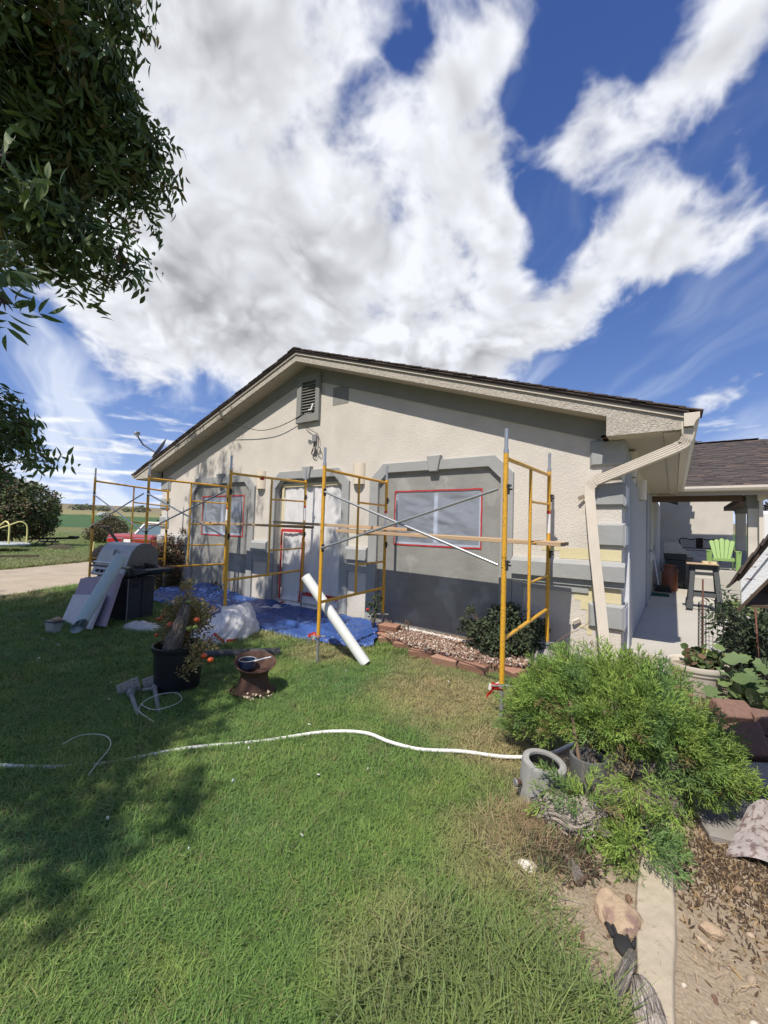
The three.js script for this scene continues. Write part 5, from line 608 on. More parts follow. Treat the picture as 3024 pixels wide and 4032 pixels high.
{
  // outline runs front edge then back edge; folds rise near the left corner and along a crease
  const F = [[-8.75, -4.15], [-7.9, -4.05], [-7.15, -4.2], [-6.1, -4.1], [-5.16, -4.06], [-4.47, -4.03], [-3.84, -4.12], [-3.32, -4.26], [-3.18, -4.42]], B = [[-8.95, -4.6], [-8.45, -5.22], [-7.6, -5.26], [-6.6, -5.25], [-5.8, -5.24], [-5.0, -5.24], [-4.4, -5.24], [-3.9, -5.2], [-3.55, -5.12]];
  const on = (a, u) => { const q = u * (a.length - 1), k = Math.min(a.length - 2, Math.floor(q)); return [lerp(a[k][0], a[k + 1][0], q - k), lerp(a[k][1], a[k + 1][1], q - k)]; };
  const g = sheet((u, v) => { const [ax, az] = on(F, u), [bx2, bz] = on(B, u), x = lerp(ax, bx2, v) + fbm(u * 9, v * 4, 3) * 0.05, z = lerp(az, bz, v) + fbm(u * 14, v * 3, 3) * 0.06; let y = 0.055 + 0.05 * v; y += 0.05 * Math.abs(fbm(x * 1.7, z * 2.6, 4)) + 0.028 * Math.abs(fbm(x * 4 + z * 3, z * 6, 4)) + 0.012 * fbm(x * 9, z * 12, 3); y += sstep(-7.0, -7.6, x) * (0.07 * Math.abs(fbm(x * 3.2, z * 3.5 + 2, 4)) + 0.02) + 0.16 * Math.exp(-((x + 8.1) ** 2) * 9 - ((z + 5.05) ** 2) * 16); y += 0.055 * Math.exp(-((z + 4.42 + 0.05 * Math.sin(x * 2)) ** 2) * 160) * sstep(-6.8, -6.2, x) * sstep(-3.6, -4.2, x); y += sstep(-3.75, -3.35, x) * 0.05 * Math.abs(fbm(x * 8, z * 8, 3)) + sstep(0.8, 1, v) * 0.03; y -= sstep(0.06, 0, v) * 0.045; return V(x, y, z); }, 240, 64, 5.6, 1.1);
  tag(mesh(scene, 'blue_tarp', g, M.tarp), 'creased blue tarp spattered with paint along the foot of the wall', 'tarp');
}
// ---------- yard things ----------
{ // old grill by the scaffold, its front towards +z
  const t = thing('gas_grill', 'old grey and black gas grill on the lawn with boards leaning on it', 'grill', [-7.24, 0, -3.16], 0.2);
  const w = 0.74, d = 0.46; // side panel faces +x
  mesh(t, 'cabinet', [box(w, 0.64, d, 0, 0.36, 0, 0.012), box(0.02, 0.66, 0.02, w / 2 + 0.003, 0.36, d / 2 + 0.003, 0.003)], M.bbqBlack);
  mesh(t, 'side_panel', [box(0.014, 0.60, 0.20, w / 2 + 0.006, 0.35, 0.11, 0.005), box(0.014, 0.60, 0.20, w / 2 + 0.006, 0.35, -0.115, 0.005)], M.bbqBlack);
  mesh(t, 'corner_trim', box(0.012, 0.66, 0.014, w / 2 + 0.012, 0.35, d / 2 - 0.002, 0.002), M.galvDull);
  for (const z of [-0.03, -0.115]) for (let k = 0; k < 3; k++) mesh(t, 'louvre', box(0.012, 0.012, 0.06, w / 2 + 0.016, 0.50 - k * 0.025 - (z < -0.1 ? 0 : 0.02), z - 0.03, 0.004, [0, 0, 0.5]), M.bbqBlack);
  mesh(t, 'recessed_handle', box(0.014, 0.05, 0.09, w / 2 + 0.016, 0.56, 0.11, 0.012), M.blackRubber);
  mesh(t, 'firebox', [boxUV(ext([[-0.27, 0.14], [-0.22, 0], [0.22, 0], [0.27, 0.14]], w + 0.04).rotateY(-Math.PI / 2).translate((w + 0.04) / 2, 0.70, 0)), box(w + 0.06, 0.02, 0.56, 0, 0.84, 0, 0.005)], M.bbqEnd);
  // hood: rounded profile, grey front and dark ends
  const pr = [[0.27, 0], [0.235, 0.12], [0.18, 0.24], [0.11, 0.32], [0.02, 0.355], [-0.10, 0.35], [-0.2, 0.29], [-0.255, 0.18], [-0.27, 0]];
  const hood = mesh(t, 'hood', boxUV(ext(pr, w - 0.02, [], 0.012).rotateY(-Math.PI / 2).translate((w - 0.02) / 2, 0.855, 0)), M.bbqHood);
  for (const s of [-1, 1]) mesh(hood, 'hood_end', boxUV(ext(pr.map(([x, y]) => [x * 0.985, y * 0.985]), 0.016, [], 0.004).rotateY(-Math.PI / 2).translate(s * (w / 2 + 0.004) + 0.008, 0.857, 0)), M.bbqEnd);
  mesh(hood, 'emblem', xf(ext([[-0.03, 0.015], [-0.045, 0.04], [-0.02, 0.035], [0.0, 0.05], [0.02, 0.035], [0.045, 0.04], [0.03, 0.015], [0.035, -0.01], [0.015, -0.02], [0.012, -0.05], [-0.012, -0.05], [-0.015, -0.02], [-0.035, -0.01]], 0.006, [], 0.002), 0.04, 1.06, 0.232, -0.36, 0, 0.1), M.bbqEnd);
  mesh(hood, 'handle', [cyl(V(-0.28, 0.905, 0.335), V(0.28, 0.905, 0.335), 0.014, 0.014, 12), cyl(V(-0.26, 0.905, 0.335), V(-0.26, 0.90, 0.255), 0.01), cyl(V(0.26, 0.905, 0.335), V(0.26, 0.90, 0.255), 0.01)], M.steel);
  mesh(t, 'control_panel', [xf(box(w, 0.13, 0.05, 0, 0, 0, 0.015), 0, 0.76, 0.29, -0.45)], M.bbqHood); for (let i = -2; i <= 2; i++) mesh(t, 'knob', cyl(V(i * 0.11, 0.765, 0.31), V(i * 0.11, 0.78, 0.345), 0.026, 0.022, 14), M.bbqBlack);
  mesh(t, 'side_shelf', [box(0.36, 0.03, 0.5, w / 2 + 0.20, 0.82, -0.02, 0.008), boxUV(ext([[0, 0], [0.34, 0.09], [0.34, 0.115], [0, 0.115]], 0.46).translate(w / 2 + 0.02, 0.70, -0.25))], M.bbqBlack); mesh(t, 'shelf_rim', box(0.012, 0.02, 0.5, w / 2 + 0.385, 0.835, -0.02, 0.003), M.galvDull);
  mesh(t, 'side_shelf', [box(0.2, 0.03, 0.46, -w / 2 - 0.11, 0.82, 0, 0.008)], M.bbqBlack);
  mesh(t, 'hook_bar', [cyl(V(-0.42, 0.98, -0.1), V(-0.42, 1.06, -0.1), 0.016), tube([V(-0.42, 1.05, -0.1), V(-0.44, 1.08, -0.08), V(-0.40, 1.09, 0.02), V(-0.30, 1.07, 0.05)], 0.016, 16, 8)], M.hose);
  for (const x of [-0.27, 0.27]) mesh(t, 'wheel', cyl(V(x - 0.02, 0.05, -0.2), V(x + 0.02, 0.05, -0.2), 0.05, 0.05, 16), M.blackRubber);
  // tools left on the shelf
  const q = thing('grill_tools', 'heap of dark hand tools and cords on the grill side shelf', 'tools', [-6.70, 0.835, -3.2]); mesh(q, 'cord', tube([V(-0.12, 0.02, 0.16), V(0.0, 0.035, 0.2), V(0.08, 0.02, 0.1), V(0.0, 0.03, 0.02), V(-0.1, 0.02, 0.08), V(-0.05, 0.04, 0.18), V(0.1, 0.02, 0.22), V(0.19, 0.0, 0.24), V(0.2, -0.12, 0.22)], 0.008, 60, 6), M.black); mesh(q, 'drill', [box(0.2, 0.06, 0.06, 0, 0.04, -0.05, 0.02), box(0.05, 0.09, 0.05, -0.06, 0.03, -0.03, 0.015), cyl(V(0.1, 0.04, -0.05), V(0.17, 0.04, -0.06), 0.018, 0.01)], M.blackRubber); mesh(q, 'pliers', [tube([V(-0.1, 0.01, -0.12), V(0.02, 0.012, -0.15), V(0.12, 0.01, -0.13)], 0.008, 12, 6)], M.galvDull); mesh(q, 'wooden_handle', cyl(V(0.06, 0.02, -0.2), V(0.32, 0.025, -0.32), 0.011, 0.013), M.rustRed);
  mesh(q, 'rag', lump(0.05, 0.018, 0.04, 0.3, 1.5, 4, 3).translate(-0.12, 0.01, 0.2), M.masking);
}
// boards leaning on the grill front
function leanBoard(name, label, foot, top, w, th, m, yaw, cut) { const t = thing(name, label, 'board'); const d = top.clone().sub(foot), l = d.length(); const g = ext(cut || [[-w / 2, 0], [w / 2, 0], [w / 2, l], [-w / 2, l]], th, [], 0.003); g.translate(0, 0, -th / 2); const up = d.clone().normalize(), side = V(Math.cos(yaw), 0, -Math.sin(yaw)); side.addScaledVector(up, -side.dot(up)).normalize(); const n = side.clone().cross(up); g.applyMatrix4(new THREE.Matrix4().makeBasis(side, up, n).setPosition(foot)); mesh(t, 'panel', g, m); return t; }
leanBoard('foam_board', 'large lilac foam board leaning on the grill, behind the white one', V(-7.02, 0.0, -2.53), V(-7.15, 0.70, -2.77), 1.12, 0.05, M.foamLilac, 0.04);
leanBoard('foam_board', 'smaller white foam board with paint smears leaning on the lilac board', V(-7.07, 0.0, -2.44), V(-7.12, 0.44, -2.61), 1.02, 0.035, M.foamWhite, -0.02);
{ // half-round foam tube leaning across the boards
  const t = thing('foam_tube', 'pale blue foam pipe cover leaning diagonally against the grill', 'foam tube'); const a = V(-6.40, 0.05, -2.2), b = V(-6.45, 1.06, -2.74); const d = b.clone().sub(a), l = d.length(); const g = new THREE.CylinderGeometry(0.078, 0.078, l, 32, 10, true), gi = new THREE.CylinderGeometry(0.05, 0.05, l, 32, 10, true); for (const q of [g, gi]) { const p = q.attributes.position; for (let i = 0; i < p.count; i++) { if (p.getY(i) < -l / 2 + 0.01) p.setY(i, p.getY(i) + 0.12 + p.getX(i) * 1.3); } } const r0 = new THREE.RingGeometry(0.05, 0.078, 32).rotateX(-Math.PI / 2).translate(0, l / 2, 0); const gg = join([g, gi, r0]); gg.applyQuaternion(new THREE.Quaternion().setFromUnitVectors(V(0, 1, 0), d.normalize())).translate((a.x + b.x) / 2, (a.y + b.y) / 2, (a.z + b.z) / 2); mesh(t, 'sleeve', gg, M.foamBlue);
}
{ const t = thing('plastic_tub', 'small grey plastic tub with a dark tray on top beside the boards', 'tub', [-6.86, 0, -2.12], 0.3); mesh(t, 'tub', lathe([[0, 0.01], [0.075, 0.0], [0.095, 0.16], [0.10, 0.165], [0.09, 0.165], [0.07, 0.012], [0, 0.012]], 4).rotateY(0.78).scale(1.2, 1, 0.9), phys({ color: lin(0.42, 0.43, 0.43), roughness: 0.5 })); mesh(t, 'tray', box(0.2, 0.02, 0.15, 0.01, 0.175, 0.0, 0.008), M.bbqBlack); mesh(t, 'rag', lump(0.06, 0.03, 0.045, 0.35, 1.6, 3, 3).translate(0.03, 0.20, -0.02), M.plank); }
{ const t = thing('white_cloth', 'crumpled white drop cloth on the grass behind the tomato pot', 'cloth', [-6.25, 0, -2.98], 0.4); mesh(t, 'cloth', sheet((u, v) => V((u - 0.5) * 0.75 * (1 - 0.3 * Math.abs(v - 0.5)), 0.02 + 0.09 * sstep(0, 0.3, u) * sstep(0, 0.3, 1 - u) * sstep(0, 0.4, v) * sstep(0, 0.4, 1 - v) * (0.8 + 0.9 * Math.abs(fbm(u * 5, v * 5, 4))), (v - 0.5) * 0.34), 36, 24), mat({ color: lin(0.62, 0.61, 0.58), roughness: 0.9, side: THREE.DoubleSide })); }
{ // bundle of used plastic with red tape
  const t = thing('plastic_bundle', 'bundle of used white plastic sheeting with red tape on the lawn', 'plastic bundle', [-5.05, 0, -3.43], 0); const shape = (u, v) => { const a = u * 6.28318, e = v * Math.PI / 2, k = 1 + 0.26 * fbm(Math.cos(a) * 1.7 + 3, Math.sin(a) * 1.7 + v * 2, 4) + 0.10 * Math.abs(fbm(Math.cos(a) * 5 + v * 1.5, Math.sin(a) * 5 + v * 2.5, 4)) - 0.03; const r = Math.pow(Math.cos(e), 0.62), top = 0.43 * (0.72 + 0.28 * Math.cos(a + 1.2)); return V(Math.cos(a) * r * 0.34 * k, Math.sin(e) * top * k + 0.02 * Math.abs(fbm(u * 18, v * 9, 3)), Math.sin(a) * r * 0.66 * k); };
  const rot = (p) => p.applyAxisAngle(V(0, 1, 0), 0.18); mesh(t, 'sheeting', sheet((u, v) => rot(shape(u, v)), 120, 40, 2, 0.6), M.filmOpaque); mesh(t, 'wadding', lump(0.23, 0.24, 0.5, 0.2, 1.2, 7, 4).translate(0, 0.03, 0).rotateY(0.18), phys({ color: lin(0.74, 0.75, 0.78), roughness: 0.6 })); mesh(t, 'dark_scrap', xf(box(0.2, 0.02, 0.26, 0, 0, 0, 0.004), 0.2, 0.16, 0.12, 0.1, 0.3, -1.0), M.galvDull);
  const st = (u0, v0, u1, v1) => mesh(t, 'red_tape', sheet((u, v) => { const p = shape(lerp(u0, u1, u), lerp(v0, v1, u) + (v - 0.5) * 0.09); return rot(p.multiplyScalar(1.015)); }, 20, 3), M.redTape); st(0.145, 0.02, 0.10, 0.42); st(0.10, 0.42, 0.055, 0.08); st(0.05, 0.1, 0.0, 0.04);
  const s = thing('plastic_scrap', 'small torn piece of white plastic lying on the grass by the tomato pot', 'plastic scrap', [-4.72, 0.02, -2.78]); mesh(s, 'film', lump(0.12, 0.07, 0.09, 0.35, 1.4, 5, 3), M.filmOpaque);
}
{ const t = thing('drain_pipe', 'dark grey plastic pipe lying on the lawn behind the rusty wheel rim', 'pipe'); const a = V(-4.55, 0.055, -2.62), b = V(-3.83, 0.055, -3.42); mesh(t, 'pipe', [cyl(a, b, 0.052, 0.052, 24, true), cyl(a, b, 0.046, 0.046, 24, true), xf(new THREE.RingGeometry(0.046, 0.052, 24), b.x, b.y, b.z, 0, Math.atan2(b.x - a.x, b.z - a.z)), xf(new THREE.RingGeometry(0.046, 0.052, 24), a.x, a.y, a.z, 0, Math.atan2(b.x - a.x, b.z - a.z))], mat({ color: lin(0.055, 0.056, 0.06), roughness: 0.5, side: THREE.DoubleSide })); }
{ const t = thing('white_pipe', 'white foam pipe length leaning on the middle scaffold leg', 'pipe'); const a = V(-2.84, 0.03, -3.80), b = V(-3.66, 0.95, -3.62); const q = new THREE.Quaternion().setFromUnitVectors(V(0, 1, 0), b.clone().sub(a).normalize()), l = a.distanceTo(b); const g = join([new THREE.CylinderGeometry(0.06, 0.06, l, 28, 1, true, 0.18, 6.1), new THREE.CylinderGeometry(0.047, 0.047, l, 28, 1, true, 0.18, 6.1), new THREE.RingGeometry(0.047, 0.06, 28).rotateX(-Math.PI / 2).translate(0, l / 2, 0), new THREE.RingGeometry(0.047, 0.06, 28).rotateX(Math.PI / 2).translate(0, -l / 2, 0)]).rotateY(2.2); mesh(t, 'sleeve', g.applyQuaternion(q).translate((a.x + b.x) / 2, (a.y + b.y) / 2, (a.z + b.z) / 2), mat({ map: M.pvc.map, roughness: 0.6, side: THREE.DoubleSide })); }
{ // black tub with a stump
  const t = thing('black_planter_tub', 'big black plastic tub holding a tomato plant and an old stump', 'planter', [-3.80, 0, -2.155]); t.scale.setScalar(0.94); mesh(t, 'tub', lathe([[0, 0.02], [0.20, 0.0], [0.205, 0.02], [0.225, 0.40], [0.24, 0.40], [0.245, 0.41], [0.245, 0.445], [0.235, 0.45], [0.225, 0.445], [0.21, 0.36], [0, 0.36]], 48), mat({ color: lin(0.010, 0.011, 0.016), roughness: 0.42 })); mesh(t, 'soil', lathe([[0, 0.385], [0.12, 0.38], [0.215, 0.365]], 24), M.soil); for (const a of [2.6, -0.5]) mesh(t, 'handle', tube([V(Math.cos(a) * 0.235, 0.40, Math.sin(a) * 0.235), V(Math.cos(a + 0.1) * 0.275, 0.36, Math.sin(a + 0.1) * 0.275), V(Math.cos(a + 0.4) * 0.275, 0.36, Math.sin(a + 0.4) * 0.275), V(Math.cos(a + 0.5) * 0.235, 0.40, Math.sin(a + 0.5) * 0.235)], 0.012, 16, 6), M.black);
  const s = thing('stump', 'grey weathered tree stump upright in the black tub', 'stump', [-3.70, 0.35, -2.07]); mesh(s, 'wood', limb([V(-0.05, -0.02, 0.02), V(-0.02, 0.14, 0.01), V(0.02, 0.28, -0.02), V(0.06, 0.46, -0.05)], [0.075, 0.07, 0.056, 0.032], 60, 48, 0.08, 3, 0.3), M.bark);
}
{ // rusty rim planter with pan
  const t = thing('rusty_wheel_rim', 'rusty steel wheel rim set upright as a stand in the lawn', 'wheel rim', [-3.17, 0, -2.53], 0.4); t.scale.setScalar(0.8); mesh(t, 'rim', lathe([[0.05, 0.02], [0.215, 0.02], [0.225, 0.045], [0.2, 0.06], [0.185, 0.075], [0.155, 0.20], [0.15, 0.235], [0.16, 0.255], [0.13, 0.255], [0, 0.25]], 56), M.rust); mesh(t, 'dish', xf(lathe([[0, 0.0], [0.14, 0.0], [0.165, 0.02], [0.20, 0.08], [0.225, 0.105], [0.235, 0.12], [0.225, 0.122], [0.195, 0.10], [0.155, 0.03], [0.13, 0.014], [0, 0.012]], 56), 0, 0.262, 0, 0.2, 0, -0.16), M.rust); mesh(t, 'lower_ring', [new THREE.TorusGeometry(0.225, 0.014, 8, 56).rotateX(Math.PI / 2 + 0.05).translate(0.01, 0.03, 0), new THREE.TorusGeometry(0.24, 0.010, 8, 56).rotateX(Math.PI / 2 - 0.06).translate(-0.01, 0.055, 0.01)], M.rust); mesh(t, 'flange', xf(box(0.2, 0.015, 0.12, 0, 0, 0, 0.006), -0.30, 0.025, 0.05, 0, 0.3, 0.1), M.rust, 'flat rusty tongue at its base');
  const p = thing('enamel_pan', 'blue enamel saucepan sitting in the top of the wheel rim', 'saucepan', [-3.225, 0.232, -2.49], 0); p.scale.setScalar(0.85); mesh(p, 'pan', lathe([[0, 0], [0.075, 0], [0.085, 0.01], [0.09, 0.095], [0.086, 0.095], [0.08, 0.012], [0, 0.008]], 40), M.enamel); mesh(p, 'rim', new THREE.TorusGeometry(0.089, 0.0035, 8, 44).rotateX(Math.PI / 2).translate(0, 0.095, 0), M.enamelRim); mesh(p, 'handle', tube([V(0.085, 0.085, -0.02), V(0.12, 0.10, -0.04), V(0.22, 0.135, -0.09), V(0.255, 0.145, -0.11)], 0.008, 14, 7), M.enamelRim);
  const f = scatter(scene, 'fallen_petals', leafGeo(0.028, 0.02, 0.4, 0.3), mat({ color: lin(0.72, 0.62, 0.48), roughness: 0.8, side: THREE.DoubleSide }), (() => { const r = rng(4); return [...Array(26)].map(() => [V(-3.0 + (r() - 0.5) * 0.22, 0.055 + r() * 0.02, -2.42 + (r() - 0.5) * 0.2), quat(r() * 6, r() * 6, r() * 6), 1, lin(1, 0.9 + 0.1 * r(), 0.8 + 0.2 * r())]); })()); tag(f, 'pale dried petals scattered in front of the wheel rim', 'petals');
}
const plateMat = mat({ map: tone(256, 6, [0.40, 0.38, 0.355], (u, v) => [1 + 0.2 * fbm(u * 8, v * 8, 4, 8), sstep(0.15, 0.4, fbm(u * 7 + 2, v * 7, 4, 7)) * 0.6, [0.26, 0.17, 0.12]]), roughness: 0.7, metalness: 0.1 });
function screwJackLying(label, plate, end, rot, extra) { const t = thing('screw_jack', label, 'screw jack'); const d = end.clone().sub(plate).normalize(), g = []; const l = plate.distanceTo(end); for (let h = 0.12; h < l; h += 0.0125) { const a = plate.clone().addScaledVector(d, h); g.push(cyl(a, a.clone().addScaledVector(d, 0.007), 0.0185, 0.0185, 10)); } mesh(t, 'rod', [cyl(plate, end, 0.0165, 0.0165, 12), ...g], M.galvDull); const q = new THREE.Quaternion().setFromUnitVectors(V(0, 0, 1), d).multiply(new THREE.Quaternion().setFromAxisAngle(V(0, 0, 1), rot)); const pl = ext([[-0.085, -0.065], [0.085, -0.065], [0.085, 0.065], [-0.085, 0.065]], 0.008, [[-0.055, -0.035], [0.055, -0.035], [-0.055, 0.04], [0.055, 0.04]].map(([x, y]) => [0, 1, 2, 3, 4, 5, 6, 7].map((k) => [x + Math.cos(k * 0.785) * 0.009, y + Math.sin(k * 0.785) * 0.009])), 0.001).applyQuaternion(q).translate(plate.x, plate.y, plate.z); mesh(t, 'base_plate', pl, plateMat); const n = plate.clone().addScaledVector(d, 0.13); mesh(t, 'nut', [new THREE.CylinderGeometry(0.03, 0.03, 0.03, 12).rotateX(Math.PI / 2).applyQuaternion(q).translate(n.x, n.y, n.z), box(0.024, 0.13, 0.012, 0, 0.035, 0, 0.005).rotateZ(extra).applyQuaternion(q).translate(n.x, n.y, n.z)], M.galvDull); return t; }
screwJackLying('scaffold screw jack with base plate lying on the lawn, left one', V(-4.0, 0.065, -1.82), V(-3.46, 0.02, -1.66), 0.25, -0.5);
screwJackLying('scaffold screw jack with base plate lying on the lawn, right one by the tub', V(-3.92, 0.08, -2.0), V(-3.38, 0.02, -1.78), 0.15, 1.3);
tag(mesh(scene, 'wire_loop', tube([[-3.63, 0.05, -1.78], [-3.56, 0.06, -1.73], [-3.42, 0.05, -1.75], [-3.33, 0.07, -1.83], [-3.36, 0.08, -1.95], [-3.48, 0.10, -1.97], [-3.58, 0.09, -1.88], [-3.60, 0.07, -1.78], [-3.5, 0.05, -1.68], [-3.3, 0.045, -1.66], [-3.22, 0.04, -1.66]].map((p) => V(...p)), 0.003, 90, 6), M.wireLight), 'loop of pale wire on the lawn beside the screw jacks', 'wire');
tag(mesh(scene, 'wire_loop', tube([[-3.28, 0.08, -1.10], [-3.3, 0.09, -1.2], [-3.1, 0.12, -1.28], [-2.95, 0.11, -1.25], [-2.9, 0.06, -1.16], [-2.86, 0.03, -1.1]].map((p) => V(...p)), 0.0025, 60, 6), M.wireLight), 'loose curl of pale wire near the white hose at left', 'wire');
tag(mesh(scene, 'garden_hose', tube([[-4.2, 0.03, -0.55], [-3.39, 0.03, -0.82], [-3.0, 0.004, -1.2], [-2.71, 0.022, -1.63], [-2.42, 0.018, -1.98], [-2.09, 0.035, -2.39], [-1.85, 0.045, -2.52], [-1.66, 0.045, -2.52], [-1.45, 0.035, -2.58], [-1.2, 0.035, -2.74], [-0.92, 0.035, -2.87], [-0.72, 0.04, -3.05], [-0.58, 0.045, -3.38], [-0.45, 0.05, -3.8], [-0.25, 0.05, -4.5], [-0.05, 0.06, -5.0], [0.12, 0.07, -5.25], [0.5, 0.05, -5.3]].map((p) => V(...p)), 0.0125, 220, 10), M.hose), 'white garden hose snaking across the lawn to the planter', 'hose');

// edging stones of the gravel bed
{
  const t = thing('stone_edging', 'low edging of reddish split blocks along the gravel bed', 'edging'); const r = rng(12), spots = [[-3.32, -4.93, 0.5, 0], [-3.16, -4.76, 0.42, 0], [-2.83, -4.63, 0.36, 0], [-2.50, -4.50, 0.22, 0], [-2.14, -4.41, 0.06, 0], [-1.80, -4.42, -0.06, 0], [-1.46, -4.56, -0.42, 0], [-1.17, -4.78, -0.6, 0], [-0.9, -5.0, -0.7, 0], [-3.3, -4.95, 0.2, 0.1]];
  spots.forEach(([x, z, a, y], i) => { const w = 0.30 + r() * 0.03, d = 0.19; const g = new RoundedBoxGeometry(w, 0.105, d, 4, 0.012), p = g.attributes.position; for (let k = 0; k < p.count; k++) { const X = p.getX(k), Y = p.getY(k), Z = p.getZ(k), n = fbm(X * 14 + i * 5, Y * 18 + Z * 14, 4); p.setXYZ(k, X * (1 - 0.12 * (d / 2 - Z) / d) + n * 0.006, Y + n * 0.004, Z + (Z > 0.05 ? 0.016 * n + 0.012 * Math.sin(Y * 30) : 0)); } g.computeVertexNormals(); mesh(t, 'block', xf(boxUV(g), x, 0.055 + y + (r() - 0.5) * 0.015, z, (r() - 0.5) * 0.06, a + (r() - 0.5) * 0.1, (r() - 0.5) * 0.05), M.block[i % 3]); });
  // gravel in the bed, white lime along the wall
  const peb = [lump(1, 0.7, 0.85, 0.3, 1.1, 1, 1), lump(1, 0.6, 1.1, 0.35, 1.2, 5, 1)], lists = [[], []]; for (let i = 0; i < 3200; i++) { const x = lerp(-3.7, -0.8, r()), z = lerp(-5.28, -4.4, r()); if (!inside(x, z - 0.06, GRAVEL)) continue; const s = 0.007 + 0.013 * r() * r() + 0.004 * r(), q = r(), c = q < 0.4 ? lin(0.30, 0.19, 0.14) : q < 0.65 ? lin(0.42, 0.33, 0.27) : q < 0.85 ? lin(0.22, 0.15, 0.12) : lin(0.55, 0.48, 0.42); c.multiplyScalar(0.75 + 0.5 * r()); lists[i % 2].push([V(x, 0.125 + r() * 0.012, z), quat(r() * 6, r() * 6, r() * 6), s, c]); }
  lists.forEach((l, i) => tag(scatter(scene, 'gravel', peb[i], mat({ color: lin(1, 1, 1), roughness: 0.95 }), l), 'reddish brown pebbles filling the bed below the right window', 'gravel', 'bed gravel'));
  const lime = []; for (let i = 0; i < 700; i++) { const q = r(), x = lerp(-3.2, -2.0, q), z = -5.22 + (r() - 0.5) * 0.06 + q * 0.12 + r() * 0.06; lime.push([V(x, 0.13 + r() * 0.012, z), quat(r() * 6, r() * 6, r() * 6), 0.005 + 0.008 * r() * r(), lin(0.75, 0.74, 0.73)]); }
  tag(scatter(scene, 'plaster_crumbs', peb[0], mat({ color: lin(1, 1, 1), roughness: 0.95 }), lime), 'white plaster crumbs spilled on the gravel along the wall', 'plaster crumbs');
  const b = tag(mesh(scene, 'boulder', rock(0.18, 0.13, 0.14, 6, 14, 0.14).translate(-1.17, 0.13, -4.93), M.flagstone), 'dark lava rock at the right end of the gravel bed', 'rock'); b.userData.kind = undefined;
  const st = thing('cut_stems', 'row of cut dry stems at the foot of the wall in the gravel', 'stems'); for (let i = 0; i < 9; i++) { const x = -3.45 + r() * 0.5, z = -5.15 + r() * 0.15; mesh(st, 'stem', cyl(V(x, 0.1, z), V(x + (r() - 0.5) * 0.1, 0.2 + r() * 0.12, z + r() * 0.06), 0.008, 0.006, 6), M.twig); }
}
// pots by the juniper
{
  const t = thing('concrete_pot', 'large grey concrete ring pot with a bolt, half in juniper shade', 'pot', [-0.635, 0, -2.57], 0.4); t.scale.setScalar(0.73); const rot = [0.10, 0, -0.08];
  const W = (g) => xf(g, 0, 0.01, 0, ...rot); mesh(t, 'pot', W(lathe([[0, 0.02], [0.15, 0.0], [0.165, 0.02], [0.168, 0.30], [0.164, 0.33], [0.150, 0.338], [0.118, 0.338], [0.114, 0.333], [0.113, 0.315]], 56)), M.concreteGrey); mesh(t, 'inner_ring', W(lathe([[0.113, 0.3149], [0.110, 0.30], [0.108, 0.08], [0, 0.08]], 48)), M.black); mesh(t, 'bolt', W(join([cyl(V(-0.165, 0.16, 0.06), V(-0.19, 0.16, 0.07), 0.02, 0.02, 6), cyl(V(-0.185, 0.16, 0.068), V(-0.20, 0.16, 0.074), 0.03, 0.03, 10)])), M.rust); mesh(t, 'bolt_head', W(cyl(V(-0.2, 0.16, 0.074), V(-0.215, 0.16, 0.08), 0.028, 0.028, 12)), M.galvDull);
  const p2 = thing('grey_pot', 'smaller grey pot with a stick in it, tucked under the juniper', 'pot', [-0.41, 0, -2.78]); mesh(p2, 'pot', lathe([[0, 0], [0.10, 0], [0.105, 0.22], [0.105, 0.25], [0.085, 0.25], [0.082, 0.1], [0, 0.1]], 40), M.fibre); mesh(p2, 'stick', cyl(V(-0.03, 0.1, 0.02), V(-0.12, 0.52, -0.06), 0.012, 0.01, 8), M.twig);
  const p3 = thing('clay_pot', 'broken brown clay pot under the juniper, farthest of the three pots', 'pot', [-0.33, 0, -3.02]); const cg = lathe([[0, 0], [0.12, 0], [0.15, 0.28], [0.165, 0.34], [0.15, 0.345], [0.138, 0.28], [0.11, 0.03], [0, 0.03]], 44); { const p = cg.attributes.position; for (let i = 0; i < p.count; i++) { const a = Math.atan2(p.getZ(i), p.getX(i)); const cutY = 0.345 - 0.12 * sstep(0.1, 0.9, Math.cos(a - 1.2)) - 0.03 * noise2(a * 4, 2); if (p.getY(i) > cutY) p.setY(i, cutY); } cg.computeVertexNormals(); } mesh(p3, 'pot', cg, mat({ map: M.milkCan.map, color: lin(0.75, 0.62, 0.62), roughness: 0.8 })); mesh(p3, 'rim', tube([...Array(13).keys()].map((k) => { const a = -1.0 - k * 0.28; return V(Math.cos(a) * 0.157, 0.345, Math.sin(a) * 0.157); }), 0.009, 40, 6), M.planter);
}
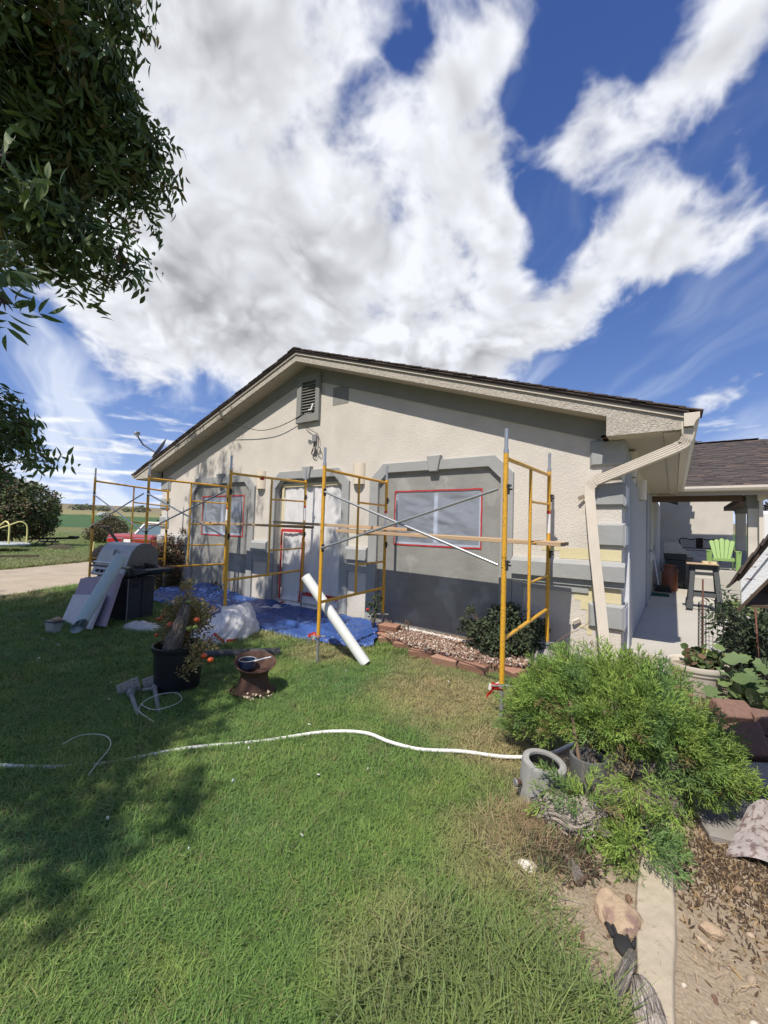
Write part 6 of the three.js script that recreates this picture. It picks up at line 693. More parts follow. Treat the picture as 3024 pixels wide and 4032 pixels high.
// driftwood, rocks, litter on the soil
{
  const d = thing('driftwood', 'gnarled grey driftwood log on the soil below the juniper', 'driftwood'); mesh(d, 'log', limb([V(-0.60, 0.05, -2.36), V(-0.50, 0.10, -2.36), V(-0.42, 0.085, -2.37), V(-0.35, 0.12, -2.42), V(-0.29, 0.15, -2.5)], [0.03, 0.07, 0.09, 0.075, 0.04], 90, 56, 0.16, 3, 0.42), M.drift); mesh(d, 'branch_stub', [limb([V(-0.34, 0.10, -2.42), V(-0.28, 0.10, -2.36), V(-0.25, 0.12, -2.34)], [0.038, 0.028, 0.014], 30, 28, 0.15, 6, 0.4), limb([V(-0.34, 0.13, -2.44), V(-0.27, 0.17, -2.46), V(-0.2, 0.15, -2.42)], [0.033, 0.026, 0.009], 30, 28, 0.15, 9, 0.4), limb([V(-0.44, 0.16, -2.38), V(-0.5, 0.18, -2.40), V(-0.6, 0.13, -2.44)], [0.026, 0.018, 0.008], 30, 28, 0.15, 2, 0.4)], M.drift);
  const e = thing('driftwood', 'short forked driftwood stick lying on bare soil', 'driftwood'); mesh(e, 'stick', [limb([V(-0.42, 0.04, -2.16), V(-0.37, 0.04, -2.12), V(-0.33, 0.035, -2.07)], [0.02, 0.025, 0.022], 30, 24, 0.15, 4, 0.35), limb([V(-0.37, 0.045, -2.12), V(-0.345, 0.05, -2.06), V(-0.34, 0.04, -2.04)], [0.02, 0.02, 0.015], 12, 10, 0.3, 8)], M.drift);
  const f = thing('driftwood', 'long dark dead log lying under the right side of the juniper', 'driftwood'); mesh(f, 'log', limb([V(-0.36, 0.10, -2.62), V(-0.25, 0.13, -2.64), V(-0.12, 0.12, -2.72), V(0.02, 0.10, -2.82)], [0.05, 0.06, 0.065, 0.05], 60, 36, 0.14, 5, 0.35), M.bark);
  const g = thing('driftwood', 'split silver driftwood slab lying on the canvas strip near the camera', 'driftwood'); mesh(g, 'slab', [limb([V(-0.12, 0.04, -1.84), V(-0.125, 0.055, -1.77), V(-0.15, 0.04, -1.66), V(-0.17, 0.02, -1.56)], [0.012, 0.022, 0.02, 0.012], 60, 36, 0.1, 7, 0.4), xf(lump(0.045, 0.012, 0.12, 0.12, 0.9, 9, 4), -0.06, 0.05, -1.63, 0.06, 0.3, 0.12)], M.drift);
  tag(mesh(scene, 'sandstone_rock', rock(0.095, 0.08, 0.105, 11, 16, 0.12).translate(-0.185, 0.02, -1.99), M.sandstone), 'yellow and brown sandstone rock beside the canvas strip', 'rock');
  tag(mesh(scene, 'white_rock', rock(0.05, 0.028, 0.034, 13, 12, 0.15, 6).translate(-0.545, 0.03, -2.01), M.whiteRock), 'small white rock on the bare soil', 'rock');
  tag(mesh(scene, 'tan_rock', rock(0.045, 0.03, 0.032, 15, 12, 0.15, 6).translate(0.12, 0.035, -2.13), M.sandstone), 'little tan stone on the mulch right of the canvas strip', 'rock');
  const h = thing('work_glove', 'crumpled black work glove on the soil beside the sandstone rock', 'glove', [-0.15, 0.03, -1.86], 0.5); mesh(h, 'palm', lump(0.035, 0.018, 0.045, 0.25, 1.4, 3, 3), M.blackRubber); for (let i = 0; i < 4; i++) mesh(h, 'finger', limb([V(-0.024 + i * 0.016, 0, -0.03), V(-0.03 + i * 0.02, 0.012, -0.065), V(-0.03 + i * 0.022, -0.004, -0.085)], [0.009, 0.009, 0.007], 8, 8, 0.15, i), M.blackRubber); mesh(h, 'thumb', limb([V(0.03, 0, 0.0), V(0.052, 0.008, -0.018), V(0.058, 0, -0.035)], [0.01, 0.009, 0.007], 8, 8, 0.1, 6), M.blackRubber);
  // canvas strip running towards the camera
  const edge = (v) => { const z = lerp(-2.82, -1.2, v); return [lerp(-0.145, -0.095, v) + 0.008 * Math.sin(v * 11), lerp(0.010, 0.012, v) + 0.004 * Math.sin(v * 17), z]; };
  tag(mesh(scene, 'canvas_strip', sheet((u, v) => { const [a, b, z] = edge(v); const x = lerp(a, b, u); return V(x, 0.045 + 0.012 * fbm(x * 9, z * 7, 4) + 0.006 * Math.abs(fbm(x * 20, z * 14 + 3, 3)) - sstep(0.94, 1, u) * 0.03 - sstep(0.05, 0, u) * 0.03, z); }, 24, 120, 0.15, 1.6), M.canvas), 'tan canvas strip laid flat over the soil towards the camera', 'canvas strip');
  // flagstones and loose blocks at the right
  const slab = (label, pts, y, rx, rz, m = M.flagstone) => { const g = ext(pts.map(([x, z]) => [x, -z]), 0.05, [], 0.008).rotateX(-Math.PI / 2); const c = V(pts.reduce((s, p) => s + p[0], 0) / pts.length, 0, pts.reduce((s, p) => s + p[1], 0) / pts.length); g.translate(-c.x, 0, -c.z).rotateX(rx).rotateZ(rz).translate(c.x, y, c.z); return tag(mesh(scene, 'flagstone', boxUV(g), m), label, 'flagstone'); };
  slab('grey flagstone tilted behind the juniper at the right edge', [[0.30, -3.75], [0.62, -3.9], [0.72, -3.45], [0.42, -3.3]], 0.03, -0.12, 0.1); slab('brown flagstone flat on the soil right of the canvas strip', [[0.05, -3.1], [0.45, -3.25], [0.62, -2.85], [0.15, -2.75]], 0.01, 0.03, 0); slab('small grey flagstone at the right edge in front of the brown one', [[0.38, -2.95], [0.75, -3.05], [0.8, -2.78], [0.42, -2.72]], 0.05, 0, 0.05);
  const blk = (label, x, y, z, rx, ry, rz, w = 0.3, h = 0.1, dd = 0.2, m = 0) => tag(mesh(scene, 'retaining_block', xf(boxUV(new RoundedBoxGeometry(w, h, dd, 3, 0.012)), x, y, z, rx, ry, rz), m > 1 ? M.blockShaded : M.block[m]), label, 'block');
  blk('red brown block leaning beside the juniper, nearest the camera', 0.42, 0.12, -3.98, 0.75, 0.2, 0.25, 0.24, 0.09, 0.24, 3); blk('red brown block tilted behind the leaning one', 0.38, 0.22, -4.25, 0.5, 0.5, -0.3, 0.26, 0.1, 0.18, 2); blk('red brown block at the right edge on top of the wall stones', 0.62, 0.19, -4.28, 0, 0.1, 0, 0.28, 0.13, 0.2, 3); blk('block with shade painted in below the right edge stones', 0.66, 0.06, -4.2, 0, -0.1, 0, 0.32, 0.12, 0.22, 2); blk('red paver lying in front of the tomato cage', 0.44, 0.06, -4.95, 0, 0.4, 0.05, 0.32, 0.1, 0.2, 1); blk('red paver under the rim of the cream planter', -0.02, 0.05, -5.0, 0, 0.15, 0, 0.32, 0.1, 0.2, 0);
}
{ // old plough share
  const t = thing('plough_share', 'old iron plough share with flaking white paint at the right edge', 'plough share', [0.40, 0.0, -2.86], -0.35); mesh(t, 'share', sheet((u, v) => { const w = lerp(0.05, 0.13, v); return V(-0.03 + (u - 0.5) * w * 2 + v * 0.04, 0.34 * (1 - v) * 0.55 + 0.02 + 0.05 * Math.sin(u * 3.1), 0.0 + v * 0.2 - 0.10 * (u - 0.5)); }, 20, 24, 0.2, 0.3), mat({ map: M.ironPlate.map, bumpMap: M.ironPlate.bumpMap, bumpScale: 0.003, roughness: 0.85, side: THREE.DoubleSide })); mesh(t, 'beam', limb([V(-0.02, 0.14, 0.06), V(0.06, 0.3, -0.1), V(0.1, 0.5, -0.25), V(0.2, 0.62, -0.2), V(0.4, 0.62, -0.1)], [0.028, 0.03, 0.03, 0.03, 0.03], 30, 10, 0.05, 3), mat({ color: lin(0.05, 0.018, 0.02), roughness: 0.7 })); mesh(t, 'edge', sheet((u, v) => V(0.0 + u * 0.12, 0.02 + u * 0.02, 0.22 - u * 0.1 + v * 0.012), 6, 2), M.rust);
}
{ // cream planter
  const t = thing('cream_planter', 'cream plastic planter with leafy plants in front of the porch', 'planter', [0.19, 0, -5.22]); mesh(t, 'pot', lathe([[0, 0.0], [0.155, 0], [0.165, 0.02], [0.215, 0.24], [0.225, 0.245], [0.23, 0.262], [0.228, 0.275], [0.245, 0.285], [0.255, 0.325], [0.252, 0.335], [0.236, 0.325], [0.21, 0.27], [0, 0.27]], 56), M.planter); mesh(t, 'soil', lathe([[0, 0.295], [0.22, 0.285]], 24), M.soil);
}
{ // tomato cages of plastic netting
  const netting = (label, cx, cz, R, a0, a1, y0, y1, cell) => { const t = thing('wire_cage', label, 'wire cage', [cx, 0, cz]); const g = []; const na = Math.round(Math.abs(a1 - a0) * R / cell); const P = (k, y) => { const a = lerp(a0, a1, k / na); return V(Math.cos(a) * R, y + 0.006 * Math.sin(a * 9), Math.sin(a) * R); }; for (let k = 0; k <= na; k++) g.push(tube([P(k, y0), P(k, (y0 + y1) / 2).multiplyScalar(1).add(V(0.004 * Math.sin(k), 0, 0)), P(k, y1)], 0.0022, 6, 4)); for (let y = y1; y >= y0; y -= cell) { const q = []; for (let k = 0; k <= na; k++) q.push(P(k, y)); g.push(tube(q, 0.0022, na * 2, 4)); } mesh(t, 'netting', g, M.wire); return t; };
  const a = netting('black netting cage round the tomato plant left of the pair', 0.52, -5.72, 0.30, 1.35, 3.9, 0.05, 0.86, 0.045); mesh(a, 'stake', cyl(V(-0.27, 0.0, 0.10), V(-0.262, 1.12, 0.05), 0.008, 0.008, 8), M.stake, 'rusty steel stake');
  const b = netting('black netting cage at the right edge of the frame', 1.05, -5.35, 0.40, 1.9, 4.4, 0.05, 0.66, 0.05); mesh(b, 'stake', cyl(V(-0.38, 0.0, 0.10), V(-0.40, 1.0, -0.1), 0.008, 0.008, 8), M.stake, 'rusty steel stake');
  const c = thing('tomato_cage', 'thin galvanised tomato hoop above the netting', 'tomato cage', [0.62, 0, -6.0]); mesh(c, 'hoop', [new THREE.TorusGeometry(0.2, 0.0035, 6, 40).rotateX(Math.PI / 2).translate(0, 0.98, 0), new THREE.TorusGeometry(0.18, 0.0035, 6, 40).rotateX(Math.PI / 2).translate(0, 0.6, 0)], M.galvDull); for (let k = 0; k < 4; k++) mesh(c, 'leg', cyl(V(Math.cos(k * 1.57) * 0.12, 0, Math.sin(k * 1.57) * 0.12), V(Math.cos(k * 1.57) * 0.2, 0.98, Math.sin(k * 1.57) * 0.2), 0.0035), M.galvDull);
}
{ // dish
  const t = thing('satellite_dish', 'grey satellite dish with its receiver arm on the left roof edge', 'satellite dish', [-10.55, 3.02, -5.25], 0); const f = V(-0.36, 0.5, 0.80).normalize(); const q = new THREE.Quaternion().setFromUnitVectors(V(0, 1, 0), f); const c = V(0, 0.36, 0); const pr = []; for (let i = 0; i <= 10; i++) { const r = i / 10 * 0.30; pr.push([r, r * r * 0.65]); } for (let i = 10; i >= 0; i--) { const r = i / 10 * 0.30; pr.push([r, r * r * 0.65 - 0.012]); } mesh(t, 'reflector', lathe(pr, 40).scale(0.9, 1, 1).applyQuaternion(q).translate(c.x, c.y, c.z), mat({ color: lin(0.22, 0.24, 0.26), roughness: 0.6 })); const arm0 = c.clone().add(V(0.06, -0.24, -0.1)), tip = V(-0.28, 0.66, 0.46); mesh(t, 'feed_arm', [cyl(arm0, V(-0.21, 0.44, 0.34), 0.018), cyl(V(-0.21, 0.44, 0.34), tip, 0.018)], mat({ color: lin(0.16, 0.17, 0.19), roughness: 0.5 })); mesh(t, 'receiver', [box(0.1, 0.08, 0.12, tip.x, tip.y + 0.03, tip.z, 0.02), cyl(tip.clone().add(V(0.04, 0.06, 0)), tip.clone().add(V(0.12, 0.03, 0.02)), 0.03, 0.035), cyl(tip.clone().add(V(0.0, -0.03, 0.0)), tip.clone().add(V(0.1, -0.03, 0.02)), 0.02, 0.026)], M.galv); mesh(t, 'mount', [box(0.12, 0.14, 0.12, 0.07, 0.27, -0.12, 0.02), cyl(V(0.08, 0.3, -0.1), V(0.06, -0.05, -0.06), 0.024)], M.black);
}
// ---------- farther things ----------
{ // merry-go-round
  const t = thing('merry_go_round', 'small playground merry-go-round with pale yellow bars past the drive', 'merry-go-round', [-25.1, 0, -5.2], 0.3); mesh(t, 'deck', lathe([[0, 0.40], [1.35, 0.40], [1.40, 0.38], [1.40, 0.32], [1.3, 0.30], [0, 0.28]], 40), M.playDeck); mesh(t, 'pedestal', lathe([[0, 0.3], [0.35, 0.3], [0.3, 0.05], [0.5, 0], [0, 0]], 16), M.black); for (let k = 0; k < 6; k++) { const a = k * 1.047, R = (r, y, o = 0) => V(Math.cos(a) * r - Math.sin(a) * o, y, Math.sin(a) * r + Math.cos(a) * o); mesh(t, 'handrail', tube([R(1.25, 0.4), R(1.25, 1.0), R(1.2, 1.25), R(1.0, 1.38), R(0.6, 1.2), R(0.1, 0.98)], 0.03, 30, 8), M.playYellow); }
}
{ // red classic car
  const t = thing('classic_car', 'red classic car with a white roof parked beyond the grill', 'car', [-18.0, 0, -9.6], 0.5);
  // length along -x .. : nose away, tail with twin lamps towards the drive (local +z)
  const body = ext([[-2.6, 0.45], [2.45, 0.45], [2.55, 0.62], [2.55, 0.98], [2.45, 1.06], [0.9, 1.02], [-2.4, 0.95], [-2.65, 0.8]], 1.76, [], 0.06); body.rotateY(-Math.PI / 2).translate(0.88, 0, 0); mesh(t, 'body', [boxUV(body), box(0.18, 0.16, 1.9, -0.82, 1.0, 1.5, 0.06, [0.03, 0, 0]), box(0.18, 0.16, 1.9, 0.82, 1.0, 1.5, 0.06, [0.03, 0, 0])], M.carRed);
  const cab = ext([[-1.15, 1.0], [1.35, 1.0], [0.75, 1.46], [-0.7, 1.46]], 1.4, [], 0.03); cab.rotateY(-Math.PI / 2).translate(0.7, 0, 0); mesh(t, 'windows', boxUV(cab), M.carGlass); const rf = ext([[-0.85, 1.45], [0.85, 1.45], [0.6, 1.56], [-0.6, 1.57]], 1.46, [], 0.03); rf.rotateY(-Math.PI / 2).translate(0.73, 0, 0); mesh(t, 'roof', boxUV(rf), M.carWhite); for (const s of [-1, 1]) { mesh(t, 'roof_pillar', [cyl(V(s * 0.69, 1.03, 1.36), V(s * 0.69, 1.47, 0.78), 0.05), cyl(V(s * 0.69, 1.03, -1.1), V(s * 0.69, 1.47, -0.7), 0.04)], M.carWhite); }
  mesh(t, 'bumper', [box(1.86, 0.16, 0.16, 0, 0.55, 2.62, 0.06), box(1.86, 0.16, 0.16, 0, 0.52, -2.68, 0.06)], M.chrome); for (const s of [-1, 1]) { const l = mesh(t, 'tail_lamp', box(0.58, 0.15, 0.05, s * 0.56, 0.83, 2.60, 0.04), M.tail); mesh(l, 'lamp_trim', box(0.64, 0.21, 0.04, s * 0.56, 0.83, 2.585, 0.05), M.chrome); } mesh(t, 'number_plate', box(0.34, 0.16, 0.02, 0, 0.8, 2.63, 0.01), M.white); for (const x of [-0.8, 0.8]) for (const z of [-1.6, 1.55]) { const w = mesh(t, 'wheel', cyl(V(x - 0.1, 0.34, z), V(x + 0.1, 0.34, z), 0.34, 0.34, 24), M.blackRubber); mesh(w, 'hubcap', cyl(V(x - 0.11, 0.34, z), V(x + 0.11, 0.34, z), 0.17, 0.17, 18), M.chrome); }
}
{ // far white car on the road
  const p = at(413, 2021, 'x', -165); const t = thing('far_car', 'tiny white car on the distant road beyond the green field', 'car', [p.x, terrainY(p.x, p.z) + 0.0, p.z], 1.2); const y = 0; mesh(t, 'body', boxUV(ext([[-2.3, 0.35], [2.3, 0.35], [2.3, 0.85], [1.2, 0.95], [0.7, 1.45], [-1.4, 1.45], [-2.1, 0.95], [-2.3, 0.9]], 1.8, [], 0.08).translate(0, y, -0.9)), M.carWhite); mesh(t, 'windows', boxUV(ext([[-1.85, 0.98], [1.05, 0.98], [0.6, 1.38], [-1.35, 1.38]], 1.86).translate(0, y, -0.93)), M.carGlass); for (const x of [-1.4, 1.4]) mesh(t, 'wheel', cyl(V(x, 0.33, -0.85), V(x, 0.33, 0.85), 0.33, 0.33, 16), M.blackRubber);
}
{ // tiller / mower with a bag behind the scaffold
  const t = thing('lawn_mower', 'red push mower with a black grass bag behind the left scaffold', 'lawn mower', [-15.1, 0, -5.95], 0.5); mesh(t, 'grass_bag', lump(0.40, 0.34, 0.34, 0.3, 1.7, 4, 4).translate(0.05, 0.42, 0.1), mat({ color: lin(0.006, 0.006, 0.007), roughness: 0.95 })); mesh(t, 'deck', [box(0.62, 0.18, 0.5, 0.1, 0.55, -0.3, 0.08), lump(0.3, 0.14, 0.24, 0.1, 1.1, 6, 3).translate(0.15, 0.68, -0.2)], mat({ color: lin(0.20, 0.022, 0.025), roughness: 0.5 })); mesh(t, 'handle', [cyl(V(0.55, 0.6, -0.1), V(0.12, 1.34, 0.2), 0.045), box(0.42, 0.06, 0.08, 0.05, 1.36, 0.2, 0.03)], M.black); mesh(t, 'lever', cyl(V(-0.38, 0.5, 0.1), V(-0.34, 0.86, 0.12), 0.03, 0.02), M.playYellow); for (const x of [-0.3, 0.45]) mesh(t, 'wheel', cyl(V(x - 0.05, 0.16, -0.2), V(x + 0.05, 0.16, -0.2), 0.16, 0.16, 18), M.black);
}
{ const t = thing('farm_implement', 'old dark iron implement lying under the left bush', 'implement', [-29.5, 0, -8.5], 0.3); mesh(t, 'frame', [cyl(V(-1.6, 0.35, 0), V(1.6, 0.5, -0.6), 0.06), cyl(V(-1.2, 0.2, -0.5), V(1.4, 0.3, 0.3), 0.05), box(0.5, 0.12, 0.3, 1.5, 0.55, -0.5, 0.03)], M.black); for (let k = 0; k < 4; k++) mesh(t, 'tine', cyl(V(-1 + k * 0.6, 0.4, 0), V(-1.1 + k * 0.6, 0.0, 0.3), 0.03), M.black); const m = tag(mesh(scene, 'dirt_mound', lump(0.9, 0.26, 0.6, 0.3, 1.4, 8, 4).translate(-26.0, -0.02, -8.1), mat({ color: lin(0.055, 0.05, 0.028), roughness: 1 })), 'low dark dirt mound with shade painted in, on the pasture past the drive', 'dirt mound'); const w = thing('timber', 'dark weathered timber lying beside the merry-go-round', 'timber', [-20.6, 0.08, -4.4], 1.2); mesh(w, 'beam', box(2.6, 0.14, 0.16, 0, 0, 0, 0.02), M.darkWood); }  // mound colour darkened to stand in for the shade on it
{ const t = thing('camper_trailer', 'white camper trailer far behind the porch columns', 'camper', [5.2, 0, -27], 0.1); mesh(t, 'body', box(4, 2.4, 2.3, 0, 1.75, 0, 0.15), M.carWhite); mesh(t, 'window', box(0.9, 0.6, 0.03, -0.8, 1.95, 1.16, 0.05), M.carGlass); mesh(t, 'stripe', box(3.9, 0.1, 0.02, 0, 1.2, 1.16), M.galv); for (const x of [-0.5, 0.5]) mesh(t, 'wheel', cyl(V(x, 0.3, 1.0), V(x, 0.3, 1.2), 0.3, 0.3, 18), M.black); mesh(t, 'frame', box(4.6, 0.15, 2, 0, 0.48, 0), M.black); }
// ---------- plants ----------
const ball = (r) => { for (;;) { const x = r() * 2 - 1, y = r() * 2 - 1, z = r() * 2 - 1; if (x * x + y * y + z * z < 1) return V(x, y, z); } };
const sphere = (r) => ball(r).normalize();
{ // big tree at the left, crown overhanging the view
  // a spray of hanging compound leaves
  const spray = (seed) => { const r = rng(seed), g = []; for (let k = 0; k < 3; k++) { const b = V(0, k * 0.05, 0), ax = V((r() - 0.5) * 1.4, 0.35 + r() * 0.4, (r() - 0.5) * 1.4).normalize(); for (let i = 0; i < 7; i++) { const t = 0.25 + (i >> 1) * 0.24, side = i === 6 ? 0 : i % 2 ? 1 : -1; const lf = leafGeo(0.105 + 0.035 * r(), 0.030 + 0.008 * r(), 0.3, 0.25, [0, 0.85, 1, 0.62, 0]); const d = ax.clone().addScaledVector(V(ax.z, 0, -ax.x).normalize(), side * 1.0).add(V(0, -0.75 - r() * 0.5, 0)); lf.applyQuaternion(towards(d, r() * 3)); const p = b.clone().addScaledVector(ax, t * 0.24); lf.translate(p.x, p.y, p.z); g.push(lf); } } return join(g); };
  const t = thing('ash_tree', 'big dark leafy tree overhanging the lawn at the upper left', 'tree');
  mesh(t, 'trunk', limb([V(-7.4, -0.1, 2.6), V(-7.3, 1.2, 2.5), V(-7.1, 2.6, 2.3), V(-6.9, 4.2, 1.9), V(-6.7, 6, 1.5)], [0.36, 0.28, 0.25, 0.2, 0.13], 40, 20, 0.1, 3), M.bark);
  // crown lobes: centre, radius, how many sprays
  const P = (px, py, d) => { const v = V((px - 1512) / 1635, -(py - 2016) / 1635, -1).applyQuaternion(camera.quaternion).normalize().multiplyScalar(d); return V(v.x, v.y + EYE, v.z); };
  const lobes = [[P(520, 650, 6.6), 0.33, 29], [P(420, 560, 6.7), 0.39, 39], [P(330, 730, 6.6), 0.42, 42], [P(570, 720, 6.6), 0.18, 11], [P(590, 600, 6.6), 0.16, 7], [P(250, 560, 6.8), 0.49, 62], [P(120, 640, 6.8), 0.55, 79], [P(60, 420, 6.9), 0.66, 99], [P(200, 330, 6.9), 0.49, 62], [P(290, 290, 6.8), 0.33, 25], [P(290, 130, 6.8), 0.33, 22], [P(400, -10, 6.8), 0.24, 14], [P(180, 60, 6.8), 0.61, 72], [P(30, 150, 6.9), 0.66, 92], [P(400, 420, 6.7), 0.27, 19], [P(280, -120, 7), 0.66, 39], [P(-100, 0, 7), 0.99, 99], [P(130, 800, 6.6), 0.37, 29], [P(30, 720, 6.7), 0.44, 49],
    [P(400, 1020, 6.0), 0.24, 14], [P(310, 960, 6.0), 0.24, 13], [P(210, 940, 6.0), 0.24, 12], [P(450, 1090, 6.0), 0.12, 5], [P(330, 1090, 6.0), 0.11, 4], [P(110, 900, 6.1), 0.28, 18], [P(10, 900, 6.1), 0.30, 19], [P(240, 1100, 6.0), 0.09, 4], [P(5, 1060, 4.6), 0.11, 4], [P(10, 1180, 4.3), 0.09, 4],
    [P(-50, 1650, 7), 0.33, 19], [P(15, 1700, 7), 0.19, 8], [P(60, 1740, 7), 0.08, 4], [P(-20, 1800, 7), 0.26, 14], [P(-120, 1700, 7), 0.55, 39], [P(0, 620, 4.6), 0.09, 4],
    // the part of the crown behind and beside the camera that shades the lawn
    [V(-5.4, 5.4, 0.6), 1.0, 330], [V(-6.6, 5.8, 0.2), 1.2, 420], [V(-7.8, 5.6, 0.6), 1.2, 380], [V(-4.6, 6.2, 1.8), 1.1, 320], [V(-6.0, 6.8, 1.8), 1.3, 380], [V(-7.6, 7.2, 1.6), 1.4, 340], [V(-3.9, 5.0, 2.2), 0.9, 230], [V(-5.0, 4.6, 2.4), 1.0, 270], [V(-8.8, 5.2, 1.4), 1.2, 300], [V(-9.4, 6.4, 3.0), 1.4, 280], [V(-6.5, 4.2, 1.2), 0.9, 230], [V(-4.2, 4.4, 0.9), 0.55, 100], [V(-3.3, 5.6, 2.8), 0.6, 100], [V(-7.5, 6, 3.6), 1.4, 240], [V(-5.8, 7.8, 2.8), 1.2, 200], [V(-9.6, 5.0, -0.4), 1.0, 220], [V(-8.3, 6.2, -0.8), 0.9, 180], [V(-7.4, 8.4, -1.2), 0.5, 15], [V(-8.5, 8.6, -1.3), 0.5, 14], [V(-6.7, 8.2, -1.1), 0.35, 6], [V(-3.5, 5.5, 1.7), 0.7, 150], [V(-2.9, 5.0, 2.2), 0.5, 80], [V(-2.3, 5.3, 2.7), 0.5, 70]];
  const r = rng(21), lists = [[], [], []]; const br = [];
  const base = [V(-7.1, 2.6, 2.3), V(-7.0, 3.4, 2.1), V(-6.9, 4.2, 1.9), V(-6.8, 5, 1.7), V(-6.7, 6, 1.5)];
  lobes.forEach(([c, R, n], li) => {
    let b = base[0]; for (const q of base) if (Math.abs(q.y - (c.y - 1.2)) < Math.abs(b.y - (c.y - 1.2))) b = q;
    const mid = b.clone().lerp(c, 0.55).add(V(0, 0.5 + R * 0.3, 0)); if (R > 0.25) br.push([b, mid, c, R]);
    for (let i = 0; i < n; i++) { const o = ball(r); const k = (1 + 0.4 * noise2(o.x * 2 + li, o.y * 2 + o.z * 2)) * (r() < 0.14 ? 1.25 + 0.35 * r() : 0.95); const p = c.clone().add(V(o.x * R * k, o.y * R * 0.8 * k, o.z * R * k)); const d = o.clone().multiplyScalar(0.9).add(V((r() - 0.5) * 0.8, 0.1 + 0.35 * r(), (r() - 0.5) * 0.8)); const h = r(); lists[i % 3].push([p, towards(d, r() * 6.28), 0.75 + 0.5 * r(), lin(0.06 + 0.035 * h, 0.11 + 0.045 * h, 0.03 + 0.012 * r()).multiplyScalar(0.8 + 0.5 * r()).lerp(lin(0.22, 0.14, 0.05), r() < 0.05 ? 0.6 : 0)]); }
  });
  for (const [b, m2, c, R] of br) mesh(t, 'limb', limb([b, m2, c], [0.05 + R * 0.05, 0.03 + R * 0.03, 0.008], 14, 7, 0.1, R * 10), M.bark);
  const tw = []; lobes.forEach(([c, R, n]) => { for (let i = 0; i < Math.min(26, 6 + R * 22); i++) { const o = sphere(r); tw.push(limb([c, c.clone().addScaledVector(o, R * 0.5).add(V(0, R * 0.1, 0)), c.clone().addScaledVector(o, R * 0.95)], [0.010, 0.006, 0.002], 5, 4, 0)); } }); const twm = mesh(t, 'twigs', tw, M.bark); twm.userData.kind = 'stuff';
  [1, 2, 3].forEach((s, i) => scatter(t, 'crown', spray(s), L.tree, lists[i]));
}
// generic leafy shrub: clumps of small leaves on stems
function leafClump(seed, n, rad, l, w) { const r = rng(seed), g = []; for (let i = 0; i < n; i++) { const q = leafGeo(l * (0.7 + 0.6 * r()), w * (0.7 + 0.6 * r()), 0.3, 0.2, [0, 0.8, 1, 0.7, 0]); const d = sphere(r).add(V(0, 0.3, 0)); const o = ball(r).multiplyScalar(rad); q.applyQuaternion(towards(d, r() * 6)).translate(o.x, o.y, o.z); g.push(q); } return join(g); }
function shrub(name, label, pos, blobs, n, clump, sizes, cols, opt = {}) { const t = thing(name, label, opt.cat || 'shrub', pos, 0, opt.group); const r = rng(opt.seed || 7), list = []; const tot = blobs.reduce((s, b) => s + b[3] ** 2, 0); const st = []; for (const [x, y, z, R, fy = 1] of blobs) { const m2 = Math.round(n * R * R / tot); for (let i = 0; i < m2; i++) { const o = ball(r); o.multiplyScalar(Math.pow(Math.max(o.length(), 0.05), -(opt.shell ?? 0.55))); const k = 1 + 0.3 * noise2(o.x * 2.3 + x, o.y * 2.3 + o.z * 2 + z); const c = cols[Math.floor(Math.pow(r(), 1.3) * cols.length)].clone().multiplyScalar(0.7 + 0.6 * r()); list.push([V(x + o.x * R * k, Math.max(0.02, y + o.y * R * fy * k), z + o.z * R * k), towards(o.clone().add(V(0, 0.4, 0)).add(sphere(r).multiplyScalar(0.6)), r() * 6.28), sizes[0] + (sizes[1] - sizes[0]) * r(), c]); } const q = opt.stem ?? 0.02; for (let i = 0; i < (opt.stems ?? 2); i++) { const e = sphere(r).multiplyScalar(R * 0.8); st.push(limb([V((r() - 0.5) * (opt.foot ?? 0.3), 0, (r() - 0.5) * (opt.foot ?? 0.3)), V(x * 0.45 + e.x * 0.3, y * 0.5, z * 0.45 + e.z * 0.3), V(x + e.x, y + e.y * fy, z + e.z)], [q, q * 0.7, q * 0.3], 10, 6, 0.1, i)); } } if (st.length) mesh(t, 'stems', st, opt.bark || M.twig); scatter(t, 'foliage', clump, L.shrub, list); return t; }
const G1 = lin(0.075, 0.115, 0.035), G2 = lin(0.10, 0.135, 0.04), G3 = lin(0.05, 0.085, 0.03), RB = lin(0.20, 0.085, 0.045), RB2 = lin(0.14, 0.09, 0.04);
shrub('lilac_bush', 'large bush with reddish leaf tips behind the merry-go-round', [-29.3, 0, -6.2], [[0, 2.3, 0, 1.5], [-1.5, 2.5, 1.2, 1.6], [0.8, 2.1, -1.2, 1.2], [-0.6, 3.0, 0.3, 1.2], [1.2, 1.7, -0.6, 0.8], [-2.6, 2.2, 2.2, 1.6], [-0.5, 1.5, -0.6, 1.0], [0.4, 1.3, -1.8, 0.7], [-3.5, 2.5, 3.6, 1.6]], 3400, leafClump(3, 16, 0.24, 0.13, 0.075), [0.8, 1.4], [lin(0.11, 0.165, 0.05), lin(0.14, 0.18, 0.055), lin(0.075, 0.12, 0.04), lin(0.17, 0.12, 0.055), RB], { seed: 3, stems: 6, stem: 0.045, foot: 0.9 });
shrub('dry_bush', 'olive dry bush on the pasture behind the red mower', [-31.5, 0, -12.2], [[0, 0.8, 0, 0.75], [0.7, 0.9, -0.5, 0.7], [0.2, 1.4, -0.2, 0.55], [-0.5, 0.6, 0.4, 0.5]], 700, leafClump(5, 14, 0.18, 0.1, 0.045), [0.8, 1.3], [lin(0.17, 0.15, 0.075), lin(0.13, 0.135, 0.06), lin(0.21, 0.15, 0.09)], { seed: 5, stem: 0.02 });
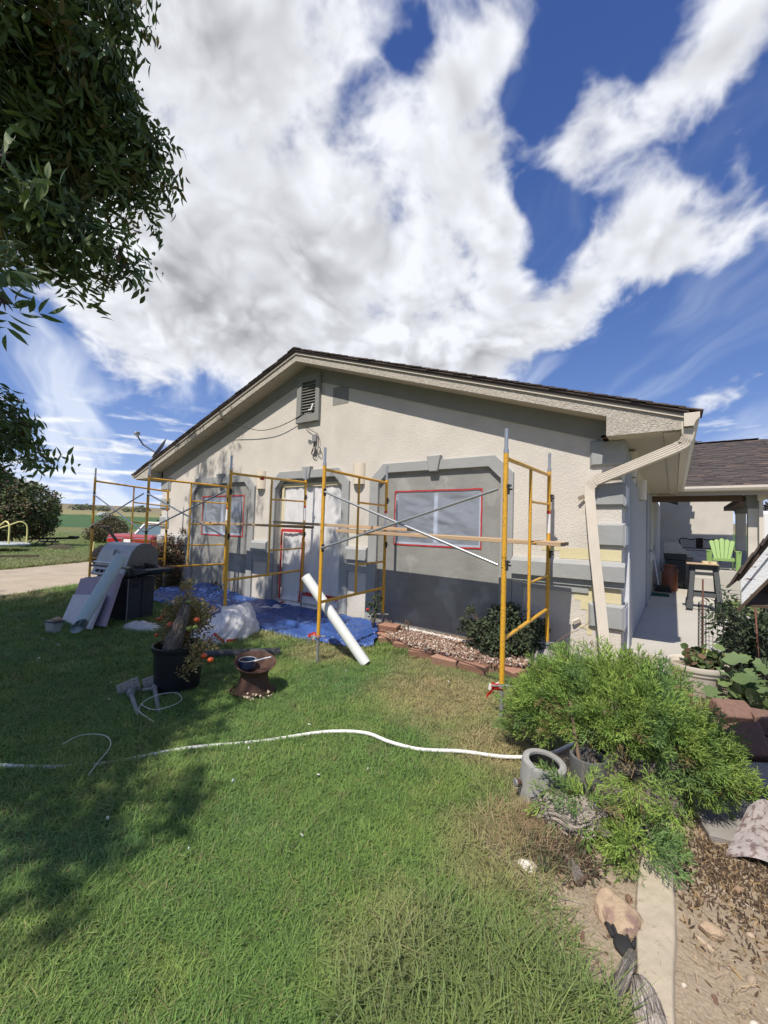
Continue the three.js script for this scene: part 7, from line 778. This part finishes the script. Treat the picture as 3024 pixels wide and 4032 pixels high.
shrub('dark_bush', 'dark green bush behind the red car at the house corner', [-27.5, 0, -15.5], [[0, 1.5, 0, 1.5], [1.2, 2.2, -1, 1.2], [2.6, 2.0, -1.8, 1.5], [0.4, 2.6, -0.3, 0.9]], 1500, leafClump(6, 16, 0.24, 0.13, 0.06), [0.8, 1.4], [G3, lin(0.055, 0.075, 0.035), lin(0.09, 0.09, 0.05)], { seed: 6, stem: 0.05 });
shrub('vine_shrub', 'reddish autumn shrub climbing at the left house corner', [-9.75, 0, -5.0], [[0, 0.45, 0, 0.36], [0.25, 0.32, -0.05, 0.3], [-0.2, 0.75, 0, 0.26], [0.15, 0.85, -0.1, 0.24], [0.42, 0.75, -0.18, 0.16], [0.0, 1.15, -0.12, 0.13], [0.45, 1.1, -0.2, 0.09], [0.47, 1.35, -0.22, 0.06], [-0.35, 0.4, 0.1, 0.28]], 1500, leafClump(8, 7, 0.05, 0.038, 0.026), [0.8, 1.3], [lin(0.12, 0.11, 0.04), lin(0.15, 0.10, 0.045), lin(0.10, 0.115, 0.04), lin(0.19, 0.07, 0.05), lin(0.23, 0.12, 0.08)], { seed: 8, stem: 0.007, stems: 3, shell: 0.3 });
const roseOpt = (s) => ({ seed: s, stem: 0.005, stems: 4, shell: 0.3, cat: 'rose bush' }); const ROSE = [lin(0.05, 0.085, 0.035), lin(0.065, 0.10, 0.04), lin(0.09, 0.125, 0.05)];
shrub('rose_bush', 'rose bush beneath the right scaffold frame in the gravel bed', [-1.72, 0.1, -4.98], [[0, 0.28, 0, 0.26], [0.28, 0.22, -0.02, 0.22], [-0.22, 0.20, 0.04, 0.2], [0.1, 0.48, -0.04, 0.14], [0.42, 0.38, -0.06, 0.12], [-0.42, 0.28, 0.05, 0.09], [-0.38, 0.46, 0.03, 0.06], [0.05, 0.12, 0.14, 0.2]], 640, leafClump(11, 7, 0.045, 0.04, 0.027), [0.8, 1.25], ROSE, roseOpt(11));
{ const s = thing('rose_bush', 'thin rose stem with one red flower at the tarp corner', 'rose bush', [-3.62, 0.1, -4.98]); const r = rng(4), l = []; const tips = [[0.02, 0.5, 0], [-0.05, 0.38, 0.02], [0.1, 0.42, -0.03], [0.06, 0.3, 0.05], [0.14, 0.52, 0.0]]; mesh(s, 'stems', tips.map((p) => limb([V(0, 0, 0), V(p[0] * 0.4, p[1] * 0.5, p[2]), V(...p)], [0.006, 0.005, 0.003], 10, 5, 0)), M.twig); for (const p of tips) for (let i = 0; i < 9; i++) l.push([V(p[0] + (r() - 0.5) * 0.1, p[1] - r() * 0.14, p[2] + (r() - 0.5) * 0.1), towards(sphere(r), r() * 6), 0.9 + r() * 0.4, ROSE[i % 3]]); scatter(s, 'foliage', leafClump(12, 4, 0.03, 0.042, 0.028), L.shrub, l); mesh(s, 'flower', lump(0.024, 0.02, 0.024, 0.35, 2, 3, 3).translate(-0.06, 0.27, 0.06), M.redTape); const w = thing('bare_branch', 'long bare thorny shoot reaching right across the wall', 'branch', [-1.2, 0.1, -5.05]); mesh(w, 'shoot', limb([V(0, 0.1, 0), V(0.18, 0.3, -0.02), V(0.36, 0.42, -0.06), V(0.46, 0.52, -0.08)], [0.005, 0.004, 0.002], 20, 5, 0.2), M.twig); mesh(w, 'twig', [limb([V(0.18, 0.3, -0.02), V(0.2, 0.22, 0), V(0.24, 0.17, 0.01)], [0.003, 0.002, 0.001], 8, 4, 0), limb([V(0.36, 0.42, -0.06), V(0.42, 0.41, -0.05), V(0.48, 0.43, -0.05)], [0.003, 0.002, 0.001], 8, 4, 0)], M.twig); }
shrub('low_plant', 'row of dark cut perennial stems at the wall below the left window', [-7.95, 0.06, -5.16], [[0, 0.08, 0, 0.16], [0.3, 0.06, 0, 0.12], [-0.3, 0.06, 0, 0.12]], 110, leafClump(13, 5, 0.03, 0.1, 0.012), [0.7, 1.1], [lin(0.06, 0.08, 0.04), lin(0.11, 0.10, 0.05)], { seed: 13, stem: 0.005, stems: 5, cat: 'plant' });
{ // juniper: feathery sprays on arms
  const jspray = (seed) => { const r = rng(seed), g = []; const strand = (a, d, l, w, n) => { for (let i = 0; i < n; i++) { const q = leafGeo(l, w, 0.5, 0.08, [0.5, 1, 0.9, 0.6, 0]); const dd = d.clone().add(sphere(r).multiplyScalar(0.16)); q.applyQuaternion(towards(dd, r() * 6)).translate(a.x, a.y, a.z); g.push(q); } }; const main = V((r() - 0.5) * 0.2, 1, (r() - 0.5) * 0.2).normalize(); for (let i = 0; i < 12; i++) { const t = i / 12, b = main.clone().multiplyScalar(t * 0.125); const ang = i * 2.4 + r(), side = V(Math.cos(ang), 1.05, Math.sin(ang)).normalize(), l = (0.055 - 0.028 * t) * (0.8 + 0.5 * r()); strand(b, side, l, 0.0036, 1); for (let k = 0; k < 5; k++) { const o = b.clone().addScaledVector(side, l * (0.2 + 0.19 * k)), q = k * 2.3 + i; strand(o, side.clone().add(V(Math.cos(q) * 0.75, 0.25, Math.sin(q) * 0.75)).normalize(), 0.016 + 0.006 * r(), 0.0036, 1); } } strand(main.clone().multiplyScalar(0.12), main, 0.03, 0.004, 3); return join(g); };
  const t = thing('juniper', 'spreading bright green juniper over the pots at the right', 'juniper'); const C = (px, py, z) => at(px, py, 'z', z);
  const blobs = [[2150, 2770, -3.05, .11], [2100, 2800, -3.0, .08], [2120, 2860, -3.0, .04], [2190, 2720, -3.1, .12], [2270, 2690, -3.1, .11], [2390, 2690, -3.1, .12], [2460, 2690, -3.15, .09], [2290, 2790, -2.95, .14], [2190, 2840, -2.95, .07], [2420, 2800, -2.9, .16], [2520, 2740, -3.1, .12], [2550, 2840, -2.9, .15], [2620, 2820, -3.1, .13], [2670, 2900, -3.0, .14], [2720, 2960, -3.0, .12], [2590, 2900, -2.9, .12], [2680, 2980, -2.9, .11], [2480, 2880, -2.85, .08], [2760, 3030, -2.9, .09], [2830, 3070, -2.95, .03], [2730, 3050, -2.9, .06], [2690, 3030, -2.9, .04], [2760, 3100, -2.9, .03], [2880, 3090, -3.0, .015], [2590, 2730, -3.25, .08], [2050, 2880, -3.1, .02], [2340, 2860, -2.88, .06]];
  const tufts = [[2290, 3165, -2.45, .08], [2490, 3330, -2.40, .08], [2490, 3070, -2.5, .02], [2650, 3190, -2.55, .02]];
  const core = V(-0.22, 0.42, -2.98), r = rng(9), lists = [[], [], []]; const arms = [], put = (c, R, dens, pull) => { const n = Math.round(dens * R * R * 46 + 10); for (let i = 0; i < n; i++) { const o = ball(r); o.multiplyScalar(Math.pow(Math.max(o.length(), 0.05), -0.6)); const k = 1 + 0.75 * noise2(o.x * 2.5 + c.x * 5, o.y * 2.5 + o.z * 2.5); const p = c.clone().add(V(o.x * R * k, o.y * R * 0.85 * k, o.z * R * k)); const out = p.clone().sub(pull); out.normalize().multiplyScalar(0.7).add(o.clone().multiplyScalar(0.5)).add(V(0, 0.45, 0)).add(sphere(r).multiplyScalar(0.35)); const hgt = r(), bl = sstep(0.1, 0.5, noise2(p.x * 6, p.y * 6 + p.z * 5)); const c2 = lin(lerp(0.155, 0.27, hgt), lerp(0.27, 0.38, hgt), lerp(0.05, 0.075, hgt)).lerp(lin(0.08, 0.18, 0.09), bl * 0.6).multiplyScalar(0.8 + 0.45 * r()); if (r() < 0.05) c2.lerp(lin(0.24, 0.15, 0.08), 0.8); lists[i % 3].push([p, towards(out, r() * 6.28), 0.7 + 0.75 * r(), c2]); } };
  for (const [px, py, z, R] of blobs) { const c = C(px, py, z); put(c, R, 88, core); const k = core.clone().lerp(c, 0.5).add(V(0, 0.06, 0)); arms.push(limb([V(-0.26, 0.2, -2.88), k, c], [0.022, 0.014, 0.004], 12, 6, 0.15, R * 30)); for (let i = 0; i < 5; i++) arms.push(limb([c, c.clone().addScaledVector(sphere(r), R * 0.8)], [0.006, 0.002], 4, 4, 0)); }
  for (const [px, py, z, R] of tufts) { const c = C(px, py, z); put(c, R, 260, c.clone().add(V(0, 0.1, 0))); }
  mesh(t, 'trunk', [limb([V(-0.33, -0.02, -2.72), V(-0.30, 0.1, -2.76), V(-0.28, 0.22, -2.82), V(-0.24, 0.36, -2.92)], [0.075, 0.055, 0.045, 0.035], 24, 14, 0.25, 4), limb([V(-0.30, 0.1, -2.76), V(-0.45, 0.26, -2.9), V(-0.62, 0.36, -2.98)], [0.035, 0.018, 0.01], 18, 8, 0.2, 6), limb([V(-0.28, 0.2, -2.8), V(-0.05, 0.3, -2.8), V(0.1, 0.34, -2.85)], [0.04, 0.03, 0.018], 18, 9, 0.2, 8)], M.bark); const am = mesh(t, 'branches', arms, M.twig);
  const bare = (p) => limb(p.map((q) => C(...q)), p.map((_, i) => 0.008 - 0.005 * i / p.length), 18, 6, 0.15, 3); mesh(t, 'hanging_branch', [bare([[2300, 3010, -2.6], [2297, 3060, -2.5], [2310, 3110, -2.46], [2305, 3170, -2.44]])], M.drift); mesh(t, 'hanging_branch', [bare([[2535, 3190, -2.55], [2530, 3230, -2.45], [2510, 3290, -2.42], [2490, 3320, -2.4]]), bare([[2530, 3235, -2.45], [2560, 3290, -2.42], [2575, 3330, -2.4]]), bare([[2520, 3260, -2.45], [2470, 3290, -2.42], [2440, 3300, -2.4]])], M.drift);
  [1, 2, 3].forEach((s, i) => scatter(t, 'foliage', jspray(s), L.juniper, lists[i]));
}
// plants that stand in the tubs and along the porch
function leafy(name, label, pos, tips, geo, cols, per, spread, size, opt = {}) { const t = thing(name, label, opt.cat || 'plant', pos); const r = rng(opt.seed || 3), l = []; mesh(t, 'stems', tips.map((p, i) => limb([V(p[3] || 0, 0, p[4] || 0), V(p[0] * 0.4, p[1] * 0.55, p[2] * 0.4), V(p[0], p[1], p[2])], [opt.w || 0.006, (opt.w || 0.006) * 0.7, 0.002], 10, 5, 0, i)), opt.stem || M.twig); for (const p of tips) for (let i = 0; i < per; i++) { const u = 0.35 + 0.65 * Math.sqrt(r()); const c = V(p[0], p[1], p[2]).multiplyScalar(u).add(ball(r).multiplyScalar(spread)); l.push([c, towards(sphere(r).add(V(0, opt.up ?? -0.2, 0)), r() * 6.28), size[0] + (size[1] - size[0]) * r(), cols[Math.floor(r() * cols.length)].clone().multiplyScalar(0.75 + 0.5 * r())]); } scatter(t, 'foliage', geo, L.shrub, l); return t; }
{
  const TOM = [lin(0.34, 0.28, 0.09), lin(0.40, 0.29, 0.11), lin(0.22, 0.23, 0.07), lin(0.46, 0.37, 0.18), lin(0.30, 0.19, 0.08)];
  const comp = (s) => { const r = rng(s), g = []; for (let i = 0; i < 6; i++) { const q = leafGeo(0.038, 0.016, 0.5, 0.4); q.applyQuaternion(towards(V(i % 2 ? 0.8 : -0.8, 0.4, (r() - 0.5)), r() * 2)).translate(0, i * 0.014, 0); g.push(q); } return join(g); };
  const r = rng(6), tips = []; for (let i = 0; i < 18; i++) { const a = r() * 6.28, d = 0.06 + 0.17 * r(); tips.push([Math.cos(a) * d - 0.02, 0.16 + 0.32 * r(), Math.sin(a) * d]); } tips.push([0.05, 0.62, 0.0], [0.03, 0.66, 0.02], [0.30, 0.06, 0.02], [0.36, 0.02, 0.06], [0.28, -0.08, 0.1], [0.25, -0.16, 0.12], [0.32, 0.1, -0.1], [-0.28, 0.24, 0.05]);
  const t = leafy('tomato_plant', 'yellowing tomato plant with red and green fruit in the black tub', [-3.82, 0.36, -2.20], tips, comp(2), TOM, 12, 0.045, [0.8, 1.4], { seed: 16, cat: 'tomato plant', stem: mat({ color: lin(0.20, 0.18, 0.07), roughness: 0.9 }) });
  for (const [px, py, z, R, c] of [[671, 2460, -2.05, .031, 0], [628, 2436, -2.1, .022, 0], [617, 2500, -2.02, .020, 0], [803, 2582, -2.15, .027, 0], [829, 2598, -2.12, .026, 0], [776, 2440, -2.15, .026, 0], [745, 2475, -2.08, .026, 1], [768, 2470, -2.1, .023, 1], [743, 2370, -2.15, .022, 1], [671, 2490, -2.03, .02, 1], [640, 2425, -2.15, .02, 0]]) { const p = at(px, py, 'z', z); mesh(t, 'tomato', lump(R, R * 0.88, R, 0.03, 1.2, R * 90, 3).translate(p.x + 3.82, p.y - 0.36, p.z + 2.20), c ? M.tomatoGreen : M.tomatoRed); }
  const GR = [lin(0.045, 0.085, 0.035), lin(0.06, 0.105, 0.04), lin(0.08, 0.125, 0.05)]; const tips2 = []; for (let i = 0; i < 30; i++) { const a = r() * 6.28, d = 0.24 * Math.sqrt(r()); tips2.push([Math.cos(a) * d, 0.35 + 0.55 * r(), Math.sin(a) * d]); }
  const t2 = leafy('tomato_plant', 'dense green tomato plant inside the netting cage by the porch', [0.60, 0.02, -5.72], tips2, comp(5).scale(1.5, 1.5, 1.5), GR, 16, 0.07, [0.8, 1.4], { seed: 18, cat: 'tomato plant' }); for (const [px, py, z, R, c] of [[2780, 2570, -5.3, .05, 1], [2862, 2585, -5.3, .035, 0]]) { const p = at(px, py, 'z', z); mesh(t2, 'tomato', lump(R, R * 0.8, R, 0.05, 1.3, 4, 3).translate(p.x - 0.60, p.y - 0.02, p.z + 5.72), c ? M.tomatoGreen : M.tomatoRed); }
  const tips3 = []; for (let i = 0; i < 12; i++) { const a = r() * 6.28; tips3.push([Math.cos(a) * 0.16, 0.5 + 0.5 * r(), Math.sin(a) * 0.16]); } leafy('tomato_plant', 'tall sparse green tomato plant at the right edge behind the netting', [0.98, 0.05, -6.1], tips3, comp(7).scale(1.5, 1.5, 1.5), GR, 14, 0.06, [0.8, 1.3], { seed: 19, cat: 'tomato plant' });
  // round leaves in the planter
  const round = leafGeo(0.06, 0.06, 0.12, 0.15, [0.3, 0.92, 1, 0.8, 0.1]); const PL = [lin(0.10, 0.17, 0.045), lin(0.14, 0.21, 0.055), lin(0.07, 0.12, 0.04), lin(0.20, 0.12, 0.06)]; const tips4 = []; for (let i = 0; i < 40; i++) { const a = r() * 6.28, d = 0.2 * Math.sqrt(r()); tips4.push([Math.cos(a) * d + 0.05, 0.03 + 0.12 * r(), Math.sin(a) * d, Math.cos(a) * d * 0.8, Math.sin(a) * d * 0.8]); } leafy('nasturtium', 'round leaved plant filling the cream planter', [0.19, 0.29, -5.22], tips4, round, PL, 8, 0.05, [0.6, 1.15], { seed: 20, up: 0.5, w: 0.003 });
  // squash vine with large lobed leaves, each leaf its own piece
  const sq = thing('squash_vine', 'squash vine with large lobed leaves spilling right of the planter', 'squash vine'); const big = (() => { const pts = [[0, -0.02], [0.055, -0.03], [0.06, 0.02], [0.105, 0.05], [0.065, 0.075], [0.07, 0.12], [0.03, 0.115], [0, 0.16], [-0.03, 0.115], [-0.07, 0.12], [-0.065, 0.075], [-0.105, 0.05], [-0.06, 0.02], [-0.055, -0.03]]; const P = [0, 0.05, 0.0], I = []; pts.forEach(([x, y]) => P.push(x, y, 0.03 * Math.sin(Math.abs(x) * 22) - 0.9 * y * y)); for (let i = 0; i < pts.length; i++) I.push(0, 1 + i, 1 + (i + 1) % pts.length); const g = new THREE.BufferGeometry(); g.setAttribute('position', new THREE.Float32BufferAttribute(P, 3)); g.setIndex(I); g.computeVertexNormals(); return g; })(); const lm = [leafMat(0.15, 0.23, 0.09, 0.3), leafMat(0.11, 0.18, 0.055, 0.3), leafMat(0.16, 0.24, 0.07, 0.3)]; const stem = []; const leafAt = [[2880, 2612, -5.0, 1.3], [2920, 2690, -4.9, 1.35], [2850, 2700, -5.0, 0.8], [2870, 2660, -5.05, 0.9], [2800, 2740, -4.9, 0.9], [2900, 2740, -4.95, 0.9], [2960, 2660, -5.1, 0.9], [2990, 2700, -5.05, 0.9], [2840, 2560, -5.15, 0.7], [2960, 2760, -4.9, 0.8], [2800, 2780, -4.75, 0.75], [2810, 2830, -4.6, 0.5], [2985, 2620, -5.2, 0.9], [3010, 2650, -5.1, 0.8], [2930, 2600, -5.2, 0.7], [2900, 2830, -4.6, 0.6], [3000, 2740, -4.95, 0.9], [2955, 2720, -5, 0.7], [2850, 2770, -4.85, 0.75]]; leafAt.forEach(([px, py, z, k], i) => { const p = at(px, py, 'z', z); const o = mesh(sq, 'leaf', big, lm[i % 3]); o.position.copy(p); o.scale.setScalar(k * 0.85); o.quaternion.copy(quat(-0.75 - 0.4 * r(), (r() - 0.5) * 1.6, (r() - 0.5) * 1.2)); stem.push(limb([V(0.42 + (i % 5) * 0.03, 0.02, -5.0), p.clone().lerp(V(0.45, 0.1, -5), 0.5).add(V(0, 0.05, 0)), p], [0.005, 0.004, 0.003], 8, 5, 0)); }); mesh(sq, 'stems', stem, mat({ color: lin(0.16, 0.2, 0.08), roughness: 0.8 }));
  const ground = []; for (let i = 0; i < 420; i++) { const x = lerp(0.45, 1.7, r()), z = lerp(-5.5, -4.4, r()); ground.push([V(x, 0.05 + 0.18 * r(), z), towards(V((r() - 0.5) * 1.2, 0.5, (r() - 0.5) * 1.2 + 0.5), r() * 6), 0.7 + 0.7 * r(), PL[i % 3].clone().multiplyScalar(0.7 + 0.5 * r())]); } const vg = scatter(scene, 'vegetable_bed', round.clone().scale(1.4, 1.4, 1.4), L.shrub, ground); tag(vg, 'mixed green leaves covering the vegetable bed at the right edge', 'vegetable leaves');
}
{ // trees behind the house and far off
  const t = shrub('purple_tree', 'dark purple leaved tree behind the porch columns', [7.0, 0, -33], [[0, 3.6, 0, 1.8], [1.5, 3.2, 0, 1.8], [-1.4, 3.0, 0.5, 1.3], [0.4, 4.6, 0, 1.2]], 900, leafClump(31, 18, 0.3, 0.18, 0.09), [0.9, 1.5], [lin(0.035, 0.02, 0.03), lin(0.05, 0.028, 0.035), lin(0.03, 0.03, 0.025)], { seed: 31, stem: 0.12, stems: 3, cat: 'tree' });
  shrub('corner_tree', 'dark fir tree showing past the left house corner', [-15.2, 0, -9.3], [[0, 2.2, 0, 0.9], [0.2, 3.0, -0.2, 0.6], [0.1, 1.2, 0, 1.0], [0.4, 3.5, -0.1, 0.3]], 420, leafClump(33, 14, 0.16, 0.14, 0.022), [0.8, 1.4], [lin(0.03, 0.055, 0.035), lin(0.04, 0.065, 0.04)], { seed: 33, stem: 0.05, stems: 4, cat: 'tree' });
  const far = [], r = rng(44), c = leafClump(40, 30, 1.2, 1.0, 0.7); for (let i = 0; i < 460; i++) { const a = lerp(-84, -55, r()) * D2R, d = lerp(330, 620, r()), x = Math.sin(a) * d, z = -Math.cos(a) * d, g = noise2(a * 24, 2) + 0.2 * noise2(a * 90, 4); if (g < -0.05) continue; const y = terrainY(x, z), k = 0.8 + 1.3 * r() * (0.5 + g); far.push([V(x, y + 1.2 * k, z), quat(0, r() * 6, 0), V(k * 1.8, k, k * 1.8), lin(0.20, 0.22, 0.13).multiplyScalar(0.75 + 0.5 * r())]); }
  tag(scatter(scene, 'far_trees', c, L.shrub, far), 'pale olive hedgerow trees along the far edge of the fields', 'far trees');
}
renderer.render(scene, camera);
